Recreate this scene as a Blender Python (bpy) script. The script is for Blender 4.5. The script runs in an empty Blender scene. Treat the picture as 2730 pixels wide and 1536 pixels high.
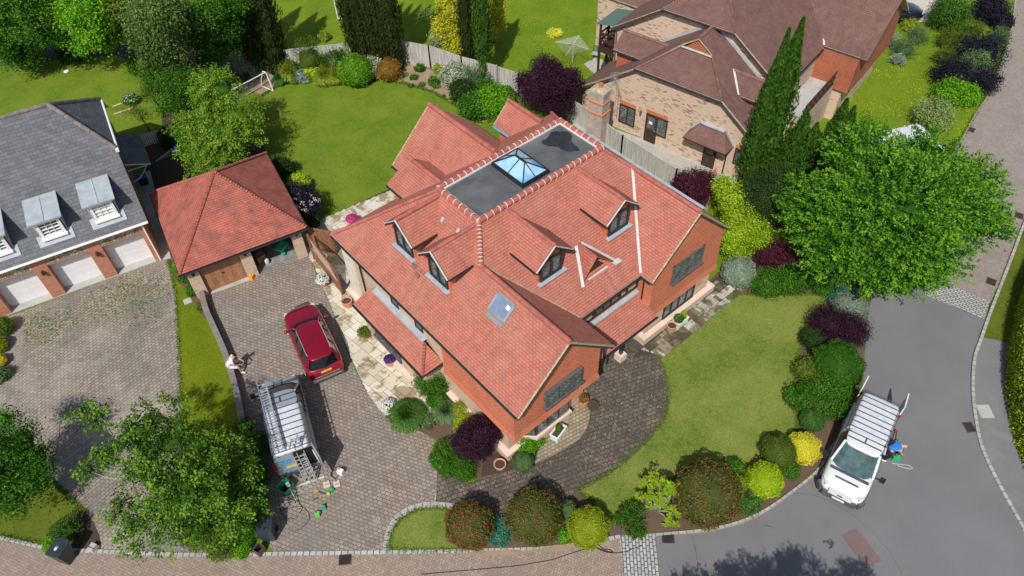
import bpy, bmesh, math, random
import numpy as np
from math import sin, cos, radians, degrees, pi, atan2, hypot, sqrt, tan
from mathutils import Vector, Matrix, Euler
random.seed(7)
rng = np.random.default_rng(7)
S = bpy.context.scene
COL = S.collection
# ---------------------------------------------------------------- camera
CF, CP, CR, CY, CH = 2010.0, radians(48.48), radians(-2.12), radians(39.22), 30.0
def _axes():
    f = np.array([0, cos(CP), -sin(CP)]); r = np.array([1, 0, 0.]); u = np.cross(r, f)
    rr = r*cos(CR)+u*sin(CR); uu = -r*sin(CR)+u*cos(CR)
    c, s = cos(-CY), sin(-CY); M = np.array([[c, -s, 0], [s, c, 0], [0, 0, 1]])
    return M@rr, M@uu, M@f
RR, UU, FF = _axes()
cam = bpy.data.cameras.new('camera'); camo = bpy.data.objects.new('camera', cam); COL.objects.link(camo)
cam.sensor_width = 36; cam.lens = CF/2730*36; cam.clip_end = 1500; cam.clip_start = 0.5
camo.matrix_world = Matrix([[RR[0], UU[0], -FF[0], 0], [RR[1], UU[1], -FF[1], 0], [RR[2], UU[2], -FF[2], CH], [0, 0, 0, 1]])
S.camera = camo
# ---------------------------------------------------------------- light
SUN_AZ, SUN_EL = radians(34), radians(50)      # direction the shadows run on the ground, height of the sun
w = bpy.data.worlds.new('World'); S.world = w; w.use_nodes = True
nt = w.node_tree; bg = nt.nodes['Background']; sky = nt.nodes.new('ShaderNodeTexSky')
sky.sky_type = 'NISHITA'; sky.sun_disc = False; sky.sun_elevation = SUN_EL
sky.sun_rotation = atan2(-cos(SUN_AZ), -sin(SUN_AZ)); sky.air_density = 1.0; sky.dust_density = 1.5
nt.links.new(sky.outputs[0], bg.inputs[0]); bg.inputs[1].default_value = 0.095
sl = bpy.data.lights.new('sun', 'SUN'); sl.energy = 4.0; sl.angle = radians(0.9); sl.color = (1, 0.955, 0.89)
so = bpy.data.objects.new('sun', sl); COL.objects.link(so); so.location = (-20, -20, 40)
sd = Vector((cos(SUN_AZ)*cos(SUN_EL), sin(SUN_AZ)*cos(SUN_EL), -sin(SUN_EL)))
so.rotation_euler = sd.to_track_quat('-Z', 'Y').to_euler()
S.view_settings.view_transform = 'Standard'; S.view_settings.look = 'None'; S.view_settings.gamma = 1
S.view_settings.exposure = 0.0
S.render.engine = 'CYCLES'
# ---------------------------------------------------------------- survey helpers: a sight line of the photo meets a height
K = 1.06019
def W(dx, dy, z=0.0):
    px, py = dx*K, dy*K
    d = FF+RR*(px-1365)/CF-UU*(py-768)/CF; t = (z-CH)/d[2]
    return np.array([d[0]*t, d[1]*t])
def MPP(dx, dy, z=0.0):
    p = W(dx, dy, z); v = np.array([p[0], p[1], z-CH]); return float(v@FF)/CF*K
# ---------------------------------------------------------------- object helpers
def tag(o, label=None, cat=None, group=None, kind=None):
    if label: o['label'] = label
    if cat: o['category'] = cat
    if group: o['group'] = group
    if kind: o['kind'] = kind
    return o
def empty(name, loc, rz=0.0, label=None, cat=None, group=None):
    o = bpy.data.objects.new(name, None); COL.objects.link(o); o.empty_display_size = .3
    o.location = (loc[0], loc[1], loc[2] if len(loc) > 2 else 0); o.rotation_euler = (0, 0, rz)
    return tag(o, label, cat, group)
def kids(o): return [c for c in list(bpy.data.objects) if c.parent == o]
def copy_tree(o, parent=None):
    ch = kids(o); c = o.copy(); COL.objects.link(c); c.parent = parent
    for k in ch: copy_tree(k, c)
    return c
def finish(me, name, mats, parent=None, loc=None, smooth=False, uv=True):
    for m in (mats if isinstance(mats, (list, tuple)) else [mats]): me.materials.append(m)
    o = bpy.data.objects.new(name, me); COL.objects.link(o)
    if parent: o.parent = parent
    if loc is not None: o.location = loc
    if smooth: me.polygons.foreach_set('use_smooth', [True]*len(me.polygons))
    return o
class MB:
    """collects polygons; build() links them as one mesh with metre-scale uv laid along each face"""
    def __init__(s, sh=(0, 0, 0)): s.v = []; s.f = []; s.m = []; s.sh = sh
    def poly(s, pts, m=0):
        n = len(s.v); s.v += [(p[0]-s.sh[0], p[1]-s.sh[1], p[2]-s.sh[2]) for p in pts]
        s.f.append(list(range(n, n+len(pts)))); s.m.append(m)
    def slab(s, pts, t=.12, m=0, me=None, down=(0, 0, -1)):
        me = m if me is None else me
        d = Vector(down)*t; a = [Vector(p) for p in pts]; b = [p+d for p in a]
        s.poly(a, m); s.poly(b[::-1], me)
        for i in range(len(a)):
            j = (i+1) % len(a); s.poly([a[j], a[i], b[i], b[j]], me)
    def box(s, c, d, m=0, rz=0, top=1.0, M=None):
        x, y, z = d[0]/2, d[1]/2, d[2]/2
        R = M if M is not None else Matrix.Rotation(rz, 3, 'Z')
        P = [Vector((sx*x*(top if sz > 0 else 1), sy*y*(top if sz > 0 else 1), sz*z)) for sz in (-1, 1) for sx, sy in ((-1, -1), (1, -1), (1, 1), (-1, 1))]
        P = [R@p+Vector(c) for p in P]
        for f in ((3, 2, 1, 0), (4, 5, 6, 7), (0, 1, 5, 4), (1, 2, 6, 5), (2, 3, 7, 6), (3, 0, 4, 7)): s.poly([P[i] for i in f], m)
    def bar(s, a, b, w, h, m=0):
        a = Vector(a); b = Vector(b); d = b-a; L = d.length
        if L < 1e-6: return
        d.normalize(); u = Vector((0, 0, 1)) if abs(d.z) < .95 else Vector((1, 0, 0))
        x = d.cross(u).normalized(); z = x.cross(d)
        s.box((a+b)/2, (w, L, h), m, M=Matrix((x, d, z)).transposed())
    def tube(s, pts, r, n=8, m=0, cap=True):
        pts = [Vector(p) for p in pts]; rs = r if isinstance(r, (list, tuple)) else [r]*len(pts)
        rings = []; px = None
        for i, p in enumerate(pts):
            d = (pts[min(i+1, len(pts)-1)]-pts[max(i-1, 0)])
            if d.length < 1e-9: d = Vector((0, 0, 1))
            d.normalize()
            if px is None:
                u = Vector((0, 0, 1)) if abs(d.z) < .9 else Vector((1, 0, 0)); px = d.cross(u).normalized()
            else: px = (px-d*px.dot(d)).normalized()
            y = d.cross(px)
            rings.append([p+(px*cos(2*pi*k/n)+y*sin(2*pi*k/n))*rs[i] for k in range(n)])
        base = len(s.v)
        for R in rings: s.v += [(q[0]-s.sh[0], q[1]-s.sh[1], q[2]-s.sh[2]) for q in R]
        for i in range(len(rings)-1):
            for k in range(n):
                a = base+i*n+k; b = base+i*n+(k+1) % n; s.f.append([a, b, b+n, a+n]); s.m.append(m)
        if cap:
            s.f.append([base+k for k in range(n)][::-1]); s.m.append(m)
            s.f.append([base+(len(rings)-1)*n+k for k in range(n)]); s.m.append(m)
    def lathe(s, prof, c=(0, 0, 0), n=20, m=0, sx=1, sy=1, flute=0, nf=9, twist=0):
        base = len(s.v)
        for i, (r, z) in enumerate(prof):
            for k in range(n):
                a = 2*pi*k/n; rr = r*(1+flute*cos(nf*a+twist*z))
                s.v.append((c[0]+rr*cos(a)*sx-s.sh[0], c[1]+rr*sin(a)*sy-s.sh[1], c[2]+z-s.sh[2]))
        for i in range(len(prof)-1):
            for k in range(n):
                a = base+i*n+k; b = base+i*n+(k+1) % n; s.f.append([a, b, b+n, a+n]); s.m.append(m)
        if prof[0][0] > 1e-4: s.f.append([base+k for k in range(n)][::-1]); s.m.append(m)
        if prof[-1][0] > 1e-4: s.f.append([base+(len(prof)-1)*n+k for k in range(n)]); s.m.append(m)
    def pieces(s):
        """face groups that lie apart from one another"""
        own = {}; F_ = []
        par = list(range(len(s.v)))
        def find(i):
            while par[i] != i: par[i] = par[par[i]]; i = par[i]
            return i
        for f in s.f:
            for i in f[1:]: par[find(i)] = find(f[0])
        for k, f in enumerate(s.f): own.setdefault(find(f[0]), []).append(k)
        isl = list(own.values())
        if len(isl) < 2 or len(isl) > 1400: return None
        co = np.array(s.v); lo = np.array([co[[i for k in g for i in s.f[k]]].min(0) for g in isl]); hi = np.array([co[[i for k in g for i in s.f[k]]].max(0) for g in isl]); sz = (hi-lo).max(1)
        gap = np.maximum(0, np.maximum(lo[:, None]-hi[None], lo[None]-hi[:, None])); near = np.sqrt((gap**2).sum(2)) <= np.maximum(.02, .5*np.maximum(sz[:, None], sz[None]))
        lab = -np.ones(len(isl), int); c = 0
        for i in range(len(isl)):
            if lab[i] >= 0: continue
            st = [i]; lab[i] = c
            while st:
                j = st.pop(); nb = np.nonzero(near[j] & (lab < 0))[0]; lab[nb] = c; st += list(nb)
            c += 1
        return None if c < 2 else [[k for g, l in zip(isl, lab) if l == q for k in g] for q in range(c)]
    def build(s, name, mats, parent=None, loc=None, smooth=False, bev=0, sub=0, auto=None):
        pc = s.pieces() if parent is not None and name not in ('net', 'lines') else None
        if pc:
            first = None
            for g in pc:
                t = MB(); ix = {}
                for k in g:
                    for i in s.f[k]:
                        if i not in ix: ix[i] = len(t.v); t.v.append(s.v[i])
                    t.f.append([ix[i] for i in s.f[k]]); t.m.append(s.m[k])
                o = t.build1(name, mats, parent, loc, smooth, bev, sub); first = first or o
            return first
        return s.build1(name, mats, parent, loc, smooth, bev, sub)
    def build1(s, name, mats, parent=None, loc=None, smooth=False, bev=0, sub=0):
        me = bpy.data.meshes.new(name); me.from_pydata(s.v, [], s.f); me.update()
        me.polygons.foreach_set('material_index', s.m)
        uvl = me.uv_layers.new(name='UVMap'); uv = np.zeros(len(me.loops)*2, np.float32)
        co = np.empty(len(me.vertices)*3, np.float32); me.vertices.foreach_get('co', co); co = co.reshape(-1, 3)
        for p in me.polygons:
            n = p.normal
            t = Vector((-n.y, n.x, 0)) if abs(n.z) < .995 else Vector((1, 0, 0))
            t.normalize(); b = n.cross(t)
            if b.z < 0 or (abs(n.z) >= .995 and b.y < 0): b = -b; 
            for li in p.loop_indices:
                q = co[me.loops[li].vertex_index]
                uv[2*li] = q[0]*t.x+q[1]*t.y+q[2]*t.z; uv[2*li+1] = q[0]*b.x+q[1]*b.y+q[2]*b.z
        uvl.data.foreach_set('uv', uv)
        o = finish(me, name, mats, parent, loc, smooth)
        if bev:
            md = o.modifiers.new('bevel', 'BEVEL'); md.width = bev; md.segments = 2; md.limit_method = 'ANGLE'; md.angle_limit = radians(35)
        if sub:
            bmw = o.modifiers.new('sub', 'SUBSURF'); bmw.levels = sub; bmw.render_levels = sub
        return o
def weld(o, d=1e-4):
    bm = bmesh.new(); bm.from_mesh(o.data); bmesh.ops.remove_doubles(bm, verts=bm.verts, dist=d)
    bmesh.ops.recalc_face_normals(bm, faces=bm.faces); bm.to_mesh(o.data); bm.free(); return o
# ---------------------------------------------------------------- materials
class NT:
    def __init__(s, name):
        s.m = bpy.data.materials.new(name); s.m.use_nodes = True; s.t = s.m.node_tree; s.b = s.t.nodes['Principled BSDF']
        s.b.inputs['Specular IOR Level'].default_value = .3
    def n(s, ty, **k):
        x = s.t.nodes.new('ShaderNode'+ty)
        for a, v in k.items(): setattr(x, a, v)
        return x
    def l(s, a, b): s.t.links.new(a, b)
    def put(s, sock, v):
        if hasattr(v, 'is_linked') or hasattr(v, 'links'): s.l(v, sock)
        else:
            if isinstance(v, (tuple, list)) and len(v) == 3 and sock.type == 'RGBA': v = (*v, 1)
            sock.default_value = v
    def math(s, op, a, b=0.0, c=None):
        x = s.n('Math', operation=op); s.put(x.inputs[0], a); s.put(x.inputs[1], b)
        if c is not None: s.put(x.inputs[2], c)
        return x.outputs[0]
    def mix(s, f, a, b, mode='MIX'):
        x = s.n('Mix', data_type='RGBA', blend_type=mode); s.put(x.inputs[0], f); s.put(x.inputs[6], a); s.put(x.inputs[7], b); return x.outputs[2]
    def coord(s, kind='UV', rot=0, scale=1):
        c = s.n('TexCoord'); m = s.n('Mapping'); s.l(c.outputs[kind], m.inputs[0]); m.inputs['Rotation'].default_value = (0, 0, rot)
        m.inputs['Scale'].default_value = (scale,)*3 if not isinstance(scale, tuple) else scale
        return m.outputs[0]
    def geo(s): return s.n('NewGeometry').outputs['Position']
    def noise(s, vec, sc, det=3, rough=.55, dist=0):
        x = s.n('TexNoise'); s.l(vec, x.inputs['Vector']); x.inputs['Scale'].default_value = sc; x.inputs['Detail'].default_value = det
        x.inputs['Roughness'].default_value = rough; x.inputs['Distortion'].default_value = dist; return x.outputs[0]
    def ramp(s, f, stops):
        x = s.n('ValToRGB'); s.l(f, x.inputs[0]); e = x.color_ramp.elements
        while len(e) < len(stops): e.new(.5)
        for i, (p, c) in enumerate(stops): e[i].position = p; e[i].color = (*c, 1) if len(c) == 3 else c
        return x.outputs[0]
    def mr(s, f, a, b, c=0., d=1.):
        x = s.n('MapRange'); s.put(x.inputs[0], f)
        for i, v in enumerate((a, b, c, d)): x.inputs[i+1].default_value = v
        return x.outputs[0]
    def bump(s, h, st=.3, dist=.02):
        x = s.n('Bump'); s.l(h, x.inputs['Height']); x.inputs['Strength'].default_value = st; x.inputs['Distance'].default_value = dist
        s.l(x.outputs[0], s.b.inputs['Normal'])
    def out(s, col, rough=.8, metal=0):
        s.put(s.b.inputs['Base Color'], col); s.put(s.b.inputs['Roughness'], rough); s.b.inputs['Metallic'].default_value = metal; return s.m
def plain(name, c, rough=.6, metal=0, spec=.3, var=.12, sc=6.0, coat=0, trans=0):
    k = NT(name); n = k.noise(k.coord('Object'), sc, 4)
    c2 = tuple(x*(1-var) for x in c); c3 = tuple(min(1, x*(1+var)) for x in c)
    k.out(k.mix(k.mr(n, .3, .7), c2, c3), rough, metal); k.b.inputs['Specular IOR Level'].default_value = spec
    k.b.inputs['Coat Weight'].default_value = coat
    if trans: k.b.inputs['Transmission Weight'].default_value = trans
    return k.m
def bricky(name, c1, c2, mort, bw, bh, ms=.012, patch=None, rot=0, offs=.5, bst=.5, rough=.85, coord='UV', var=.25, speck=.0, bias=0, freq=2, odd=None):
    k = NT(name); v = k.coord(coord, rot) if coord != 'W' else None
    if v is None:
        m = k.n('Mapping'); k.l(k.geo(), m.inputs[0]); m.inputs['Rotation'].default_value = (0, 0, rot); v = m.outputs[0]
    wob = k.noise(v, 1.2, 2); wv = k.n('VectorMath', operation='MULTIPLY_ADD')
    cv = k.n('CombineXYZ'); k.l(wob, cv.inputs[0]); k.l(wob, cv.inputs[1]); k.l(cv.outputs[0], wv.inputs[0]); wv.inputs[1].default_value = (.07, .07, 0); k.l(v, wv.inputs[2])
    v = wv.outputs[0]
    b = k.n('TexBrick'); k.l(v, b.inputs['Vector']); b.offset = offs; b.offset_frequency = freq
    b.inputs['Color1'].default_value = (*c1, 1); b.inputs['Color2'].default_value = (*c2, 1); b.inputs['Mortar'].default_value = (*mort, 1)
    b.inputs['Scale'].default_value = 1; b.inputs['Mortar Size'].default_value = ms; b.inputs['Mortar Smooth'].default_value = .3
    b.inputs['Brick Width'].default_value = bw; b.inputs['Row Height'].default_value = bh; b.inputs['Bias'].default_value = bias
    col = b.outputs[0]
    if odd:
        b2 = k.n('TexBrick'); k.l(v, b2.inputs['Vector']); b2.offset = offs; b2.inputs['Scale'].default_value = 1; b2.inputs['Brick Width'].default_value = bw; b2.inputs['Row Height'].default_value = bh; b2.inputs['Mortar Size'].default_value = 0
        b2.inputs['Color1'].default_value = (0, 0, 0, 1); b2.inputs['Color2'].default_value = (1, 1, 1, 1); pn = k.noise(v, 1.3, 2)
        col = k.mix(k.math('MULTIPLY', k.mr(b2.outputs[0], odd[0]-.03, odd[0], 0, odd[1]), k.mr(pn, .38, .55)), col, odd[2])
    n1 = k.noise(v, .9, 5, .6); col = k.mix(k.mr(n1, .35, .7, 0, var), col, tuple(x*.45 for x in c1))
    n2 = k.noise(v, 18, 3, .7); col = k.mix(k.mr(n2, .35, .65, 0, .22), col, tuple(min(1, x*1.35) for x in c2))
    if patch:
        for (sc, lo, hi, amt, pc) in patch:
            nn = k.noise(v, sc, 6, .62, .4); col = k.mix(k.mr(nn, lo, hi, 0, amt), col, pc)
    if speck:
        nn = k.noise(v, 9, 2, .8); col = k.mix(k.mr(nn, .62, .68, 0, speck), col, (.75, .72, .66))
    h = k.math('ADD', k.math('MULTIPLY', b.outputs['Fac'], -1.0), k.math('MULTIPLY', n2, .35))
    k.bump(h, bst, .02)
    return k.out(col, rough)
def tiles(name, c1, c2, dark, patch=None, var=.3, bst=.8):
    """small plain clay tiles: staggered courses, each lower edge a step, tints tile by tile"""
    k = NT(name); v = k.coord('UV')
    b = k.n('TexBrick'); k.l(v, b.inputs['Vector']); b.offset = .5
    b.inputs['Color1'].default_value = (*c1, 1); b.inputs['Color2'].default_value = (*c2, 1); b.inputs['Mortar'].default_value = (*dark, 1)
    b.inputs['Scale'].default_value = 1; b.inputs['Mortar Size'].default_value = .008; b.inputs['Mortar Smooth'].default_value = .4
    b.inputs['Brick Width'].default_value = .2; b.inputs['Row Height'].default_value = .125
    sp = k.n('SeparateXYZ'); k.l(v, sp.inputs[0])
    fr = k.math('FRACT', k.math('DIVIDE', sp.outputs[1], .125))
    # second, larger grouping so that odd tiles stand out from a distance
    b2 = k.n('TexBrick'); k.l(v, b2.inputs['Vector']); b2.offset = .5; b2.inputs['Scale'].default_value = 1
    b2.inputs['Brick Width'].default_value = .2; b2.inputs['Row Height'].default_value = .125; b2.inputs['Mortar Size'].default_value = 0
    b2.inputs['Color1'].default_value = (0, 0, 0, 1); b2.inputs['Color2'].default_value = (1, 1, 1, 1)
    col = b.outputs[0]
    col = k.mix(k.mr(b2.outputs[0], .72, .95, 0, .5), col, tuple(x*.55+.02 for x in c1))
    n1 = k.noise(v, .55, 6, .62, .3); col = k.mix(k.mr(n1, .42, .68, 0, var), col, tuple(x*.5 for x in c1))
    n2 = k.noise(v, 14, 4, .75); col = k.mix(k.mr(n2, .3, .7, 0, .3), col, tuple(min(1, x*1.25+.02) for x in c2))
    if patch:
        for (sc, lo, hi, amt, pc) in patch:
            nn = k.noise(v, sc, 6, .65, .4); col = k.mix(k.mr(nn, lo, hi, 0, amt), col, pc)
    vs = k.coord('UV', 0, (2.6, .35, 1)); n9 = k.noise(vs, 1.0, 5, .65); col = k.mix(k.mr(n9, .52, .72, 0, .3), col, tuple(x*.55 for x in c1))
    n8 = k.noise(v, 1.7, 5, .7); col = k.mix(k.mr(n8, .42, .7, 0, .35), col, tuple(min(1, x*1.18+.03) for x in c2))
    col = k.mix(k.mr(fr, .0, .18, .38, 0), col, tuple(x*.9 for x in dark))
    h = k.math('ADD', k.math('MULTIPLY', fr, -1.0), k.math('ADD', k.math('MULTIPLY', b.outputs['Fac'], -.5), k.math('MULTIPLY', n2, .5)))
    k.bump(h, bst, .02)
    return k.out(col, .82)
def herring(name, c1, c2, mort, s=.1, rot=.785):
    k = NT(name); m = k.n('Mapping'); k.l(k.geo(), m.inputs[0]); m.inputs['Rotation'].default_value = (0, 0, rot); m.inputs['Scale'].default_value = (1/s, 1/s, 1)
    sp = k.n('SeparateXYZ'); k.l(m.outputs[0], sp.inputs[0]); x, y = sp.outputs[0], sp.outputs[1]
    i = k.math('FLOOR', x); j = k.math('FLOOR', y); fx = k.math('SUBTRACT', x, i); fy = k.math('SUBTRACT', y, j)
    q = k.math('FLOORED_MODULO', k.math('SUBTRACT', i, j), 4.0)
    is1 = k.math('COMPARE', q, 1.0, .1); is2 = k.math('COMPARE', q, 2.0, .1); hor = k.math('LESS_THAN', q, 1.5)
    ux = k.math('ADD', fx, is1); uy = k.math('ADD', fy, is2)
    lx = k.math('ADD', 1.0, hor); ly = k.math('SUBTRACT', 2.0, hor)
    e = k.math('MINIMUM', k.math('MINIMUM', ux, k.math('SUBTRACT', lx, ux)), k.math('MINIMUM', uy, k.math('SUBTRACT', ly, uy)))
    cx = k.n('CombineXYZ'); k.l(k.math('SUBTRACT', i, is1), cx.inputs[0]); k.l(k.math('SUBTRACT', j, is2), cx.inputs[1]); k.l(hor, cx.inputs[2])
    wn = k.n('TexWhiteNoise', noise_dimensions='3D'); k.l(cx.outputs[0], wn.inputs['Vector'])
    col = k.mix(wn.outputs[0], c1, c2); g = k.geo()
    n1 = k.noise(g, .5, 5, .6); col = k.mix(k.mr(n1, .4, .7, 0, .35), col, (.16, .145, .13))
    n2 = k.noise(g, 25, 3, .7); col = k.mix(k.mr(n2, .3, .7, 0, .25), col, tuple(x*1.3 for x in c2))
    col = k.mix(k.mr(e, .02, .11, .75, 0), col, mort)
    k.bump(k.mr(e, 0, .12), .4, .01)
    return k.out(col, .85)
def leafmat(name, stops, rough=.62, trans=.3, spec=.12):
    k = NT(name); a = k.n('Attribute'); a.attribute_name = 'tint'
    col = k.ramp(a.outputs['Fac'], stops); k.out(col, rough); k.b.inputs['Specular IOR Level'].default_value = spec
    tr = k.n('BsdfTranslucent'); k.l(col, tr.inputs[0]); mx = k.n('MixShader'); mx.inputs[0].default_value = trans
    k.l(k.b.outputs[0], mx.inputs[1]); k.l(tr.outputs[0], mx.inputs[2])
    k.l(mx.outputs[0], k.t.nodes['Material Output'].inputs[0]); return k.m
def grass(name, a, b, c, yel=0.0, sc=.5, bare=0.0):
    k = NT(name); g = k.geo()
    n1 = k.noise(g, sc, 6, .65, .3); n2 = k.noise(g, 3.2, 5, .7); n3 = k.noise(g, 22, 4, .8)
    col = k.mix(k.mr(n1, .36, .62), a, b); col = k.mix(k.mr(n2, .35, .68, 0, .6), col, c)
    col = k.mix(k.mr(n3, .36, .66, 0, .55), col, tuple(x*.42 for x in a)); n4 = k.noise(g, 9, 3, .8); col = k.mix(k.mr(n4, .5, .75, 0, .45), col, tuple(min(1, x*1.5) for x in b))
    if yel: n5 = k.noise(g, 14, 1, .5); col = k.mix(k.mr(n5, .71, .75, 0, yel), col, (.75, .6, .02))
    if bare: n6 = k.noise(g, .8, 5, .7, .5); col = k.mix(k.mr(n6, .56, .7, 0, bare), col, (.3, .24, .11))
    k.bump(k.math('ADD', n3, n4), .7, .05); k.out(col, .95); k.b.inputs['Specular IOR Level'].default_value = .1; return k.m
def speckled(name, a, b, sc=30, patch=None, rough=.9, bst=.3):
    k = NT(name); g = k.geo(); n1 = k.noise(g, sc, 4, .8); n2 = k.noise(g, .35, 5, .6, .4)
    col = k.mix(k.mr(n1, .3, .7), a, b); col = k.mix(k.mr(n2, .35, .7, 0, .35), col, tuple(x*.72 for x in a))
    for (s2, lo, hi, amt, pc) in (patch or []): col = k.mix(k.mr(k.noise(g, s2, 5, .65, .5), lo, hi, 0, amt), col, pc)
    k.bump(n1, bst, .015); return k.out(col, rough)
M = {}
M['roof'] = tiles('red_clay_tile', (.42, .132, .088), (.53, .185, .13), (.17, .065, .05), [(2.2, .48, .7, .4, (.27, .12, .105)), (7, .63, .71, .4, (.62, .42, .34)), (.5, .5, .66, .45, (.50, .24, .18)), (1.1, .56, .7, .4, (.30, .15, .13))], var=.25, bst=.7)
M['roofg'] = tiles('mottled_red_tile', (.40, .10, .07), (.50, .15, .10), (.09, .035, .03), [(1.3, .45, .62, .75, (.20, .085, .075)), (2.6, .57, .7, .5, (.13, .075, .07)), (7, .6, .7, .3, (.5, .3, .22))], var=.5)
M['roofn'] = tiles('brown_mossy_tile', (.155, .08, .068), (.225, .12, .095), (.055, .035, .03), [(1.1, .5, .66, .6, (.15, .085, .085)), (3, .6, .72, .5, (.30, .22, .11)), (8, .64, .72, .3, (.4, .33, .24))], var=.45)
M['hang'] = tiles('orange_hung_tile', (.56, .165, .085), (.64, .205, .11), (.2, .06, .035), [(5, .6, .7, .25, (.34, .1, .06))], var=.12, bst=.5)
M['hangn'] = tiles('worn_hung_tile', (.36, .1, .05), (.44, .14, .07), (.12, .045, .03), [(3, .5, .7, .4, (.2, .09, .06))], var=.3, bst=.5)
M['slate'] = bricky('blue_grey_slate', (.085, .09, .10), (.15, .155, .17), (.035, .036, .04), .36, .2, .007, [(.8, .45, .7, .5, (.17, .175, .19)), (2.5, .6, .72, .35, (.06, .06, .065))], bst=.6, rough=.55, var=.3)
M['brick'] = bricky('buff_brick', (.58, .42, .30), (.68, .50, .36), (.52, .42, .33), .225, .075, .009, [(4, .62, .7, .3, (.42, .28, .2)), (1.2, .6, .75, .3, (.72, .6, .5))], bst=.4, var=.12, odd=(.85, .6, (.26, .17, .14)))
M['brickn'] = bricky('flecked_buff_brick', (.60, .44, .31), (.68, .51, .37), (.5, .42, .33), .225, .075, .009, [(1.0, .5, .75, .35, (.74, .6, .5)), (3, .6, .7, .3, (.45, .3, .22))], bst=.45, var=.1, odd=(.80, .85, (.14, .09, .085)))
M['brickr'] = bricky('red_brick', (.40, .11, .05), (.52, .17, .08), (.52, .42, .34), .225, .075, .011, [(1.5, .5, .7, .3, (.3, .1, .06))], bst=.35)
M['bricksh'] = bricky('chimney_brick', (.42, .33, .28), (.55, .45, .38), (.4, .34, .3), .225, .075, .01, [(3, .5, .65, .6, (.33, .26, .24)), (1, .5, .7, .5, (.68, .63, .6))], bst=.5)
M['arch'] = plain('orange_arch_brick', (.62, .2, .08), .85)
M['plinth'] = plain('pink_plinth_render', (.74, .58, .48), .85, var=.08, sc=3)
M['plinthb'] = bricky('pink_plinth_brick', (.60, .43, .34), (.70, .52, .42), (.5, .4, .33), .225, .075, .009, bst=.3, var=.15)
M['render'] = plain('weathered_white_wall', (.74, .66, .56), .85, var=.12, sc=2)
k = NT('flint'); v = k.coord('UV'); vo = k.n('TexVoronoi'); k.l(v, vo.inputs['Vector']); vo.inputs['Scale'].default_value = 7
vd = k.n('TexVoronoi', feature='DISTANCE_TO_EDGE'); k.l(v, vd.inputs['Vector']); vd.inputs['Scale'].default_value = 7
cc = k.ramp(vo.outputs['Color'], [(0.1, (.16, .12, .07)), (.4, (.5, .42, .26)), (.7, (.72, .66, .52)), (.95, (.3, .27, .22))])
cc = k.mix(k.mr(vd.outputs['Distance'], .02, .1, .8, 0), cc, (.2, .16, .1)); k.bump(k.mr(vd.outputs['Distance'], 0, .2), .8, .05); M['flint'] = k.out(cc, .7)
M['ridge'] = plain('red_ridge_tile', (.40, .13, .10), .8, var=.25, sc=3)
M['ridgeg'] = plain('grey_ridge_tile', (.20, .17, .15), .85, var=.3, sc=4); M['ridgen'] = plain('brown_ridge_tile', (.23, .13, .10), .85, var=.35, sc=4)
M['mortar'] = plain('pale_mortar', (.78, .66, .55), .9, var=.1)
M['lichen'] = plain('lichened_mortar', (.42, .36, .25), .9, var=.4, sc=9)
M['black'] = plain('black_gutter_plastic', (.022, .022, .025), .4, spec=.5, var=.2)
M['bargebrown'] = plain('bargeboard', (.075, .06, .05), .6)
M['darkwood'] = plain('dark_stained_timber', (.055, .032, .024), .6, var=.3)
M['white'] = plain('white_paint', (.8, .8, .79), .45, var=.05)
M['whitem'] = plain('white_garage_metal', (.8, .8, .81), .4, var=.04, sc=2)
M['lead'] = plain('lead_sheet', (.40, .44, .49), .6, metal=.0, var=.15, sc=3)
M['leadw'] = plain('pale_lead_sheet', (.56, .57, .55), .6, var=.14, sc=4)
M['zinc'] = plain('grey_zinc_roof', (.50, .56, .58), .45, metal=.2, var=.14, sc=2.5)
k = NT('roofing_felt'); v = k.coord('Object'); n1 = k.noise(v, .8, 6, .6, .3); col = k.mix(k.mr(n1, .35, .7), (.075, .08, .085), (.15, .155, .16))
n2 = k.noise(v, 7, 4, .7); col = k.mix(k.mr(n2, .55, .75, 0, .35), col, (.22, .22, .22)); M['felt'] = k.out(col, .75)
M['puddle'] = plain('standing_water', (.035, .035, .037), .12, spec=.6, var=.3, sc=2)
M['glass'] = plain('window_glass', (.05, .065, .07), .06, spec=.9, var=.5, sc=3)
k = NT('leaded_glass'); v = k.coord('UV', .785, 1)
b = k.n('TexBrick'); k.l(v, b.inputs['Vector']); b.offset = 0; b.inputs['Scale'].default_value = 1; b.inputs['Brick Width'].default_value = .15; b.inputs['Row Height'].default_value = .15
b.inputs['Mortar Size'].default_value = .008; b.inputs['Color1'].default_value = (.05, .08, .075, 1); b.inputs['Color2'].default_value = (.14, .18, .17, 1); b.inputs['Mortar'].default_value = (.36, .38, .36, 1)
nn = k.noise(v, 2.5, 3); col = k.mix(k.mr(nn, .42, .6, 0, .8), b.outputs[0], (.06, .075, .08)); k.out(col, .15); k.b.inputs['Specular IOR Level'].default_value = .7; M['leadglass'] = k.m
k = NT('blue_lantern_glass'); n1 = k.noise(k.coord('Object'), 1.1, 2); col = k.mix(k.mr(n1, .4, .6), (.16, .42, .66), (.38, .62, .80)); k.out(col, .05); k.b.inputs['Specular IOR Level'].default_value = .8; M['lantern'] = k.m
M['skyglass'] = plain('rooflight_glass', (.20, .25, .38), .08, spec=.8, var=.2, sc=2)
M['skyframe'] = plain('rooflight_frame', (.28, .33, .36), .5)
M['ledger'] = plain('grey_window_timber', (.11, .10, .105), .6, var=.3)
M['tanwood'] = plain('tan_garage_door', (.40, .20, .105), .5, var=.12, sc=2)
M['beam'] = plain('pale_timber_beam', (.6, .42, .27), .7)
M['gatewood'] = plain('brown_gate_timber', (.27, .125, .07), .75, var=.3)
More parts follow.
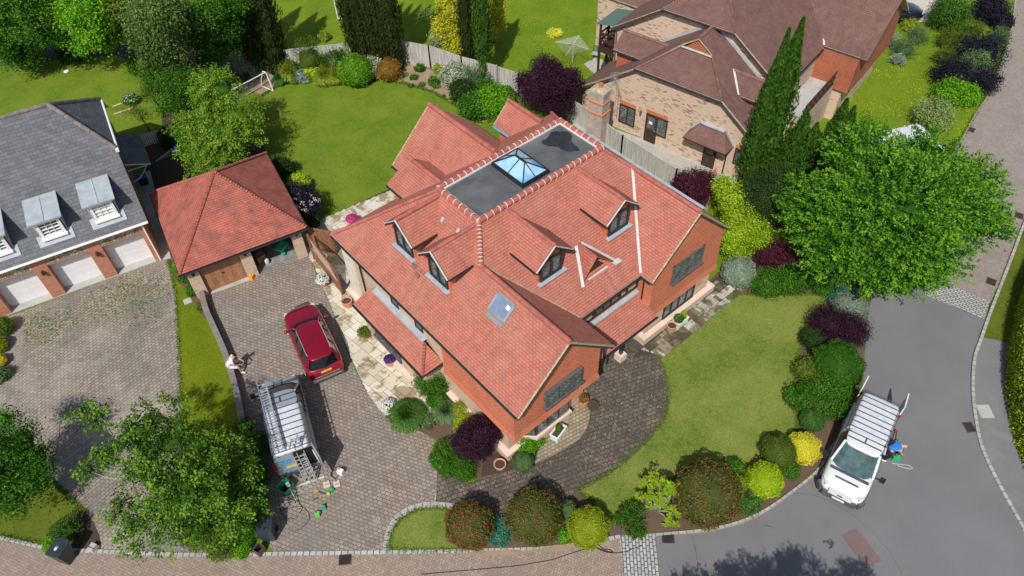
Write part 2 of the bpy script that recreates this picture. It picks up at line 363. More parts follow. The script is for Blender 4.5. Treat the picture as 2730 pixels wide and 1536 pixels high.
k = NT('silvered_fence_board'); v = k.coord('Object', 0, (8, 8, .6)); n1 = k.noise(v, 1.3, 4, .7); k.bump(n1, .5, .02); M['fence'] = k.out(k.mix(k.mr(n1, .3, .7), (.30, .28, .25), (.62, .60, .56)), .85)
M['wallgrey'] = bricky('grey_wall_brick', (.20, .175, .16), (.27, .235, .21), (.15, .13, .12), .225, .1, .01, bst=.4)
M['terra'] = plain('terracotta', (.62, .30, .19), .75, var=.15, sc=5)
M['soil'] = speckled('bark_soil', (.10, .062, .043), (.17, .115, .08), 28, [(3, .6, .68, .5, (.28, .2, .14))])
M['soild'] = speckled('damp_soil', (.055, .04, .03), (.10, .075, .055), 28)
M['soilp'] = speckled('dry_pale_soil', (.30, .20, .14), (.42, .30, .21), 22, [(1.5, .55, .68, .7, (.16, .17, .05)), (5, .62, .7, .4, (.5, .4, .3))])
M['asphalt'] = speckled('asphalt', (.165, .167, .172), (.225, .225, .23), 60, [(.25, .5, .7, .3, (.14, .14, .15))], .85, .4)
M['pave'] = speckled('pavement_asphalt', (.15, .15, .16), (.26, .26, .265), 45, [(.8, .5, .7, .3, (.3, .3, .29))], .85, .4)
M['concrete'] = speckled('concrete', (.42, .42, .40), (.52, .52, .50), 20, [(1.5, .5, .7, .5, (.28, .27, .24))])
M['gravel'] = speckled('pale_gravel', (.55, .5, .42), (.68, .63, .54), 40)
M['lawn'] = grass('lawn', (.095, .195, .010), (.19, .285, .022), (.25, .29, .04), bare=.22)
M['lawnf'] = grass('front_lawn', (.085, .185, .012), (.25, .30, .06), (.30, .31, .085), sc=.33, bare=.3)
M['lawnm'] = grass('meadow_lawn', (.10, .215, .010), (.19, .295, .016), (.25, .30, .03), yel=.35)
M['lawnr'] = grass('verge_grass', (.10, .15, .015), (.17, .21, .025), (.13, .16, .02))
M['lawns'] = grass('strip_grass', (.13, .19, .008), (.22, .265, .012), (.18, .21, .012))
M['drive'] = bricky('block_paving', (.235, .19, .152), (.375, .31, .255), (.07, .06, .048), .215, .16, .013, [(.35, .42, .68, .55, (.20, .185, .17)), (5, .6, .7, .35, (.26, .27, .28)), (2.2, .58, .72, .4, (.46, .36, .30))], rot=.78+.28, coord='W', bst=.7, var=.3, speck=.25)
M['drivel'] = bricky('weathered_paving', (.235, .20, .16), (.365, .31, .255), (.08, .07, .055), .20, .175, .012, [(.22, .5, .66, .65, (.50, .44, .38)), (.4, .5, .66, .6, (.15, .145, .145)), (6, .6, .7, .3, (.25, .25, .27))], rot=-.2, coord='W', bst=.7, var=.3, speck=.25)
M['path'] = bricky('dark_wet_paving', (.10, .08, .062), (.21, .175, .135), (.035, .03, .022), .25, .2, .018, [(.5, .42, .62, .7, (.07, .06, .052)), (3, .6, .7, .3, (.3, .27, .2))], rot=.35, coord='W', bst=.8, var=.5, speck=.3)
M['pathp'] = bricky('pale_front_paving', (.30, .245, .165), (.42, .355, .25), (.10, .08, .055), .19, .165, .014, [(1, .5, .68, .7, (.17, .13, .085))], rot=.2, coord='W', bst=.7, var=.3)
M['herr'] = herring('herringbone_brick', (.275, .205, .16), (.375, .295, .235), (.11, .085, .07), .105, 1.1)
M['herrr'] = herring('herringbone_road', (.275, .23, .20), (.35, .30, .265), (.16, .12, .10), .105, -.3)
M['sett'] = bricky('granite_setts', (.36, .36, .35), (.50, .50, .49), (.06, .055, .05), .26, .14, .022, [(6, .55, .7, .4, (.3, .3, .31))], rot=0, coord='UV', bst=.9)
M['kerb'] = bricky('kerb_stone', (.34, .33, .31), (.46, .45, .42), (.12, .11, .09), .32, .6, .02, bst=.6)
k = NT('york_slabs'); a = k.n('Attribute'); a.attribute_name = 'tint'; g = k.geo()
col = k.ramp(a.outputs['Fac'], [(0, (.48, .42, .29)), (.5, (.63, .59, .46)), (1, (.74, .72, .62))]); n1 = k.noise(g, 1.1, 6, .6, .6)
n0 = k.noise(g, .25, 2); thr = k.math('ADD', n1, k.math('MULTIPLY', n0, .5)); col = k.mix(k.mr(thr, .80, .85, 0, .8), col, (.24, .17, .07)); n3 = k.noise(g, 26, 3, .8); col = k.mix(k.mr(n3, .4, .7, 0, .3), col, (.5, .47, .38))
k.bump(n3, .2, .01); M['slab'] = k.out(col, .8)
k = NT('stained_slabs'); a = k.n('Attribute'); a.attribute_name = 'tint'; g = k.geo()
col = k.ramp(a.outputs['Fac'], [(0, (.12, .085, .045)), (.4, (.22, .18, .11)), (.7, (.40, .38, .31)), (1, (.6, .58, .5))]); n1 = k.noise(g, 1.6, 6, .6, .8)
col = k.mix(k.mr(n1, .45, .55, 0, .75), col, (.055, .045, .03)); M['slabd'] = k.out(col, .7)
def lm(n, *c, **k): M[n] = leafmat(n, [(i/(len(c)-1), x) for i, x in enumerate(c)], **k)
lm('f_green', (.022, .075, .008), (.055, .17, .012), (.14, .33, .025))
lm('f_bright', (.05, .17, .008), (.12, .34, .012), (.27, .52, .025))
lm('f_acer', (.022, .085, .010), (.06, .20, .014), (.20, .42, .03))
lm('f_dark', (.018, .04, .012), (.035, .07, .018), (.06, .11, .025))
lm('f_birch', (.032, .085, .010), (.085, .20, .018), (.21, .38, .04)); lm('f_goldg', (.13, .24, .01), (.27, .43, .015), (.48, .62, .04))
lm('f_birchl', (.05, .10, .025), (.12, .21, .045), (.24, .36, .09))
lm('f_olive', (.05, .09, .012), (.12, .19, .022), (.22, .30, .04))
lm('f_lime', (.22, .34, .01), (.44, .60, .02), (.64, .74, .05))
lm('f_yellow', (.5, .46, .02), (.80, .74, .06), (.88, .84, .22))
lm('f_chart', (.17, .23, .012), (.36, .44, .02), (.54, .58, .04))
lm('f_purple', (.012, .005, .012), (.030, .010, .022), (.075, .022, .045), trans=.1)
lm('f_plum', (.035, .008, .016), (.075, .016, .03), (.14, .03, .05), trans=.15)
lm('f_navy', (.008, .008, .014), (.018, .016, .028), (.04, .035, .055), trans=.08)
lm('f_red', (.04, .06, .015), (.10, .13, .025), (.20, .17, .04), (.24, .12, .05), (.30, .09, .05))
lm('f_rust', (.14, .10, .02), (.32, .16, .03), (.50, .26, .05))
lm('f_silver', (.14, .20, .14), (.30, .38, .27), (.55, .62, .48))
lm('f_var', (.12, .2, .09), (.35, .42, .27), (.72, .76, .6))
lm('f_blue', (.14, .20, .20), (.24, .32, .32), (.40, .48, .48))
lm('f_lawn', (.06, .13, .01), (.14, .24, .016), (.26, .34, .05)); lm('f_teal', (.03, .12, .08), (.06, .24, .16), (.12, .34, .24))
lm('f_grass', (.035, .10, .02), (.08, .20, .03), (.22, .34, .08))
lm('f_greyg', (.06, .12, .045), (.13, .23, .08), (.25, .36, .14))
lm('f_cyp', (.018, .03, .008), (.038, .055, .012), (.075, .09, .02), trans=.1)
lm('f_cypg', (.025, .065, .008), (.055, .14, .014), (.11, .235, .028), trans=.15)
lm('f_wyel', (.12, .18, .015), (.26, .34, .03), (.52, .54, .06)); lm('f_bamboo', (.14, .22, .01), (.32, .40, .02), (.60, .56, .04)); lm('f_feather', (.06, .14, .012), (.14, .28, .02), (.31, .47, .05)); lm('f_paleg', (.14, .22, .06), (.28, .38, .12), (.45, .55, .22))
lm('f_pink', (.45, .02, .18), (.70, .04, .32), (.85, .2, .5)); lm('f_white', (.6, .6, .55), (.8, .8, .76), (.85, .85, .82)); lm('f_violet', (.05, .02, .12), (.11, .04, .25), (.2, .1, .4)); lm('f_pinkp', (.6, .42, .5), (.75, .6, .66))
M['bark'] = plain('bark', (.16, .12, .09), .9, var=.4, sc=12); M['barkw'] = plain('pale_birch_bark', (.45, .43, .38), .8, var=.4, sc=10)
M['steel'] = plain('aluminium', (.62, .64, .66), .35, metal=.6, var=.12); M['rub'] = plain('rubber', (.018, .018, .018), .7); M['grate'] = plain('rusted_iron', (.085, .06, .055), .8, var=.3)
M['hole'] = plain('dark_void', (.012, .012, .012), .9); M['bin'] = plain('charcoal_bin_plastic', (.035, .05, .058), .38, spec=.5, var=.15)
M['green'] = plain('green_plastic', (.03, .40, .19), .4, spec=.5); M['green2'] = plain('lime_green_plastic', (.16, .55, .10), .4, spec=.5); M['orange'] = plain('orange_plastic', (.75, .33, .02), .5); M['blue'] = plain('blue_plastic', (.03, .10, .5), .5)
M['redp'] = plain('red_plastic', (.6, .02, .02), .45); M['skin'] = plain('skin', (.55, .32, .23), .6, var=.08); M['cloth_white'] = plain('white_cotton', (.8, .8, .8), .9, var=.04); M['cloth_dark'] = plain('dark_cotton', (.02, .022, .03), .9); M['cloth_blue'] = plain('blue_cotton', (.02, .2, .6), .85); M['cloth_red'] = plain('red_cotton', (.65, .03, .025), .85); M['hair'] = plain('dark_hair', (.02, .013, .01), .7); M['cloth_grey'] = plain('pale_grey_cotton', (.6, .62, .66), .9)
M['carred'] = plain('metallic_red_paint', (.30, .003, .022), .3, metal=.35, spec=.5, var=.08, coat=1); M['vansilver'] = plain('metallic_silver_paint', (.34, .385, .42), .35, metal=.2, var=.07, coat=.5); M['vanwhite'] = plain('white_van_paint', (.70, .71, .72), .3, var=.03, coat=.6); M['vanroof'] = plain('pale_van_roof', (.62, .65, .69), .5, var=.14, sc=4)  # vanroof is one pale tone shared by the van tops
M['carblack'] = plain('black_car_paint', (.012, .014, .02), .2, spec=.6, coat=1); M['cglass'] = plain('car_glass', (.006, .008, .009), .08, spec=.45, var=.4); M['vglass'] = plain('windscreen_glass', (.06, .11, .11), .05, spec=.9, var=.5, sc=2.5); M['trim'] = plain('grey_bumper_plastic', (.10, .105, .12), .55); M['lamp'] = plain('headlamp_lens', (.6, .62, .62), .15, spec=.8); M['lampr'] = plain('tail_lamp_lens', (.4, .01, .01), .2, spec=.7)
M['plate'] = plain('yellow_plate', (.75, .5, .02), .5); M['logo'] = plain('blue_livery', (.10, .34, .60), .4, var=.3, sc=5); M['rack'] = plain('dark_steel_rack', (.10, .115, .15), .45, metal=.3); M['pslab'] = speckled('grey_paving_slab', (.42, .40, .35), (.52, .50, .44), 18, [(1.5, .5, .7, .4, (.3, .29, .26))])
# ================================================================ GROUND
def spline(pts, n=5, closed=False):
    P = [np.array(p, float) for p in pts]; out = []
    N = len(P); rngi = range(N if closed else N-1)
    for i in rngi:
        p1, p2 = P[i], P[(i+1) % N]
        p0 = P[i-1] if (closed or i > 0) else p1; p3 = P[(i+2) % N] if (closed or i+2 < N) else p2
        for k in range(n):
            t = k/n; out.append(.5*((2*p1)+(-p0+p2)*t+(2*p0-5*p1+4*p2-p3)*t*t+(-p0+3*p1-3*p2+p3)*t**3))
    if not closed: out.append(P[-1])
    return out
NSH = [0]
def sheet(name, dpts, z, mat, sm=0, kind='structure', pre=None):
    NSH[0] += 1; z = z+NSH[0]*.0005
    P = [W(*p) for p in dpts]
    if sm: P = spline(P, sm, True)
    b = MB(); b.poly([(p[0], p[1], z) for p in P]); a = sum(P[i][0]*P[(i+1) % len(P)][1]-P[(i+1) % len(P)][0]*P[i][1] for i in range(len(P)))
    if a < 0: b.f[0] = b.f[0][::-1]
    o = b.build(name, mat); bm = bmesh.new(); bm.from_mesh(o.data); bmesh.ops.triangulate(bm, faces=bm.faces); bm.to_mesh(o.data); bm.free()
    if kind: o['kind'] = kind
    return o
def strip(name, dpts, wd, h, mat, n=4, z=0, kind='structure', off=0):
    P = spline([W(*p) for p in dpts], n); b = MB(); L = 0; prev = None; sec = []
    for i, p in enumerate(P):
        d = P[min(i+1, len(P)-1)]-P[max(i-1, 0)]; d = d/np.hypot(*d); q = np.array([-d[1], d[0]])
        sec.append((p+q*(off-wd/2), p+q*(off+wd/2)))
    for i in range(len(P)-1):
        a, c = sec[i]; a2, c2 = sec[i+1]
        b.poly([(*a, z+h), (*a2, z+h), (*c2, z+h), (*c, z+h)][::-1]); b.poly([(*a, z), (*a2, z), (*a2, z+h), (*a, z+h)]); b.poly([(*c, z), (*c, z+h), (*c2, z+h), (*c2, z)])
    for i in (0, -1):
        a, c = sec[i]; b.poly([(*a, z), (*c, z), (*c, z+h), (*a, z+h)])
    o = b.build(name, mat)
    # lay the brick pattern along the run
    uv = o.data.uv_layers[0].data; co = o.data.vertices; cum = [0]
    for i in range(len(P)-1): cum.append(cum[-1]+float(np.hypot(*(P[i+1]-P[i]))))
    PP = np.array(P)
    for pl in o.data.polygons:
        for li in pl.loop_indices:
            c = co[o.data.loops[li].vertex_index].co; dd = np.hypot(PP[:, 0]-c.x, PP[:, 1]-c.y); i = int(dd.argmin())
            uv[li].uv = (cum[i], .3)
    if kind: o['kind'] = kind
    return o
b = MB(); b.poly([(-160, -160, -.02), (240, -160, -.02), (240, 260, -.02), (-160, 260, -.02)]); o = b.build('ground', M['lawnm']); o['kind'] = 'structure'
Z = 0.0
sheet('back_lawn', [(100, 120), (600, 100), (720, 170), (1010, 165), (1240, 230), (1260, 330), (1260, 400), (1000, 500), (880, 620), (780, 640), (400, 640), (330, 480), (-400, 300), (-400, 120)], -.008, M['lawn'])
# left driveway of grey weathered blocks
sheet('left_driveway', [(-220, 1000), (-60, 850), (0, 800), (22, 797), (411, 650), (428, 655), (443, 740), (452, 900), (456, 1050), (470, 1150), (520, 1250), (560, 1330), (500, 1400), (255, 1386), (250, 1345), (225, 1300), (175, 1245), (90, 1180), (-60, 1130)], 0, M['drivel'])
sheet('left_front_lawn', [(-300, 1180), (60, 1150), (165, 1240), (215, 1290), (248, 1345), (252, 1385), (140, 1378), (-20, 1345), (-300, 1300)], .008, M['lawnr'])
sheet('left_soil_bed', [(130, 1330), (195, 1283), (232, 1310), (246, 1345), (250, 1384), (170, 1378), (120, 1370)], .012, M['soild'], 3)
sheet('lawn_strip', [(424, 655), (470, 700), (512, 742), (545, 830), (578, 915), (600, 1000), (616, 1085), (640, 1200), (660, 1300), (560, 1400), (500, 1300), (458, 1100), (452, 900), (443, 740)], .008, M['lawns'])
sheet('strip_soil_bed', [(420, 650), (478, 690), (515, 740), (530, 800), (505, 790), (470, 730), (440, 700)], .012, M['soil'], 3)
# middle driveway
sheet('middle_driveway', [(505, 735), (512, 712), (770, 620), (778, 648), (800, 700), (835, 780), (870, 880), (915, 975), (962, 1038), (985, 1060), (1040, 1075), (1100, 1110), (1105, 1200), (1260, 1290), (1240, 1330), (1100, 1290), (1000, 1330), (980, 1390), (690, 1392), (655, 1340), (640, 1160), (622, 1080), (600, 980), (575, 900), (545, 820)], .004, M['drive'])
sheet('garage_apron', [(522, 728), (640, 688), (646, 698), (528, 742)], .012, M['concrete'])
# pale slabs beside the house, laid as random rectangles
def inside(p, poly):
    c = False; n = len(poly)
    for i in range(n):
        a, b_ = poly[i], poly[i-1]
        if (a[1] > p[1]) != (b_[1] > p[1]) and p[0] < (b_[0]-a[0])*(p[1]-a[1])/(b_[1]-a[1])+a[0]: c = not c
    return c
def slabs(name, dpts, z, mat, rot, unit=.3, seed=1, gap=.012):
    poly = [W(*p) for p in dpts]; c, s = cos(rot), sin(rot); R = np.array([[c, -s], [s, c]])
    loc = [R.T@p for p in poly]; x0 = min(p[0] for p in loc); x1 = max(p[0] for p in loc); y0 = min(p[1] for p in loc); y1 = max(p[1] for p in loc)
    nx = int((x1-x0)/unit)+2; ny = int((y1-y0)/unit)+2; used = np.zeros((nx, ny), bool); r = random.Random(seed); b = MB(); tint = []
    for j in range(ny):
        for i in range(nx):
            if used[i, j]: continue
            for (a, d) in r.sample([(3, 2), (2, 3), (2, 2), (1, 2), (2, 1), (3, 3)], 6)+[(1, 1)]:
                if i+a <= nx and j+d <= ny and not used[i:i+a, j:j+d].any(): break
            used[i:i+a, j:j+d] = True
            X0, Y0, X1, Y1 = x0+i*unit+gap, y0+j*unit+gap, x0+(i+a)*unit-gap, y0+(j+d)*unit-gap; dz = r.uniform(0, .006); tv = r.random()
            crn = [R@np.array(q) for q in ((X0, Y0), (X1, Y0), (X1, Y1), (X0, Y1))]; cnt = sum(inside(q, poly) for q in crn)
            if cnt == 4: cells = [(X0, Y0, X1, Y1)]
            elif cnt == 0 and not inside(R@np.array([(X0+X1)/2, (Y0+Y1)/2]), poly): continue
            else:   # cut slabs along the edge
                m_ = 5*max(a, d)//2; cells = [(X0+(X1-X0)*u/m_, Y0+(Y1-Y0)*v_/m_, X0+(X1-X0)*(u+1)/m_, Y0+(Y1-Y0)*(v_+1)/m_) for u in range(m_) for v_ in range(m_)]
                cells = [c_ for c_ in cells if inside(R@np.array([(c_[0]+c_[2])/2, (c_[1]+c_[3])/2]), poly)]
            for (X0, Y0, X1, Y1) in cells:
                pts = [R@np.array(q) for q in ((X0, Y0), (X1, Y0), (X1, Y1), (X0, Y1))]
                b.slab([(q[0], q[1], z+dz) for q in pts], .03); tint += [tv]*24
    o = b.build(name, mat); at = o.data.attributes.new('tint', 'FLOAT', 'POINT'); at.data.foreach_set('value', np.array(tint, np.float32)); o['kind'] = 'structure'; return o
pat = [(748, 578), (800, 560), (850, 590), (1200, 300), (1240, 330), (1000, 480), (1010, 560), (1150, 1000), (1120, 1030), (975, 1052), (955, 1030), (918, 975), (880, 890), (862, 840), (832, 760), (800, 690), (775, 640)]
sheet('patio_joints', [(745, 575), (800, 556), (990, 470), (1030, 500), (1150, 1000), (1120, 1035), (1000, 1062), (968, 1045), (940, 1010), (915, 972), (880, 890), (862, 840), (832, 760), (800, 690), (775, 642)], .008, M['soild'])
slabs('patio', [(745, 575), (800, 556), (985, 478), (1030, 500), (1150, 1000), (1120, 1035), (985, 1055), (955, 1030), (918, 975), (880, 890), (862, 840), (832, 760), (800, 690), (775, 642)], .04, M['slab'], .12, .25, 3)
strip('driveway_edging', [(800, 690), (832, 762), (866, 850), (900, 930), (935, 1000), (972, 1045)], .13, .035, M['kerb'])
# dark front turning path and its pale apron
sheet('front_path', [(1100, 1180), (1180, 1215), (1300, 1170), (1400, 1080), (1480, 930), (1500, 870), (1560, 840), (1640, 872), (1668, 925), (1682, 990), (1672, 1050), (1630, 1105), (1560, 1170), (1490, 1215), (1450, 1235), (1380, 1262), (1300, 1285), (1200, 1290), (1095, 1272)], .008, M['path'])
sheet('bay_apron', [(1290, 1150), (1335, 1120), (1420, 1040), (1450, 985), (1475, 985), (1484, 1030), (1478, 1070), (1455, 1105), (1410, 1135), (1350, 1165), (1310, 1180)], .012, M['pathp'], 3)
strip('path_edging', [(1640, 872), (1668, 925), (1682, 990), (1672, 1050), (1630, 1105), (1560, 1170), (1490, 1215), (1455, 1232)], .1, .03, M['path'])
strip('driveway_band', [(1114, 1185), (1106, 1235), (1098, 1275)], .32, .012, M['kerb'])
# front lawn, beds
sheet('shrub_bed', [(1790, 700), (1850, 640), (2000, 600), (2150, 650), (2192, 748), (2180, 800), (2172, 900), (2166, 1000), (2128, 1070), (2085, 1125), (2052, 1180), (1990, 1232), (1905, 1290), (1800, 1326), (1640, 1344), (1540, 1352), (1400, 1375), (1190, 1385), (1100, 1385), (1100, 1290), (1300, 1260), (1460, 1225), (1650, 1100), (1700, 900), (1640, 880)], .004, M['soil'])
sheet('front_lawn', [(1640, 872), (1852, 740), (1900, 742), (2085, 740), (2050, 790), (2020, 850), (2000, 930), (1996, 1010), (2003, 1060), (2000, 1100), (1950, 1140), (1880, 1190), (1800, 1200), (1700, 1200), (1620, 1240), (1560, 1290), (1532, 1325), (1500, 1340), (1490, 1260), (1452, 1232), (1490, 1215), (1560, 1170), (1630, 1105), (1672, 1050), (1682, 990), (1668, 925)], .008, M['lawnf'])
sheet('crescent_lawn', [(976, 1384), (985, 1335), (1010, 1302), (1050, 1282), (1100, 1277), (1150, 1285), (1215, 1300), (1215, 1383), (1100, 1385)], .012, M['lawnf'])
strip('crescent_edging', [(970, 1386), (978, 1335), (1004, 1298), (1046, 1275), (1098, 1270), (1170, 1278)], .26, .02, M['kerb'])
slabs('side_path', [(1612, 880), (1640, 860), (1790, 715), (1850, 680), (1868, 732), (1770, 815), (1668, 900), (1640, 888)], .04, M['slabd'], .0, .22, 9)
sheet('side_path_joints', [(1590, 900), (1640, 850), (1790, 705), (1850, 670), (1870, 732), (1770, 815), (1665, 902), (1640, 890)], .012, M['soild'])
sheet('house_bed', [(962, 1040), (1040, 970), (1130, 900), (1420, 1050), (1340, 1140), (1300, 1180), (1200, 1205), (1115, 1200), (1095, 1150), (1098, 1105), (1040, 1078), (985, 1062)], .016, M['soil'])
sheet('corner_bed', [(1215, 1150), (1270, 1130), (1360, 1120), (1345, 1155), (1300, 1180), (1210, 1200)], .02, M['soild'])
# roads
sheet('asphalt_road', [(2190, 700), (2350, 700), (2487, 797), (2468, 850), (2450, 905), (2446, 985), (2454, 1060), (2470, 1130), (2512, 1220), (2580, 1345), (2700, 1600), (2600, 2000), (1700, 2000), (1659, 1449), (1645, 1345), (1800, 1328), (1905, 1292), (1992, 1234), (2054, 1182), (2087, 1127), (2130, 1072), (2168, 1002), (2174, 900), (2182, 800)], 0, M['asphalt'])
sheet('brick_road', [(-500, 1180), (-20, 1347), (140, 1382), (255, 1388), (460, 1396), (690, 1394), (975, 1390), (1200, 1386), (1400, 1378), (1562, 1350), (1600, 1800), (900, 2100), (0, 2000), (-500, 1700)], 0, M['herr'])
sheet('upper_brick_road', [(2575, -60), (2555, 0), (2545, 75), (2517, 169), (2490, 234), (2453, 291), (2416, 359), (2385, 403), (2330, 560), (2335, 720), (2360, 708), (2490, 760), (2515, 715), (2545, 638), (2578, 545), (2700, 300), (2750, -60)], .004, M['herrr'])
P0, P1 = W(2335, 742), W(2470, 802)
def setts(name, q, z, ang):
    o = sheet(name, q, z, M['sett']); u = o.data.uv_layers[0].data; c, s = cos(ang), sin(ang)
    for l in o.data.loops:
        v = o.data.vertices[l.vertex_index].co; u[l.index].uv = (v.x*c+v.y*s, -v.x*s+v.y*c)
d1 = P1-P0; setts('upper_sett_band', [(2352, 700), (2490, 758), (2474, 803), (2325, 742), (2330, 722)], .014, atan2(d1[1], d1[0]))
q0, q1 = W(1567, 1449), W(1560, 1350); d2 = q1-q0
setts('lower_sett_band', [(1558, 1347), (1648, 1342), (1664, 1500), (1572, 1500)], .014, atan2(d2[1], d2[0]))
sheet('pavement', [(2466, 850), (2500, 856), (2580, 880), (2700, 1000), (2750, 1500), (2700, 1600), (2580, 1345), (2512, 1220), (2470, 1130), (2454, 1060), (2446, 985), (2450, 905)], .06, M['pave'])
sheet('grass_verge', [(2700, 300), (2590, 545), (2550, 640), (2520, 718), (2490, 790), (2470, 848), (2505, 857), (2600, 885), (2750, 800)], .06, M['lawnr'])
strip('right_kerb', [(2640, 400), (2582, 545), (2546, 640), (2516, 718), (2488, 790), (2467, 850), (2449, 905), (2445, 985), (2453, 1060), (2469, 1130), (2511, 1220), (2580, 1345), (2640, 1470)], .14, .10, M['kerb'])
strip('bed_kerb', [(1640, 1346), (1800, 1329), (1907, 1293), (1994, 1235), (2056, 1183), (2089, 1128), (2132, 1073), (2169, 1003)], .1, .06, M['kerb'])
strip('bottom_kerb', [(-60, 1338), (60, 1366), (140, 1381), (255, 1387), (460, 1395), (690, 1393), (975, 1389), (1200, 1385), (1400, 1377), (1562, 1349)], .15, .035, M['sett'])
strip('verge_edging', [(2553, 0), (2543, 75), (2515, 169), (2488, 234), (2451, 291), (2414, 359), (2383, 403)], .1, .05, M['kerb'])
sheet('right_garden_lawn', [(2230, 40), (2560, 60), (2540, 75), (2513, 169), (2486, 234), (2449, 291), (2412, 359), (2381, 403), (2330, 560), (2150, 560), (2080, 450), (2060, 330)], -.004, M['lawnm'])
sheet('neighbour_gravel', [(2225, 0), (2236, -80), (2420, -80), (2345, 30), (2330, 55), (2240, 60)], .0, M['gravel'])
slabs('neighbour_patio', [(1465, 300), (1560, 340), (1900, 470), (1860, 520), (1700, 425), (1560, 375), (1470, 330)], .035, M['pslab'], -1.38, .32, 5)
sheet('neighbour_patio_joints', [(1440, 290), (1560, 330), (1950, 470), (1860, 525), (1700, 430), (1560, 380), (1440, 330)], .008, M['concrete'])
sheet('neighbour_grass', [(1590, 372), (1680, 402), (1725, 432), (1740, 448), (1690, 440), (1620, 400)], .02, M['lawn']); slabs('neighbour_terrace', [(1468, 162), (1498, 145), (1560, 170), (1540, 210), (1500, 190)], .03, M['pslab'], -1.3, .3, 6)
sheet('back_border', [(600, 130), (720, 150), (1010, 160), (1060, 165), (1180, 230), (1235, 300), (1210, 310), (1150, 268), (1090, 232), (1000, 205), (950, 200), (900, 215), (850, 213), (780, 200), (700, 215), (660, 240), (600, 215)], .0, M['soilp'])
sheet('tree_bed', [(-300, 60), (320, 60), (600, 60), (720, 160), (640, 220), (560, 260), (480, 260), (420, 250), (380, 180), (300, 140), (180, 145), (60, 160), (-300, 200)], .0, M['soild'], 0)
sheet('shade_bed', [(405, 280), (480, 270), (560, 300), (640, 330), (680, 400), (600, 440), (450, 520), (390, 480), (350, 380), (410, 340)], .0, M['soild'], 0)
sheet('garage_side_path', [(340, 440), (378, 430), (430, 650), (405, 655), (370, 560)], .004, M['concrete'])
M['wet'] = speckled('damp_asphalt', (.06, .062, .066), (.085, .087, .09), 60)
def streak(nm, dp, wd, mat, z=.012, n=5):
    P = spline([W(*p) for p in dp], n); b = MB(); r = random.Random(len(dp)); L_ = []
    for i, p in enumerate(P):
        d = P[min(i+1, len(P)-1)]-P[max(i-1, 0)]; d = d/np.hypot(*d); q = np.array([-d[1], d[0]]); w_ = wd*r.uniform(.35, 1)*(1 if 0 < i < len(P)-1 else .1); L_.append((p+q*w_, p-q*w_))
    for a, c in zip(L_[:-1], L_[1:]): b.poly([(*a[0], z), (*a[1], z), (*c[1], z), (*c[0], z)])
    o = b.build(nm, M[mat]); o['kind'] = 'structure'; return o
streak('water_stain', [(2068, 1363), (2078, 1362), (2086, 1366), (2088, 1372)], .09, 'wet'); streak('water_stain', [(2086, 1356), (2092, 1362), (2091, 1374), (2084, 1380)], .08, 'wet', .0125)
streak('road_crack', [(1741, 1345), (1745, 1370), (1752, 1400), (1755, 1449)], .014, 'wet', .013); streak('road_crack', [(1925, 1322), (1938, 1325), (1946, 1331)], .02, 'wet', .0135); streak('road_crack', [(1985, 1240), (2060, 1250), (2150, 1300), (2230, 1380), (2270, 1449)], .008, 'wet', .014); streak('kerb_grit', [(2475, 1130), (2510, 1210), (2560, 1300), (2600, 1380)], .12, 'soilp', .0145); streak('kerb_grit', [(1700, 1341), (1800, 1333), (1905, 1297), (1990, 1240), (2050, 1192)], .07, 'soilp', .015); streak('kerb_grit', [(1180, 1392), (1320, 1388), (1500, 1366)], .16, 'soilp', .036)
# iron covers and grates
M['maroon'] = speckled('reddish_patch', (.17, .115, .11), (.24, .17, .16), 40)
def grate(dx, dy, rz, lab, L=.5, Wd=.42, cover=False, mat='grate'):
    p = W(dx, dy); o = MB()
    if cover:
        o.box((0, 0, .012), (L, Wd, .012), 0); o.box((0, 0, .016), (L*.9, Wd*.88, .012), 0)
        for i in range(5): o.box((0, (i-2)*Wd*.17, .022), (L*.8, .012, .006), 0)
        ob = o.build('manhole_cover', M[mat]); tag(ob, lab, 'manhole cover', 'manhole covers')
    else:
        o.box((0, 0, .009), (L*.92, Wd*.9, .004), 1)
        for s in (-1, 1): o.box((s*L*.48, 0, .014), (.03, Wd, .02), 0); o.box((0, s*Wd*.48, .0135), (L, .03, .019), 0)
        for i in range(9): o.box(((i-4)*L*.1, 0, .015), (.016, Wd*.94, .012), 0)
        ob = o.build('drain_grate', [M['grate'], M['hole']]); tag(ob, lab, 'drain grate', 'road drain grates')
    ob.location = (p[0], p[1], .074 if dx > 2470 and dy > 1000 else .014); ob.rotation_euler = (0, 0, rz)
grate(868, 1408, -.62, 'iron drain grate in the brick road below the middle driveway')
grate(1680, 1354, -.75, 'iron drain grate in the asphalt just right of the lower granite band')
grate(2437, 1075, .95, 'iron drain grate by the kerb beside the grey pavement')
grate(2492, 709, .3, 'dark drain grate by the kerb just above the granite band', .5, .45)
grate(2562, 543, .3, 'dark drain grate at the right edge of the picture by the kerb')
grate(2442, 327, .2, 'dark drain grate at the grass edge of the upper brick road', .5, .4)
_a, _c = W(2140, 1346), W(2192, 1414); grate(2166, 1379, atan2(_c[1]-_a[1], _c[0]-_a[0]), 'long reddish brown iron cover in the asphalt road', 1.45, .75, True, 'maroon')
grate(2475, 1037, .85, 'pale square cover set in the grey pavement', .7, .6, True, 'concrete')
grate(762, 773, -.18, 'dark inspection cover in the middle driveway in front of the red car', .75, .5, True)
grate(960, 880, .0, 'small dark cover in the slabs beside the lean-to window', .5, .35, True)
grate(472, 758, -.2, 'small concrete cover in the strip of grass beside the brick garage', .4, .4, True, 'concrete')
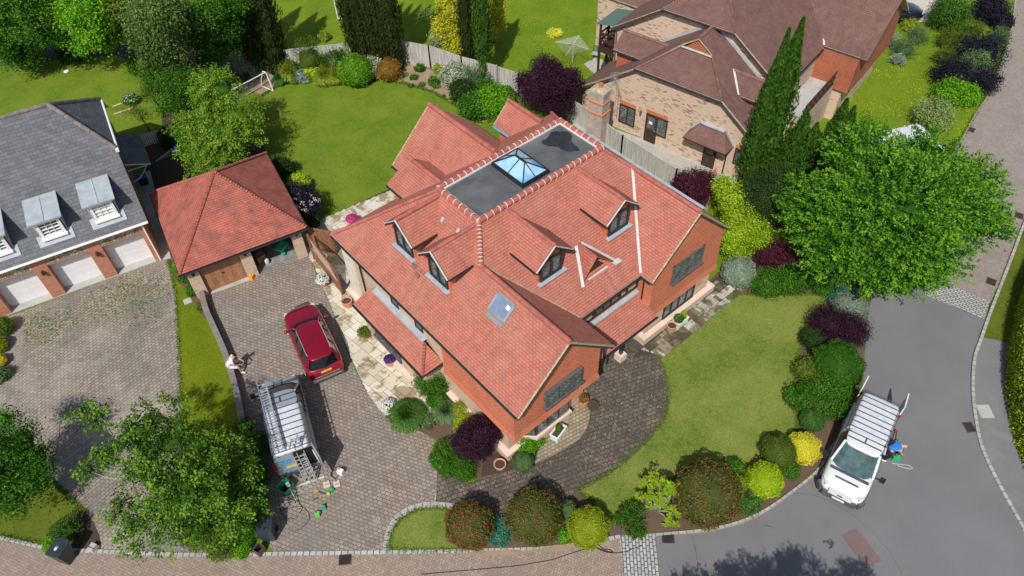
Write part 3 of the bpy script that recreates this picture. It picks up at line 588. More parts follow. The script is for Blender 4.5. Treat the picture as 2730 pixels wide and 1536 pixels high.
# ================================================================ MAIN HOUSE
HS = (17.0, 19.0, 0)
house = empty('tiled_house', HS, 0, 'large red tiled house with a flat felt roof, a glass lantern and four dormers', 'house')
def hb(): return MB(HS)
def part(b, name, mats, parent=house, **k): return b.build(name, mats, parent, **k)
ZE, ZR, ZF = 4.6, 7.15, 8.1
xl, xr, yf, yb = 9.96, 24.5, 14.1, 25.9
FX0, FX1, FY0, FY1 = 13.65, 20.95, 18.75, 21.55
sl_l = (ZF-ZE)/(FX0-xl); sl_f = (ZF-ZE)/(FY0-yf); sl_b = (ZF-ZE)/(yb-FY1); sl_r = (ZF-ZE)/(xr-FX1)
zl = lambda x: ZE+sl_l*(x-xl); zf_ = lambda y: ZE+sl_f*(y-yf); zb = lambda y: ZE+sl_b*(yb-y)
rxl = xl+(ZR-ZE)/sl_l; hyl = yf+(ZR-ZE)/sl_f       # front wing ridge x, y where it meets the hip
rxr = 21.85; zrr = ZE+sl_r*(xr-rxr); hyr = yf+(zrr-ZE)/sl_f
b = hb(); T = .1
b.slab([(xl, 12.1, ZE), (rxl, 12.1, ZR), (rxl, hyl, ZR), (FX0, FY0, ZF), (FX0, FY1, ZF), (xl, yb, ZE)][::-1], T, 0, 1)
b.slab([(15.3, yf, ZE), (19.1, yf, ZE), (rxr, hyr, zrr), (FX1, FY0, ZF), (FX0, FY0, ZF), (rxl, hyl, ZR)], T, 0, 1)
b.slab([(xr, 13.4, ZE), (xr, yb, ZE), (FX1, FY1, ZF), (FX1, FY0, ZF), (rxr, hyr, zrr), (rxr, 13.4, zrr)], T, 0, 1)
b.slab([(xr, yb, ZE), (xl, yb, ZE), (FX0, FY1, ZF), (FX1, FY1, ZF)], T, 0, 1)
b.slab([(rxl, 12.1, ZR), (15.3, 12.1, ZE), (15.3, yf, ZE), (rxl, hyl, ZR)], T, 0, 1)
b.slab([(19.1, 13.4, ZE), (rxr, 13.4, zrr), (rxr, hyr, zrr), (19.1, yf, ZE)][::-1], T, 0, 1)
# rear wings
RLx, RLz = 17.95, 7.1; yj = yb-(RLz-ZE)/sl_b
b.slab([(15.2, 28.25, ZE), (15.2, yb, ZE), (RLx, yj, RLz), (RLx, 28.25, RLz)], T, 0, 1)
b.slab([(20.7, yb, ZE), (20.7, 28.25, ZE), (RLx, 28.25, RLz), (RLx, yj, RLz)], T, 0, 1)
RRx = 22.5; yk = yb-(5.7-ZE)/sl_b
b.slab([(21.4, 27.3, ZE), (21.4, yb, ZE), (RRx, yk, 5.7), (RRx, 27.3, 5.7)], T, 0, 1)
b.slab([(23.6, yb, ZE), (23.6, 27.3, ZE), (RRx, 27.3, 5.7), (RRx, yk, 5.7)], T, 0, 1)
S2x, S2z = 15.06, 6.4; S2l, S2r, S2e = 13.6, 16.2, 5.5
b.slab([(S2l, 26.2, S2e), (S2l, yb-(S2e-ZE)/sl_b, S2e), (S2x, yb-(S2z-ZE)/sl_b, S2z), (S2x, 26.2, S2z)], T, 0, 1)
b.slab([(S2r, 24.6, S2e), (S2r, 26.2, S2e), (S2x, 26.2, S2z), (S2x, 23.4, S2z)], T, 0, 1)
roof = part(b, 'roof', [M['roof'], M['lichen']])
# ridge and hip tiles, each a half round with mortar at the joint
def ridge(b, p0, p1, r=.12, step=.33, m=0, mm=1, lift=.02, thick=.012, jagged=0):
    p0, p1 = Vector(p0), Vector(p1); d = p1-p0; L = d.length; d.normalize(); n = max(1, int(L/step)); st = L/n
    for i in range(n):
        a = p0+d*(i*st); c = p0+d*((i+1)*st-.012); up = Vector((0, 0, lift+(random.uniform(-.006, .006))))
        rr = r*(1+jagged*.5)
        b.tube([a+up, c+up+Vector((0, 0, .012+.03*jagged))], [r, rr], 10, m)
        if mm is not None: b.tube([c+up-d*.012, c+up+d*.022], r+thick, 10, mm)
b = hb()
for p0, p1 in (((rxl, 12.1, ZR), (rxl, hyl, ZR)), ((rxr, 13.4, zrr), (rxr, hyr, zrr))): ridge(b, p0, p1, .11, .3, 0, 0, .0, .006)
ridge(b, (RLx, 28.25, RLz), (RLx, yj+.1, RLz), .14, .42, 0, 0, .02, .012)
ridge(b, (RRx, 27.3, 5.7), (RRx, yk, 5.7), .12, .42, 0, 0, .02, .012)
ridge(b, (S2x, 26.2, S2z), (S2x, 23.5, S2z), .12, .42, 0, 0, .02, .012)
part(b, 'ridge_tiles', [M['ridge'], M['mortar']], roof, smooth=False)
b = hb()
for p0, p1 in (((FX0, FY1, ZF), (xl, yb, ZE)), ((FX1, FY0, ZF), (rxr, hyr, zrr)), ((FX1, FY1, ZF), (xr, yb, ZE))): ridge(b, p0, p1, .075, .16, 0, None, .0, 0, .55)
ridge(b, (FX0, FY0, ZF), (rxl, hyl, ZR), .095, .16, 0, 1, .01, .014, .3)
part(b, 'hip_tiles', [M['ridge'], M['mortar']], roof)
b = hb(); e = .02
cor = [(FX0, FY0), (FX1, FY0), (FX1, FY1), (FX0, FY1)]
for i in range(4):
    a, c = cor[i], cor[(i+1) % 4]; ridge(b, (*a, ZF), (*c, ZF), .135, .36, 0, 1, .07, .018)
part(b, 'parapet_tiles', [M['ridge'], M['mortar']], roof)
b = hb()
b.slab([(FX0+.12, FY0+.12, ZF+.0), (FX1-.12, FY0+.12, ZF), (FX1-.12, FY1-.12, ZF), (FX0+.12, FY1-.12, ZF)], .08, 0)
for y in (19.65, 20.45): b.box((17.3, y, ZF+.003), (6.9, .03, .008), 0)
fr = part(b, 'flat_roof', [M['felt']])
b = hb()
for (c, d) in (((17.3, FY0+.15, ZF+.05), (7.06, .03, .09)), ((17.3, FY1-.15, ZF+.05), (7.06, .03, .09)), ((FX0+.15, 20.15, ZF+.05), (.03, 2.5, .09)), ((FX1-.15, 20.15, ZF+.05), (.03, 2.5, .09))): b.box(c, d, 0)
part(b, 'edge_trim', [M['white']], fr)
b = hb(); pr = random.Random(4); pts = []
for a in range(26):
    t = 2*pi*a/26; r = 1+.16*sin(3*t)+.12*sin(5*t+1)+pr.uniform(-.07, .07); pts.append((19.95+.62*r*cos(t)+.12*sin(2*t), 20.35+.88*r*sin(t), ZF+.010))
b.poly(pts); part(b, 'puddle', [M['puddle']], fr)
# lantern
b = hb(); lx0, lx1, ly0, ly1 = 16.45, 17.95, 19.15, 21.2; lz = ZF+.18; bz = ZF+.16
rx, ra, rb_, rz = (lx0+lx1)/2, ly0+.72, ly1-.72, ZF+.62
g = hb(); C4 = [(lx0, ly0), (lx1, ly0), (lx1, ly1), (lx0, ly1)]; A = (rx, ra, rz); B = (rx, rb_, rz)
g.poly([(*C4[0], lz), (*C4[1], lz), A]); g.poly([(*C4[1], lz), (*C4[2], lz), B, A]); g.poly([(*C4[2], lz), (*C4[3], lz), B]); g.poly([(*C4[3], lz), (*C4[0], lz), A, B])
b.box((rx, (ly0+ly1)/2, ZF+.1), (lx1-lx0+.1, ly1-ly0+.1, .18), 0)
for i in range(4): b.bar((*C4[i], lz), (*C4[(i+1) % 4], lz), .06, .06)
for c, t in ((C4[0], A), (C4[1], A), (C4[2], B), (C4[3], B)): b.bar((*c, lz+.01), (t[0], t[1], rz+.01), .05, .05)
b.bar(A, B, .09, .07)
ym = (ly0+ly1)/2
for s in (lx0, lx1): b.bar((s, ym, lz+.01), (rx, ym, rz+.01), .04, .04)
b.bar((rx, ly0, lz+.01), (rx, ra, rz+.01), .04, .04); b.bar((rx, ly1, lz+.01), (rx, rb_, rz+.01), .04, .04)
la = part(b, 'roof_lantern', [M['black']]); part(g, 'lantern_glass', [M['lantern']], la)
# walls: brick below, hung tiles above
wx0, wx1, wy0, wy1 = 10.2, 24.25, 14.35, 25.65
def wall(b, pts, t, m=0):
    """vertical slab through pts (outer face), thickness t towards inside"""
    a = Vector(pts[1])-Vector(pts[0]); u_ = a.normalized(); lo = min(Vector(p).dot(u_) for p in pts); hi = max(Vector(p).dot(u_) for p in pts)
    pts = [Vector(p)+u_*(.004 if Vector(p).dot(u_) < lo+.01 else (-.004 if Vector(p).dot(u_) > hi-.01 else 0)) for p in pts]; n = Vector((a.x, a.y, 0)).normalized().cross(Vector((0, 0, 1)))
    b.slab(pts, t, m, m, down=(-n.x, -n.y, 0))
b = hb(); Z2 = 2.19
wall(b, [(wx0, wy1, 0), (wx0, 17.3, 0), (wx0, 17.3, ZE-.02), (wx0, wy1, ZE-.02)], .25)
wall(b, [(wx0, 17.3, 0), (wx0, 13.15, 0), (wx0, 13.15, Z2), (wx0, 17.3, Z2)], .25)
wall(b, [(wx0, 13.15, 0), (14.75, 13.15, 0), (14.75, 13.15, Z2), (wx0, 13.15, Z2)], .25)
wall(b, [(14.75, 13.15, 0), (14.75, wy0, 0), (14.75, wy0, ZE-.03), (14.75, 13.15, ZE-.03)], .25)
wall(b, [(14.75, wy0, 0), (19.4, wy0, 0), (19.4, wy0, ZE-.03), (14.75, wy0, ZE-.03)], .25)
wall(b, [(19.4, wy0, 0), (19.4, 13.65, 0), (19.4, 13.65, Z2-.1), (19.4, wy0, Z2-.1)], .25)
wall(b, [(19.4, 13.65, 0), (wx1, 13.65, 0), (wx1, 13.65, Z2), (19.4, 13.65, Z2)], .25)
wall(b, [(wx1, 13.65, 0), (wx1, wy1, 0), (wx1, wy1, ZE-.05), (wx1, 13.65, ZE-.05)], .25)
wall(b, [(wx1, wy1, 0), (wx0, wy1, 0), (wx0, wy1, ZE-.05), (wx1, wy1, ZE-.05)], .25)
part(b, 'brick_wall', [M['brick']])
b = hb(); O = .1
# front wing hung tiles, kicked out at the foot
def hang(b, x0, x1, y, zb_, ztops, kick=.07):
    top = [(x0, y, zb_+.35)]+[(x1, y, zb_+.35)]+ztops
    b.poly(top); b.poly([(x0-kick, y-kick, zb_), (x1+kick, y-kick, zb_), (x1, y, zb_+.35), (x0, y, zb_+.35)])
    b.poly([(x0-kick, y-kick, zb_), (x0-kick, y+.9, zb_), (x1+kick, y+.9, zb_), (x1+kick, y-kick, zb_)])
hang(b, 10.05, 14.93, 12.52, 2.2, [(14.93, 12.52, ZE-.02), (rxl, 12.52, ZR-.18), (10.05, 12.52, ZE-.02)])
b.poly([(10.05, 17.3, 2.55), (10.05, 12.52, 2.55), (10.05, 12.52, ZE+.02), (10.05, 17.3, ZE+.02)]); b.poly([(9.98, 17.3, 2.2), (9.98, 12.45, 2.2), (10.05, 12.52, 2.55), (10.05, 17.3, 2.55)])
b.poly([(9.98, 17.3, 2.203), (10.3, 17.3, 2.203), (10.3, 12.46, 2.203), (9.98, 12.46, 2.203)]); b.poly([(9.98, 17.3, 2.2), (10.05, 17.3, 2.55), (10.05, 17.3, ZE), (10.3, 17.3, ZE), (10.3, 17.3, 2.2)])
b.poly([(14.93, 12.52, 2.5), (14.93, 14.4, 2.5), (14.93, 14.4, ZE+.02), (14.93, 12.52, ZE+.02)]); b.poly([(15.0, 12.45, 2.2), (15.0, 14.4, 2.2), (14.93, 14.4, 2.55), (14.93, 12.52, 2.55)])
hang(b, 19.3, 24.33, 13.5, 1.78, [(24.33, 13.5, ZE), (rxr, 13.5, zrr-.18), (19.3, 13.5, ZE)])
b.poly([(19.3, wy0, 2.13), (19.3, 13.5, 2.13), (19.3, 13.5, ZE), (19.3, wy0, ZE)]); b.poly([(19.23, wy0, 1.78), (19.23, 13.43, 1.78), (19.3, 13.5, 2.13), (19.3, wy0, 2.13)])
b.poly([(24.33, 13.5, 2.13), (24.33, 17, 2.13), (24.33, 17, ZE+.05), (24.33, 13.5, ZE+.05)]); b.poly([(24.4, 13.43, 1.78), (24.4, 17, 1.78), (24.33, 17, 2.13), (24.33, 13.5, 2.13)])
# rear wings, clad with the same tiles
for (x0, x1, y1, rx_, rz_, zt) in ((15.45, 20.45, 28.0, RLx, RLz, ZE), (21.62, 23.4, 27.1, RRx, 5.7, ZE), (13.8, 16.3, 26.0, S2x, S2z, S2e)):
    zb0 = 0 if x0 > 14 else 3.0
    b.poly([(x0, y1, zb0), (x0, 24.5, zb0), (x0, 24.5, zt), (x0, y1, zt)]); b.poly([(x1, 24.5, zb0), (x1, y1, zb0), (x1, y1, zt), (x1, 24.5, zt)])
    b.poly([(x1, y1, zb0), (x0, y1, zb0), (x0, y1, zt), (rx_, y1, rz_-.15), (x1, y1, zt)])
part(b, 'hung_tile_wall', [M['hang']])
b = hb()
for (p, q, h, t) in (((wx0-.1, 13.3), (wx0-.1, 17.2), .5, .3), ((wx0-.1, 13.08), (10.9, 13.08), .505, .3), ((19.36, 13.46), (24.22, 13.46), .46, .26), ((19.25, 13.46), (19.25, 14.2), .465, .26), ((wx0-.12, 23.8), (wx0-.12, 25.75), .62, .3), ((24.36, 13.46), (24.36, 16), .467, .26)):
    d = Vector((q[0]-p[0], q[1]-p[1], 0)); L = d.length; c = ((p[0]+q[0])/2, (p[1]+q[1])/2, h/2); b = hb(); D_ = (t if abs(d.x) < .1 else L+t*.99, t if abs(d.y) < .1 else L+t*.99); b.box((c[0], c[1], (h-.07)/2), (D_[0], D_[1], h-.07), 0); b.box((c[0], c[1], h-.035), (D_[0]+.03, D_[1]+.03, .07), 1, top=.995); part(b, 'plinth', [M['plinthb'], M['plinth']])
# whitewashed flank beside the gate, brick piers under the porch
b = hb(); b.box((wx0-.02, 25.1, 2.5), (.06, 1.0, 3.9)); part(b, 'painted_wall_end', [M['render']])
# gutters, bargeboards, pipes
b = hb()
for p, q in (((xl-.04, 12.2, ZE-.1), (xl-.04, yb, ZE-.1)), ((15.35, yf, ZE-.1), (15.35, 12.2, ZE-.1)), ((15.45, yf-.05, ZE-.1), (19.0, yf-.05, ZE-.1)), ((19.05, 13.5, ZE-.1), (19.05, yf, ZE-.1)), ((xr+.04, 13.5, ZE-.1), (xr+.04, yb, ZE-.1)), ((xl, yb+.04, ZE-.1), (15.2, yb+.04, ZE-.1)), ((15.15, yb+.1, ZE-.1), (15.15, 28.25, ZE-.1)), ((20.75, yb+.1, ZE-.1), (20.75, 28.25, ZE-.1)), ((S2l-.04, 24.9, S2e-.1), (S2l-.04, 26.2, S2e-.1)), ((S2r+.04, 24.8, S2e-.06), (S2r+.04, 26.2, S2e-.06))): b.tube([p, q], .055, 8)
part(b, 'gutter', [M['black']])
b = hb(); b.tube([(21.35, yb+.1, ZE-.1), (21.35, 27.3, ZE-.1)], .06, 8); part(b, 'blue_gutter', [plain('pale_blue_gutter', (.14, .34, .5), .4)])
for pts in ([(10.02, 23.9, ZE-.1), (10.12, 23.9, ZE-.35), (10.12, 23.9, 0.6)], [(19.15, 13.85, ZE-.1), (19.2, 13.95, ZE-.4), (19.2, 13.95, 2.3)], [(15.28, 12.6, ZE-.1), (15.28, 12.6, 2.5)]):
    b = hb(); b.tube(pts, .04, 8); part(b, 'downpipe', [M['black']])
b = hb()
def verge(b, e0, ap, e1, dy, w=.16, t=.05):
    for p, q in ((e0, ap), (e1, ap)):
        b.bar((p[0], p[1]+dy, p[2]-.14), (q[0], q[1]+dy, q[2]-.14), t, w, 0); b.bar((p[0], p[1]+dy*.4, p[2]-.005), (q[0], q[1]+dy*.4, q[2]-.005), .07, .035, 1)
verge(b, (xl, 12.1, ZE), (rxl, 12.1, ZR), (15.3, 12.1, ZE), .03); verge(b, (19.1, 13.4, ZE), (rxr, 13.4, zrr), (xr, 13.4, ZE), .03)
verge(b, (15.2, 28.25, ZE), (RLx, 28.25, RLz), (20.7, 28.25, ZE), -.03); verge(b, (21.4, 27.3, ZE), (RRx, 27.3, 5.7), (23.6, 27.3, ZE), -.03)
part(b, 'bargeboard', [M['bargebrown'], M['lichen']])
b = hb(); b.bar((19.12, yf+.06, ZE+.05), (rxr-.03, hyr-.04, zrr+.05), .12, .03, 0); b.bar((15.28, yf+.05, ZE+.05), (rxl+.05, hyl, ZR+.02), .05, .03, 1); b.bar((24.56, 15, 4.7), (24.56, 23, 4.7), .16, .03, 2)
part(b, 'valley_strip', [M['leadw'], M['lichen'], M['lead']])
# windows
def window(parent, name, c, wd, h, axis, n=3, depth=.08, frame='black', sill=None, glass='leadglass', out=-1, shs=HS, fw=.055, bars=0):
    """axis 'x': window runs along x and looks to y*out; axis 'y': runs along y and looks to x*out"""
    b = MB(shs)
    def P(u, v, d): return (c[0]+u, c[1]+d*out, c[2]+v) if axis == 'x' else (c[0]+d*out, c[1]+u, c[2]+v)
    def D(u, v, d): return (u, d, v) if axis == 'x' else (d, u, v)
    for s in (-1, 1):
        b.box(P(s*(wd/2-fw/2), 0, depth/2), D(fw, h, depth), 0); b.box(P(0, s*(h/2-fw/2), depth/2-.002), D(wd-.004, fw, depth), 0)
    for i in range(1, n): b.box(P(-wd/2+i*wd/n, 0, depth/2-.006), D(fw*1.15, h-.01, depth), 0)
    for i in range(1, bars+1): b.box(P(0, -h/2+i*h/(bars+1), depth/2-.01), D(wd-.02, .03, depth*.8), 0)
    b.box(P(0, 0, depth*.25), D(wd-.03, h-.03, depth*.3), 1)
    if sill: b.box(P(0, -h/2-.03, depth/2+.05), D(wd+.1, .06, depth+.14), 2)
    return b.build(name, [M[frame], M[glass], M[sill or frame]], parent)
window(house, 'gable_window', (21.72, 13.5, 3.98), 2.15, 1.12, 'x', 4, .10, 'ledger', 'ledger')
window(house, 'ground_floor_window', (21.88, 13.66, 1.05), 2.3, 1.2, 'x', 4, .09, 'black', 'black')
# oriel in the front gable
b = hb(); b.box((12.7, 12.44, 3.72), (2.05, .2, .98), 0); b.box((12.7, 12.41, 3.17), (2.15, .3, .12), 0, top=1); oriel = part(b, 'oriel_window', [M['ledger']])
g = hb()
for i in range(3): g.box((12.05+i*.65, 12.335, 3.72), (.54, .03, .82))
g.box((11.672, 12.43, 3.72), (.02, .1, .8)); part(g, 'oriel_glass', [M['leadglass']], oriel)
# ground floor bay under the front gable
b = hb(); B0, B1, BY = 11.1, 13.5, 12.72
pl = [(B0, 13.15), (B0+.38, BY), (B1-.0, BY), (B1+.02, 13.15)]
def prism(b, pl, z0, z1, m):
    n = len(pl)
    for i in range(n):
        a, c = pl[i], pl[(i+1) % n]; b.poly([(*a, z0), (*c, z0), (*c, z1), (*a, z1)], m)
    b.poly([(*p, z1) for p in pl], m)
prism(b, pl, 0, .56, 0); prism(b, [(B0-.06, 13.14), (B0+.34, BY-.07), (B1+.06, BY-.07), (B1+.08, 13.14)], .55, .70, 1)
prism(b, [(B0+.03, 13.14), (B0+.40, BY+.05), (B1-.04, BY+.05), (B1-.03, 13.14)], .7, 2.19, 2)
bay = part(b, 'bay_window', [M['brick'], M['plinth'], M['black']])
g = hb()
for i in range(3): g.box((B0+.40+.34+i*.645, BY+.04, 1.44), (.52, .03, 1.25))
g.bar((B0+.08, 13.04, 1.44), (B0+.34, BY+.12, 1.44), .035, 1.25); part(g, 'bay_glass', [M['leadglass']], bay)
# first floor timber band over the porch
b = hb(); yy = wy0-.03
for z in (3.55, 4.32): b.box((17.2, yy, z), (4.1, .06, .1), 0)
for x in (15.2, 16.35, 18.05, 18.5, 19.2): b.box((x, yy-.004, 3.93), (.1, .06, .7), 0)
part(b, 'timber_band', [M['darkwood']])
window(house, 'landing_window', (17.2, wy0, 3.93), 1.55, .68, 'x', 3, .07, 'darkwood')
window(house, 'small_window', (wx0, 21.1, 3.6), .6, .55, 'y', 1, .05, 'black', None, 'glass'); window(house, 'small_window', (wx0, 19.2, 3.6), .6, .55, 'y', 1, .05, 'black', None, 'glass')
# porch
b = hb(); b.slab([(15.1, 13.0, 2.45), (19.3, 13.0, 2.45), (19.3, wy0, 3.2), (15.1, wy0, 3.2)], .1, 0, 1)
po = part(b, 'porch_roof', [M['roof'], M['bargebrown']])
b = hb(); b.box((17.15, wy0-.09, 3.24), (4.2, .22, .07)); part(b, 'flashing', [M['lead']], po)
b = hb(); b.tube([(15.2, 12.95, 2.4), (19.35, 12.95, 2.4)], .05, 8); part(b, 'porch_gutter', [M['black']], po)
b = hb(); b.box((17.7, 13.55, 1.45), (.15, .15, 2.1), 2); b.box((17.7, 13.55, .22), (.42, .42, .44), 1); b.bar((17.7, 13.55, 2.1), (18.2, 13.55, 2.45), .08, .08, 2); b.box((17.2, 13.2, 2.38), (4.2, .12, .12), 0); part(b, 'porch_post', [M['darkwood'], M['plinth'], M['black']])
b = hb(); b.box((17.3, wy0-.03, 1.05), (1.0, .06, 2.1)); part(b, 'front_door', [M['darkwood']])
# lean-to on the left flank
L0, L1, LX = 17.6, 23.35, 9.05
b = hb(); zt, zo = 3.15, 2.45
b.slab([(LX, L1-.1, zo), (LX, L0+.0, zo), (9.98, L0+.95, zt), (9.98, L1-.35, zt)][::-1], .1, 0, 1)
b.slab([(LX, L0, zo), (10.2, L0, zo), (10.2, L0+.2, zo+.1), (9.98, L0+.95, zt)], .1, 0, 1); b.slab([(10.2, L1, zo), (LX, L1-.1, zo), (9.98, L1-.35, zt)], .1, 0, 1)
le = part(b, 'lean_to_roof', [M['roof'], M['bargebrown']])
b = hb(); b.box((10.06, 20.7, zt+.03), (.3, 4.1, .06)); part(b, 'flashing', [M['lead']], le)
b = hb(); ridge(b, (9.98, L0+.95, zt), (LX, L0, zo), .06, .15, 0, None, 0, 0, .5); part(b, 'hip_tiles', [M['ridge']], le)
b = hb(); b.tube([(LX-.04, L1-.1, zo-.08), (LX-.04, L0, zo-.08), (10.1, L0-.04, zo-.08)], .05, 8); part(b, 'lean_to_gutter', [M['black']], le)
b = hb()
for (a, c) in (((9.4, L0+.35), (9.4, 20.0)), ((9.4, 22.6), (9.4, L1-.3))): b.box((9.5, (a[1]+c[1])/2, 1.2), (.25, abs(c[1]-a[1]), 2.4))
b.box((9.85, L0+.45, 1.2), (.85, .22, 2.4)); b.box((9.85, L1-.35, 1.2), (.85, .22, 2.4)); b.box((9.55, 21.3, .2), (.2, 2.7, .4)); part(b, 'lean_to_wall', [M['brick']])
window(house, 'lean_to_window', (9.55, 21.35, 1.35), 2.3, 1.75, 'y', 4, .08, 'ledger', 'ledger')
b = hb(); b.box((9.3, 19.2, .18), (.35, 3.2, .36)); part(b, 'lean_to_plinth', [M['plinth']])
# dormers
def dormer(c, ang, front, base_z=5.85, hw=.72, ow=1.05, ze=7.05, zr=7.95, back=2.6, lab=None):
    """local frame: looks to -y, ridge runs to +y; c = (x, y) of the wall face"""
    R = Matrix.Rotation(ang, 3, 'Z')
    def P(x, y, z): v = R@Vector((x, y, 0)); return (c[0]+v.x, c[1]+v.y, z)
    sl = (zr-ze)/ow
    b = hb(); b.poly([P(-hw, 0, base_z-.12), P(hw, 0, base_z-.12), P(hw, 0, ze+.12), P(0, 0, zr-.1), P(-hw, 0, ze+.12)])
    for s in (-1, 1): b.poly([P(s*hw, 0, base_z-.12), P(s*hw, front, ze-.1), P(s*hw, front, ze+.15), P(s*hw, 0, ze+.15)])
    d = part(b, 'dormer', [M['hang']])
    if lab: d['label'] = lab
    b = hb()
    for s in (-1, 1):
        q = [P(s*ow, -.27, ze), P(0, -.27, zr), P(0, back, zr), P(s*ow, front, ze)]
        b.slab(q if s > 0 else q[::-1], .07, 0, 1)
    rf = part(b, 'dormer_roof', [M['roof'], M['bargebrown']], d)
    b = hb(); ridge(b, P(0, -.27, zr), P(0, back, zr), .095, .3, 0, 0, 0, .007); part(b, 'dormer_ridge', [M['ridge'], M['mortar']], d)
    b = hb()
    for s in (-1, 1):
        b.bar(P(s*ow, -.24, ze-.09), P(0, -.24, zr-.09), .04, .14, 1); b.bar(P(s*ow, -.285, ze+.005), P(0, -.285, zr+.005), .06, .04, 0)
        b.tube([P(s*(ow+.03), -.2, ze-.07), P(s*(ow+.03), front-.1, ze-.07)], .04, 6, 1)
    part(b, 'dormer_verge', [M['leadw'], M['black']], d)
    b = hb(); wz0, wz1 = base_z+.06, ze+.02; w = hw-.1
    b2 = R.to_4x4()
    def bx(x, y, z, dx, dy, dz, m): b.box(P(x, y, z), (dx, dy, dz), m, rz=ang)
    for s in (-1, 0, 1): bx(s*(w-.04), -.04, (wz0+wz1)/2, .09 if s else .11, .09, wz1-wz0, 0)
    bx(0, -.038, wz1, w*2, .088, .09, 0); bx(0, -.038, wz0+.02, w*2, .088, .1, 0); bx(0, -.012, (wz0+wz1)/2, w*2-.1, .02, wz1-wz0-.1, 1)
    bx(0, -.13, wz0-.06, w*2+.35, .26, .04, 2); part(b, 'dormer_window', [M['black'], M['leadglass'], M['lead']], d)
yw = 15.95
dormer((15.17, yw), 0, 1.7, 5.95); dormer((19.3, yw), 0, 1.7, 5.95)
dormer((11.42, 21.38), -pi/2, 1.45, 5.92, back=2.25); dormer((11.42, 18.87), -pi/2, 1.45, 5.92, back=2.25)
# small gablet low on the front slope
b = hb(); gx, gz = 17.22, 6.3; gy0 = 15.0; gh = 1.05; za = 5.33; yt = yf+(gz-ZE)/sl_f
b.slab([(gx-gh, gy0, za), (gx, gy0+.15, gz), (gx, yt, gz)][::-1], .06, 0, 0); b.slab([(gx+gh, gy0, za), (gx, gy0+.15, gz), (gx, yt, gz)], .06, 0, 0)
ga = part(b, 'gablet', [M['roofg']])
b = hb(); b.poly([(gx-.7, gy0+.22, za-.05), (gx+.7, gy0+.22, za-.05), (gx, gy0+.22, gz-.25)]); part(b, 'gablet_louvre', [M['darkwood']], ga)
b = hb(); b.bar((gx-gh-.02, gy0-.12, za-.02), (gx-.22, yt-.1, gz-.02), .14, .04); b.bar((gx+gh+.1, gy0-.05, za-.0), (gx+.1, yt-.1, gz-.02), .12, .04); b.box((gx, gy0+.02, za+.02), (1.2, .1, .04)); b.box((gx+gh+.05, gy0-.05, za+.03), (.4, .28, .05))
part(b, 'gablet_flashing', [M['leadw']], ga)
# rooflight on the left slope
def onl(x, y, d=0): n = Vector((-sl_l, 0, 1)).normalized(); return (x+n.x*d, y, zl(x)+n.z*d)
b = hb(); x0, x1, y0, y1 = 11.8, 12.38, 15.02, 15.98
for (p, q) in (((x0, y0), (x0, y1)), ((x1, y0), (x1, y1)), ((x0, y0), (x1, y0)), ((x0, y1), (x1, y1))): b.bar(onl(*p, .05), onl(*q, .05), .12, .09)
b.bar(onl(x0-.14, y0, .03), onl(x0-.14, y1, .03), .2, .03)
sk = part(b, 'rooflight', [M['skyframe']])
g = hb(); g.poly([onl(x0, y0, .05), onl(x1, y0, .05), onl(x1, y1, .05), onl(x0, y1, .05)][::-1]); part(g, 'rooflight_glass', [M['skyglass']], sk)
g = hb(); g.poly([onl(12.15, 15.12, .056), onl(12.28, 15.12, .056), onl(12.28, 15.32, .056), onl(12.15, 15.32, .056)][::-1]); part(g, 'rooflight_label', [M['white']], sk)
for (x, y) in ((12.95, 19.35), (12.9, 20.4)):
    b = hb(); b.slab([onl(x, y, .04), onl(x+.16, y, .06), onl(x+.16, y+.16, .06), onl(x, y+.16, .04)][::-1], .05); part(b, 'roof_vent', [M['lead']])
for (x, y) in ((11.0, 19.9), (11.15, 20.35), (11.2, 19.75)):
    b = hb(); b.slab([onl(x, y, .05), onl(x+.1, y, .05), onl(x+.1, y+.32, .05), onl(x, y+.32, .05)][::-1], .04); part(b, 'tile_vent', [M['ridgen']])
# ================================================================ BRICK GARAGE
GO = (4.494, 31.114)
ga = empty('brick_garage', GO, radians(-10.7), 'brick double garage with a mottled red pyramid roof and one door open', 'garage')
Z0 = (0, 0, 0)
def lb(): return MB(Z0)
b = lb(); e = [(-.87, -.35, 2.3), (5.9, -.42, 2.3), (6.02, 6.9, 2.3), (-.77, 6.9, 2.3)]; ap = (2.75, 3.3, 4.85)
for i in range(4): b.slab([e[i], e[(i+1) % 4], ap], .1, 0, 1)
r_ = b.build('roof', [M['roofg'], M['black']], ga)
b = lb()
for i in range(4): ridge(b, ap, e[i], .07, .15, 0, None, 0, 0, .5)
b.build('hip_tiles', [M['roofg']], r_)
b = lb()
for i in range(4): b.tube([(e[i][0], e[i][1]-(.05 if i < 1 else 0), 2.2), (e[(i+1) % 4][0], e[(i+1) % 4][1]-(.05 if i < 1 else 0), 2.2)], .055, 6)
b.build('gutter', M['black'], ga)
b = lb()
for (x0, x1) in ((-.6, 0), (2.15, 2.75), (5.0, 5.55)): b.box(((x0+x1)/2, .12, 1.07), (x1-x0, .4, 2.14))
b.box((-.47, 3.3, 1.07), (.25, 6.2, 2.14)); b.box((5.42, 3.3, 1.07), (.25, 6.2, 2.14)); b.box((2.5, 6.45, 1.07), (5.8, .25, 2.14)); b.build('brick_wall', M['brick'], ga)
b = lb(); b.box((3.87, .1, 2.12), (2.25, .2, .13)); b.box((1.07, .1, 2.14), (2.15, .2, .12)); b.build('lintel', M['beam'], ga)
b = lb(); b.box((1.075, .14, 1.03), (2.13, .05, 2.06))
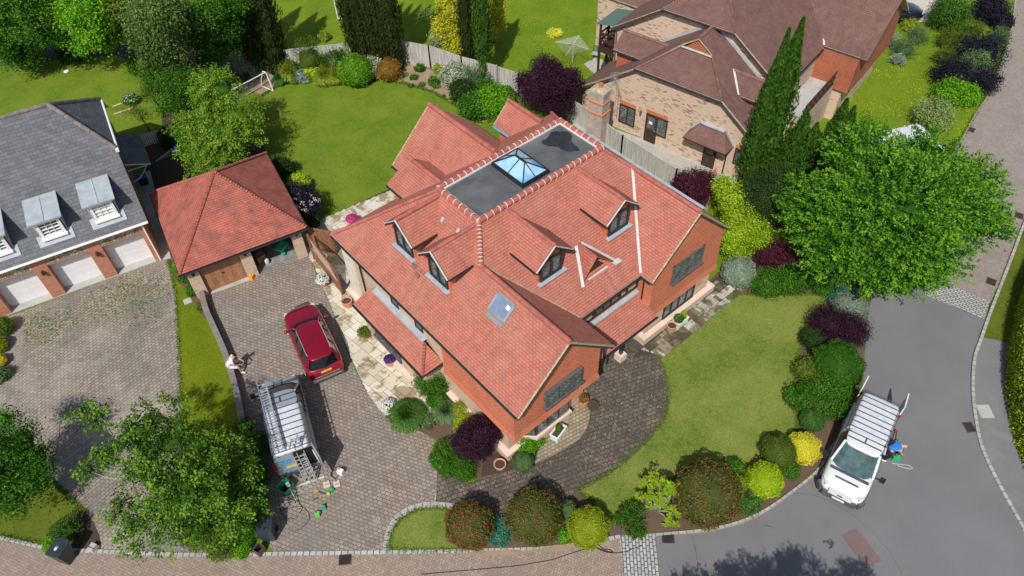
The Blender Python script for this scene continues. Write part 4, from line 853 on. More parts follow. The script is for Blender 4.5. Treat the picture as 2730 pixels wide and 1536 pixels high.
for r in range(2):
    for c in range(4):
        x, z = .29+c*.525, (.5, 1.42)[r]; h = (.72, .92)[r]
        for (dx, dz, sx, sz) in ((0, h/2, .42, .035), (0, -h/2, .42, .035), (-.21, 0, .035, h), (.21, 0, .035, h)): b.box((x+dx, .105, z+dz), (sx, .03, sz))
        b.box((x, .105, z), (.3, .03, h-.14))
d = b.build('garage_door', M['tanwood'], ga, bev=.01)
b = lb(); b.box((1.07, .08, 1.0), (.12, .05, .05)); b.build('handle', M['black'], d)
b = lb(); b.box((3.87, 1.4, 2.02), (2.2, 2.0, .05)); b.build('raised_door', M['tanwood'], ga)
b = lb(); b.box((2.5, 3.3, .02), (5.6, 6.2, .04)); b.build('floor', plain('garage_floor', (.22, .23, .23), .7, var=.4, sc=3), ga); b = lb(); b.box((4.0, 4.6, .9), (2.4, 2.6, 1.75)); b.build('added_dark_block', M['hole'], ga)  # the black block is added only to keep the garage interior dark
for x in (2.45, 5.28, -.28):
    b = lb(); b.box((x, -.12, 1.85), (.14, .12, .24)); b.box((x, -.17, 2.0), (.18, .2, .04)); b.build('wall_lamp', M['black'], ga)
def gl(x, y, z=0): a = radians(-10.7); return (GO[0]+x*cos(a)-y*sin(a), GO[1]+x*sin(a)+y*cos(a), z)
def simple(name, b, mats, loc, rz, lab, cat, group=None, **k):
    o = b.build(name, mats, None, loc, **k); o.rotation_euler = (0, 0, rz); return tag(o, lab, cat, group)
b = lb(); b.box((0, 0, .22), (.5, .4, .44)); b.box((0, 0, .46), (.54, .44, .03)); simple('cardboard_box', b, plain('cardboard', (.32, .19, .1), .8), gl(3.15, .9, .04), .1, 'brown box on the floor inside the open garage', 'box')
b = lb(); b.lathe([(.1, 0), (.13, .1), (.12, .28), (.05, .33)], n=14); simple('storage_tub', b, M['cloth_grey'], gl(3.4, .5, .04), 0, 'small pale tub just inside the open garage door', 'tub')
b = lb(); b.lathe([(.01, .0), (.38, .02), (.4, .1), (.36, .5), (.2, .62), (.01, .65)], n=16); simple('covered_heap', b, plain('pale_blue_sheet', (.45, .55, .62), .7), gl(4.6, 1.7, .5), 0, 'pale blue covered bundle at the back of the open garage', 'bundle')
b = lb(); b.box((0, 0, .35), (.7, .5, .16)); b.tube([(-.3, -.1, .1), (.1, 0, .5), (.5, .1, .9)], .02); b.lathe([(.12, 0), (.12, .05)], (-.3, -.25, .12), 12); b.lathe([(.12, 0), (.12, .05)], (.3, -.25, .12), 12); simple('lawn_mower', b, M['green'], gl(4.45, 1.0, .04), .5, 'green garden machine parked inside the open garage', 'mower')
# ================================================================ SLATE ROOFED GARAGE BLOCK
SO = (-3.403, 36.77); SA = radians(-11.755)
sg = empty('slate_roofed_garages', SO, SA, 'long garage block with grey slate roof, white doors and lead-topped dormers at the left', 'garage')
s = .75; ex = 7.5; hx = 5.3; ey0, hy0, ry = -.2, 3.15, 5.8; ez = 2.98; hz_ = ez+s*(hy0-ey0); rz_ = ez+s*(ry-ey0); hy1 = 2*ry-hy0; ey1 = 2*ry-ey0; xL = -12
b = lb()
b.slab([(xL, ey0, ez), (ex, ey0, ez), (ex, hy0, hz_), (hx, ry, rz_), (xL, ry, rz_)], .08, 0, 1)
b.slab([(ex, hy0, hz_), (ex, hy1, hz_), (hx, ry, rz_)], .08, 0, 1)
b.slab([(ex, ey1, ez), (xL, ey1, ez), (xL, ry, rz_), (hx, ry, rz_), (ex, hy1, hz_)], .08, 0, 1)
rf = b.build('roof', [M['slate'], M['white']], sg)
b = lb(); ridge(b, (xL, ry, rz_), (hx, ry, rz_), .12, .45, 0, None, .0); ridge(b, (hx, ry, rz_), (ex, hy0, hz_), .12, .45, 0, None, 0); ridge(b, (hx, ry, rz_), (ex, hy1, hz_), .12, .45, 0, None, 0); b.build('ridge_tiles', M['ridgeg'], rf)
b = lb(); b.tube([(xL, ey0-.06, ez-.06), (ex, ey0-.06, ez-.06)], .06, 8); b.tube([(ex+.05, hy0-.05, hz_-.06), (ex+.05, hy1+.05, hz_-.06)], .07, 8); b.box((ex+.02, hy0-.1, hz_-.02), (.16, .2, .16)); b.build('gutter', M['white'], sg)
b = lb(); b.tube([(7.1, -.2, 2.85), (7.15, -.08, 2.6), (7.15, -.06, .05)], .045, 8); b.build('downpipe', M['white'], sg)
b = lb(); piers = [(-12, -11.4), (-9.4, -8.7), (-6.65, -5.96), (-3.95, -3.25), (-1.25, -.55), (1.5, 2.16), (4.2, 4.87), (6.9, 7.25)]
for x0, x1 in piers: b.box(((x0+x1)/2, .2, 1.1 if x1-x0 > .4 else 1.4), (x1-x0, .4, 2.2 if x1-x0 > .4 else 2.85))
for x0, x1 in piers[:-1]: b.box(((x0+x1)/2, .2, 2.55), (x1-x0, .4, .7))
b.box((7.12, 5.8, 1.4), (.25, 11.2, 2.8)); b.box((-2.4, .2, 2.24), (18.6, .38, .1)); b.build('brick_wall', M['brickr'], sg)
b = lb(); b.poly([(7.25, 0, 2.8), (7.25, 11.6, 2.8), (7.25, hy1, hz_-.1), (7.25, hy0, hz_-.1)]); b.build('gable_wall', M['brick'], sg)
b = lb()
for i in range(len(piers)-1): b.box(((piers[i][1]+piers[i+1][0])/2, .19, 2.6), (piers[i+1][0]-piers[i][1], .36, .66))
b.build('flint_panel', M['flint'], sg)
for i in range(1, len(piers)-1):
    x0, x1 = piers[i][1], piers[i+1][0]; b = lb(); xc = (x0+x1)/2; b.box((xc, .5, 1.1), (x1-x0, .06, 2.2))
    for q in range(5): b.box((xc, .466, .25+q*.43), (x1-x0-.04, .02, .40))
    b.build('garage_door', M['whitem'], sg, bev=.006)
b = lb(); b.box((-2.4, .22, .02), (18.6, .5, .05)); b.build('threshold', M['concrete'], sg)
for x in (1.83, 4.53, -.9):
    b = lb(); b.box((x, -.06, 2.0), (.07, .1, .05)); b.lathe([(.05, 0), (.09, .05), (.07, .22), (.02, .3)], (x, -.12, 1.78), 8); b.build('wall_lamp', M['darkwood'], sg)
for i, cx in enumerate((3.22, 5.8, .62, -1.98, -4.58)):
    b = lb(); fz = 4.78; w = .66; yf0 = .55
    for sx in (-1, 1): b.slab([(cx+sx*w, yf0, 3.5), (cx+sx*w, 2.2, 4.75), (cx+sx*w, .45, 4.7)], .05, 0, down=(-sx, 0, 0))
    dm = b.build('dormer', M['lead'], sg)
    b = lb(); b.slab([(cx-.8, .12, fz), (cx+.8, .12, fz), (cx+.8, 2.45, fz+.04), (cx-.8, 2.45, fz+.04)], .07); b.tube([(cx, .12, fz+.02), (cx, 2.4, fz+.05)], .02, 6); b.build('dormer_roof', M['zinc'], dm)
    b = lb()
    for q, (yy, zz) in enumerate(((.17, fz-.1), (.24, fz-.17), (.3, fz-.23))): b.box((cx, yy+.1, zz), (1.56-q*.1, .2, .07))
    b.build('dormer_cornice', M['white'], dm)
    b = lb(); wz, wh, ww = 4.05, .98, 1.12
    # sash window, three panes by three
    for sx in (-1, 1): b.box((cx+sx*(ww/2-.06), .42, wz), (.14, .14, wh), 0)
    b.box((cx, .42, wz+wh/2-.05), (ww-.2, .14, .1), 0); b.box((cx, .42, wz-wh/2+.07), (ww-.2, .14, .14), 0); b.box((cx, .42, wz), (ww-.2, .1, .04), 0)
    for q in (-1, 1): b.box((cx+q*.14, .43, wz), (.03, .09, wh-.1), 0); b.box((cx, .43, wz+q*.2), (ww-.2, .09, .03), 0)
    b.box((cx, .46, wz), (ww-.16, .03, wh-.1), 1); b.box((cx, .34, wz-wh/2-.03), (ww+.1, .3, .06), 0); b.slab([(cx-.85, .12, 3.28), (cx+.85, .12, 3.28), (cx+.85, .6, 3.62), (cx-.85, .6, 3.62)], .03, 2)
    b.build('dormer_window', [M['white'], M['glass'] if i != 1 else plain('net_curtain_glass', (.55, .6, .55), .3), M['lead']], dm)
for cx in (4.9, 2.2, -.5):
    b = lb(); b.slab([(cx-.8, ry+1.0, 6.2), (cx+.8, ry+1.0, 6.2), (cx+.8, ry+2.4, 6.15), (cx-.8, ry+2.4, 6.15)], .3); b.build('rear_dormer', M['zinc'], sg)
b = lb(); b.slab([(7.3, 5.3, 3.0), (8.6, 5.3, 2.55), (8.6, 8.6, 2.55), (7.3, 8.6, 3.0)], .08, 0, 1); b.build('side_porch', [M['slate'], M['white']], sg)
b = lb()
for y in (5.4, 8.5):
    b.tube([(7.3, y, 1.6), (7.7, y, 1.75), (8.1, y, 2.1), (8.4, y, 2.5)], .035, 6); b.bar((7.3, y, 2.45), (8.5, y, 2.45), .05, .05)
b.build('porch_bracket', M['white'], sg)
b = lb(); b.lathe([(.045, 0), (.045, .12)], (5.75, 2.75, 5.0), 8); b.build('roof_vent', M['white'], sg)
# ================================================================ NEIGHBOUR HOUSE
NO = (31.348, 24.457); NA = radians(-79.22)
nh = empty('neighbour_house', NO, NA, 'buff brick house with weathered brown tiled half-hipped roofs, top right beside the tall conifers', 'house')
def nw(x, y, z=0): return (NO[0]+x*cos(NA)-y*sin(NA), NO[1]+x*sin(NA)+y*cos(NA), z)
b = lb(); t = .1
gL, gR, gz, rx_, rzz = -1.1, 4.6, 4.92, 1.75, 6.97
b.slab([(gL, -.25, gz), (gR, -.25, gz), (rx_+.95, 1.75, 6.05), (rx_-1.0, 1.75, 6.05)], t, 0, 1)
b.slab([(-5.1, 3.45, 2.04), (-5.1, -.25, 2.04), (gL, -.25, gz), (rx_-1.0, 1.65, 6.25), (rx_, 1.6, rzz), (rx_, 3.45, rzz)], t, 0, 1)
b.slab([(6.8, -.25, 3.34), (6.8, 3.45, 3.34), (rx_, 3.45, rzz), (rx_, 1.6, rzz), (rx_+.95, 1.65, 6.25), (gR, -.25, gz)], t, 0, 1)
BL, BR, bz_, bx_, bzz = -1.6, 3.15, 7.02, .78, 8.64
b.slab([(BL, 3.2, bz_), (BR, 3.2, bz_), (bx_, 6.1, bzz)], t, 0, 1)
b.slab([(-5.1, 15, 4.64), (-5.1, 3.2, 4.64), (BL, 3.2, bz_), (bx_, 6.1, bzz), (bx_, 15, bzz)], t, 0, 1)
b.slab([(6.7, 3.2, 4.58), (6.7, 9.15, 4.6), (4.4, 12.6, 6.15), (bx_, 15, bzz), (bx_, 6.1, bzz), (BR, 3.2, bz_)], t, 0, 1)
b.slab([(6.62, 9.1, 4.62), (9.4, 9.1, 4.62), (9.4, 12.7, 7.3), (2.9, 12.7, 7.3)], t, 0, 1); b.slab([(9.4, 16, 4.8), (2.8, 16, 4.8), (2.8, 12.7, 7.3), (9.4, 12.7, 7.3)], t, 0, 1)
b.slab([(-8.6, 6.5, 4.6), (-5.0, 6.5, 4.6), (-2.6, 9, 6.3), (-8.6, 9, 6.3)], t, 0, 1)
# cross gables left and right of the front block
b.slab([(-3.7, 1.35, 4.5), (-1.0, 1.35, 4.5), (-.3, 2.45, 5.3), (-3.7, 2.45, 5.3)], t, 0, 1); b.slab([(-1.0, 3.5, 4.5), (-3.7, 3.5, 4.5), (-3.7, 2.45, 5.3), (-.3, 2.45, 5.3)], t, 0, 1)
b.slab([(4.9, 1.3, 4.6), (6.5, 1.3, 4.6), (6.5, 2.3, 5.35), (3.95, 2.3, 5.35)], t, 0, 1); b.slab([(6.5, 3.4, 4.6), (4.9, 3.4, 4.6), (3.95, 2.3, 5.35), (6.5, 2.3, 5.35)], t, 0, 1)
nr = b.build('roof', [M['roofn'], M['lichen']], nh)
b = lb()
for p, q in (((rx_, 1.6, rzz), (rx_, 3.45, rzz)), ((-3.7, 2.45, 5.3), (-.4, 2.45, 5.3)), ((3.95, 2.3, 5.35), (6.5, 2.3, 5.35)), ((3, 12.7, 7.3), (9.4, 12.7, 7.3)), ((bx_, 6.1, bzz), (bx_, 15, bzz))): ridge(b, p, q, .1, .35, 0, None, 0)
for p, q in (((rx_-1, 1.7, 6.1), (gL, -.25, gz)), ((rx_+.95, 1.7, 6.1), (gR, -.25, gz)), ((bx_, 6.1, bzz), (BL, 3.2, bz_)), ((bx_, 6.1, bzz), (BR, 3.2, bz_))): ridge(b, p, q, .065, .15, 0, None, 0, 0, .5)
b.build('ridge_tiles', M['ridgen'], nr)
b = lb(); b.poly([(rx_-.8, 1.72, 6.12), (rx_+.8, 1.72, 6.12), (rx_, 1.72, 6.85)]); b.build('gablet_face', M['hangn'], nh)
b = lb()
for p, q, w_, h_ in (((rx_-1.05, 1.66, 6.1), (rx_+1.0, 1.66, 6.1), .14, .05), ((6.66, 9.08, 4.68), (4.4, 12.6, 6.25), .12, .04), ((-1.0, 1.25, 4.62), (-.25, 2.4, 5.38), .08, .04), ((4.92, 1.2, 4.68), (3.9, 2.3, 5.42), .12, .04)): b.bar(p, q, w_, h_)
b.build('pale_flashing', M['leadw'], nh)
b = lb()
for p, q in (((-3.0, 3.47, 3.7), (rx_-.1, 3.47, rzz+.02)), ((rx_+.15, 3.47, rzz+.02), (6.3, 3.47, 3.85))): b.bar(p, q, .08, .14)
b.build('stepped_flashing', M['lead'], nh)
def vwall(b, pts, t=.25, m=0): wall(b, pts, t, m)
b = lb()
vwall(b, [(-4.9, 0, 0), (6.55, 0, 0), (6.55, 0, 3.35), (gR-.1, 0, gz-.15), (gL+.1, 0, gz-.15), (-4.9, 0, 2.05)])
vwall(b, [(-4.9, 3.5, 1.5), (6.5, 3.5, 1.5), (6.5, 3.5, 4.6), (BR-.05, 3.5, bz_-.12), (BL+.05, 3.5, bz_-.12), (-4.9, 3.5, 4.7)])
vwall(b, [(6.55, 0, 0), (6.55, 9.0, 0), (6.55, 9.0, 3.4), (6.55, 0, 3.4)]); vwall(b, [(-4.9, 3.5, 0), (-4.9, 0, 0), (-4.9, 0, 2.0), (-4.9, 3.5, 2.0)]); vwall(b, [(-4.9, 14, 0), (-4.9, 3.5, 0), (-4.9, 3.5, 4.6), (-4.9, 14, 4.6)])
vwall(b, [(6.55, 3.5, 3.4), (6.55, 9, 3.4), (6.55, 9, 4.5), (6.55, 3.5, 4.5)]); vwall(b, [(-8.4, 6.7, 0), (-4.9, 6.7, 0), (-4.9, 6.7, 4.5), (-8.4, 6.7, 4.5)])
vwall(b, [(6.6, 8.95, 0), (8.6, 8.95, 0), (8.6, 8.95, 2.3), (6.6, 8.95, 2.3)]); vwall(b, [(8.6, 8.95, 0), (8.6, 15.8, 0), (8.6, 15.8, 2.3), (8.6, 8.95, 2.3)])
vwall(b, [(6.6, 4.4, 0), (8.05, 4.4, 0), (8.05, 4.4, 2.5), (6.6, 4.4, 2.5)]); vwall(b, [(8.05, 4.4, 0), (8.05, 8.9, 0), (8.05, 8.9, 2.5), (8.05, 4.4, 2.5)])
b.build('brick_wall', M['brickn'], nh)
b = lb()
b.poly([(6.5, 8.75, 2.3), (9.0, 8.75, 2.3), (9.0, 8.85, 4.6), (6.5, 8.85, 4.6)]); b.poly([(9.05, 8.75, 2.3), (9.05, 15.9, 2.3), (9.0, 15.9, 4.7), (9.0, 12.7, 7.1), (9.0, 8.85, 4.6)]); b.poly([(6.5, 8.75, 2.3), (6.5, 9.2, 2.3), (9.05, 9.2, 2.3), (9.05, 8.75, 2.3)])
b.poly([(-3.5, 1.55, 3.0), (-1.2, 1.55, 3.0), (-1.2, 1.55, 4.5), (-3.5, 1.55, 4.5)]); b.poly([(-3.5, 3.3, 3.0), (-3.5, 1.55, 3.0), (-3.5, 1.55, 4.5), (-3.5, 2.45, 5.15), (-3.5, 3.3, 4.5)])
b.poly([(5.0, 1.45, 3.2), (6.3, 1.45, 3.2), (6.3, 1.45, 4.6), (5.0, 1.45, 4.6)]); b.poly([(6.3, 1.45, 3.2), (6.3, 3.3, 3.2), (6.3, 3.3, 4.6), (6.3, 2.3, 5.2), (6.3, 1.45, 4.6)])
b.build('hung_tile_wall', M['hangn'], nh)
b = lb()
for p, q in (((gL-.05, -.3, gz-.08), (gR+.05, -.3, gz-.08)), ((BL-.05, 3.15, bz_-.08), (BR+.05, 3.15, bz_-.08)), ((6.75, 3.2, 4.5), (6.75, 9.1, 4.5)), ((6.6, 9.05, 4.54), (9.4, 9.05, 4.54)), ((-3.7, 1.3, 4.42), (-1.1, 1.3, 4.42)), ((4.95, 1.25, 4.52), (6.5, 1.25, 4.52)), ((6.85, -.2, 3.25), (6.85, 3.4, 3.25)), ((-5.15, -.2, 1.95), (-5.15, 3.4, 1.95))): b.tube([p, q], .06, 6)
b.build('gutter', M['black'], nh)
b = lb()
for e0, e1, y in (((gL, gz), (-5.1, 2.04), -.22), ((gR, gz), (6.8, 3.34), -.22), ((BL, bz_), (-5.1, 4.64), 3.22), ((BR, bz_), (6.7, 4.58), 3.22)):
    b.bar((e0[0], y, e0[1]-.15), (e1[0], y, e1[1]-.15), .05, .17, 0); b.bar((e0[0], y-.03, e0[1]-.01), (e1[0], y-.03, e1[1]-.01), .06, .04, 1)
b.bar((9.42, 9.1, 4.5), (9.42, 12.7, 7.18), .05, .16, 0)
b.build('bargeboard', [M['bargebrown'], M['lichen']], nh)
b = lb(); b.tube([(-4.75, 3.3, 4.5), (-4.75, 3.4, 4.2), (-4.75, 3.4, 2.2)], .045, 8); b.build('downpipe', M['ledger'], nh)
b = lb(); b.tube([(5.45, -.75, 2.1), (5.45, -.15, 1.75), (5.5, -.07, 1.6), (5.5, -.07, 0)], .045, 8); b.build('downpipe', M['darkwood'], nh)
def nwin(nm, xc, zc, wd, h, n, fr='darkwood'): return window(nh, nm, (xc, 0, zc), wd, h, 'x', n, .07, fr, None, 'leadglass', -1, Z0, .07)
nwin('window', -1.45, 1.28, 1.16, 1.36, 2); nwin('door_window', 1.05, 1.42, .75, 1.3, 1); nwin('window', 6.4, 1.6, .9, 1.1, 2)
def ndoor(xc):
    b = lb(); b.box((xc, -.04, 1.03), (.82, .08, 2.06), 0)
    for z in (.35, .75): b.box((xc, -.085, z), (.6, .02, .26), 0)
    b.box((xc, -.085, 1.48), (.5, .02, .85), 1); d = b.build('door', [M['darkwood'], M['leadglass']], nh); b = lb(); b.box((xc+.3, -.11, 1.02), (.1, .05, .03)); b.build('handle', M['steel'], d); return d
ndoor(.33); ndoor(4.45)
b = lb(); b.box((.3, -.09, 1.5), (.24, .02, .2)); b.build('door_notice', M['white'], nh)
for xc, wd, z in ((-1.45, 1.2, 2.08), (.66, 1.6, 2.2), (6.4, .95, 2.28)):
    b = lb()
    for i in range(int(wd/.085)): b.box((xc-wd/2+.04+i*.085, -.006, z), (.072, .03, .24))
    b.build('brick_arch', M['arch'], nh)
b = lb(); b.box((-.48, -.08, 1.95), (.1, .14, .2)); b.lathe([(.05, 0), (.07, .1), (.03, .18)], (-.48, -.14, 1.8), 8); b.build('wall_lamp', M['ledger'], nh)
b = lb(); b.slab([(2.95, -.95, 2.15), (5.75, -.95, 2.15), (5.1, -.02, 2.95), (3.6, -.02, 2.95)], .09, 0, 1); b.slab([(2.9, 0, 2.15), (2.95, -.95, 2.15), (3.6, -.02, 2.95)], .09, 0, 1); b.slab([(5.75, -.95, 2.15), (5.8, 0, 2.15), (5.1, -.02, 2.95)], .09, 0, 1)
cn = b.build('door_canopy', [M['roofn'], M['darkwood']], nh); b = lb(); b.box((4.35, -.1, 2.98), (1.5, .24, .07)); b.bar((3.55, -.03, 3.0), (2.9, -.03, 2.2), .06, .1); b.bar((5.15, -.03, 3.0), (5.8, -.03, 2.2), .06, .1); b.build('flashing', M['lead'], cn)
b = lb(); b.box((7.3, 6.6, 2.53), (1.5, 4.4, .07)); b.build('terrace_floor', M['concrete'], nh)
b = lb()
for i in range(9): b.box((8.0, 4.4+i*.58, 3.0), (.07, .07, .95))
for z in (2.62, 3.44): b.box((8.0, 6.7, z), (.08, 4.9, .08))
for i in range(8):
    y = 4.4+i*.58; b.bar((8.0, y, 2.65), (8.0, y+.58, 3.42), .04, .05); b.bar((8.0, y+.58, 2.65), (8.0, y, 3.42), .04, .05)
b.build('terrace_railing', M['darkwood'], nh)
b = lb(); bx0, bx1, by0, by1 = -6.1, -4.95, 3.6, 5.6
for x, y in ((bx0, by0), (bx0, by1), (bx1, by0), (bx0, (by0+by1)/2)): b.box((x, y, 2.2), (.12, .12, 4.4))
for z in (2.75, 3.25, 3.75): b.box((bx0, (by0+by1)/2, z), (.09, 2.0, .09)); b.box(((bx0+bx1)/2, by0, z), (1.1, .09, .09))
b.box(((bx0+bx1)/2, (by0+by1)/2, 2.55), (1.3, 2.2, .25))
for z0, z1 in ((2.75, 3.75), (3.75, 2.75)): b.bar((bx0, by0, z0), (bx0, by0+1, z1), .05, .06); b.bar((bx0, by0+1, z0), (bx0, by1, z1), .05, .06); b.bar((bx0, by0-.01, z0), (bx1, by0-.01, z1), .05, .06)
ba = b.build('balcony', M['darkwood'], nh); b = lb(); b.slab([(bx0-.2, by0-.2, 4.45), (bx1, by0-.2, 4.7), (bx1, by1+.2, 4.7), (bx0-.2, by1+.2, 4.45)], .05); b.build('canopy', plain('green_canopy', (.10, .17, .14), .7), ba)
# chimney
b = lb(); cq = (-2.25, -2.15)
for zc, hh, w_, d_, mi in ((1.25, 2.5, 1.06, .9, 0), (2.54, .08, 1.14, .98, 1), (2.93, .7, 1.0, .84, 0), (3.31, .07, 1.1, .94, 1), (3.6, .52, .98, .82, 0), (3.94, .2, 1.06, .9, 0)): b.box((*cq, zc), (w_, d_, hh), mi)
b.box((*cq, 4.1), (.96, .8, .12), 2, top=.7)
ch = b.build('chimney', [M['bricksh'], M['arch'], M['lichen']], nh); b = lb(); b.lathe([(.13, 0), (.11, .06), (.11, .26), (.14, .29), (.10, .29), (.09, .05)], (*cq, 4.14), 14); b.build('chimney_pot', M['arch'], ch)
b = lb(); b.slab([(1.3, 13.2, 7.75), (3.8, 13.2, 7.0), (3.8, 14.3, 7.6), (1.3, 14.3, 8.2)], .08, 0); b.poly([(3.5, 13.3, 5.5), (3.5, 14.4, 5.5), (3.5, 14.4, 7.3), (3.5, 13.3, 7.0)], 1); b.poly([(1.5, 13.3, 5.5), (3.5, 13.3, 5.5), (3.5, 13.3, 6.98), (1.5, 13.3, 7.6)], 1)
b.build('side_dormer', [M['roofn'], M['hangn']], nh)
# aerial
b = lb(); b.tube([(0, 0, -1.4), (0, 0, .75)], .02, 6); b.bar((-.55, 0, .6), (.75, 0, .6), .025, .025)
for i in range(11): b.bar((-.5+i*.115, -.14, .6), (-.5+i*.115, .14, .6), .012, .012)
for i in range(6): b.bar((.72, -.28, .35+i*.1), (.72, .28, .35+i*.1), .014, .014)
b.bar((.72, 0, .33), (.72, 0, .9), .015, .015)
simple('tv_aerial', b, M['steel'], nw(-1.75, -1.1, 3.5), 1.0, 'silver television aerial on a pole beside the brick chimney', 'aerial')
# ================================================================ fences
def board_fence(name, pts, h, lab, mat='fence', bw=.11, cap=True, group=None):
    r0 = empty(name, (*pts[0], 0), 0, lab, 'fence', group); b = MB((*pts[0], 0)); rr = random.Random(len(pts)); pb = []
    for (a, c) in zip(pts[:-1], pts[1:]):
        a = Vector((*a, 0)); c = Vector((*c, 0)); L = (c-a).length; d = (c-a)/L; ang = atan2(d.y, d.x); n = max(1, int(L/bw))
        for i in range(n): p = a+d*((i+.5)*L/n); b.box((p.x, p.y, h/2+rr.uniform(-.012, .012)), (L/n*.94, .02+.012*(i % 2), h), 0, rz=ang)
        if cap: m = (a+c)/2; b.box((m.x, m.y, h+.02), (L, .07, .03), 0, rz=ang)
        k = max(1, int(L/1.9))
        for i in range(k+1): p = a+d*(i*L/k); pb.append((p.x, p.y))
    b.build('boards', M[mat], r0)
    for p in pb: q = MB((*pts[0], 0)); q.box((p[0], p[1], h/2+.03), (.1, .1, h+.06)); q.build('post', M[mat], r0)
    return r0
board_fence('wooden_fence', [(16.8, 47.7), (18.4, 47.1), (21.95, 44.9)], 1.75, 'silvery board fence at the back of the garden left of the five tall cypresses')
board_fence('wooden_fence', [(22.2, 44.7), (25.2, 42.4), (26.3, 40.5), (27.1, 37.8), (28.15, 35.3)], 1.75, 'silvery board fence curving behind the back border right of the five cypresses')
board_fence('wooden_fence', [(28.2, 35.1), (28.7, 33.6), (29.3, 31.0)], 1.7, 'short length of silvery fence beside the dark purple maple')
board_fence('wooden_fence', [(29.35, 29.6), (29.3, 27.5), (29.0, 24.3), (29.0, 20.0), (29.1, 17.6)], 1.6, 'silvery board fence between the main house and the buff brick house')
pk = empty('picket_fence', (*W(350, 372), 0), 0, 'white picket fence in the shade beside the slate roofed block', 'fence')
a, c = W(352, 372), W(430, 350); b = MB((*a, 0))
for i in range(16):
    p = a+(c-a)*i/15; b.box((p[0], p[1], .45), (.08, .03, .9), rz=.4)
b.bar((a[0], a[1], .3), (c[0], c[1], .3), .03, .06); b.bar((a[0], a[1], .7), (c[0], c[1], .7), .03, .06); pk.location = (*a, 0); b.build('pickets', M['white'], pk)
# lattice gate between garage and house
gt = empty('lattice_gate', (0, 0, 0), 0, 'brown wooden gate panel with white lattice top leaning out from the house corner', 'gate')
gp = [W(792, 652), W(862, 742)]; gt.location = (*gp[1], 0); b = MB((*gp[1], 0)); L = float(np.hypot(*(gp[1]-gp[0]))); dr = (gp[1]-gp[0])/L; ga_ = atan2(dr[1], dr[0])
for i in range(int(L/.11)): p = gp[0]+dr*(i+.5)*.11; b.box((p[0], p[1], .4), (.10, .025, .8), rz=ga_)
m_ = (gp[0]+gp[1])/2
for z in (.82, 1.8): b.box((m_[0], m_[1], z), (L, .06, .05), rz=ga_)
b.build('boards', M['gatewood'], gt)
b = MB((*gp[1], 0))
for i in range(int(L/.12)):
    for sgn in (-1, 1):
        p = gp[0]+dr*(i*.12); q = p+dr*(sgn*.9)
        if 0 <= (i*.12+sgn*.9) <= L: b.bar((p[0], p[1], .85), (q[0], q[1], 1.78), .015, .03)
b.build('lattice', plain('pale_lattice', (.5, .36, .28), .8), gt)
for p in gp: q = MB((*gp[1], 0)); q.box((p[0], p[1], .95), (.1, .1, 1.9)); q.build('post', M['gatewood'], gt)
board_fence('side_gate', [tuple(W(793, 630)), tuple(W(846, 640))], 1.75, 'brown boarded gate bridging the gap behind the lattice panel', 'gatewood')
rw = strip('low_garden_wall', [(512, 742), (524, 790), (546, 840), (572, 900), (590, 955), (604, 1010), (614, 1060), (620, 1095), (626, 1140)], .28, .5, M['wallgrey'], kind=None)
tag(rw, 'low grey brick wall between the strip of grass and the middle driveway', 'wall')
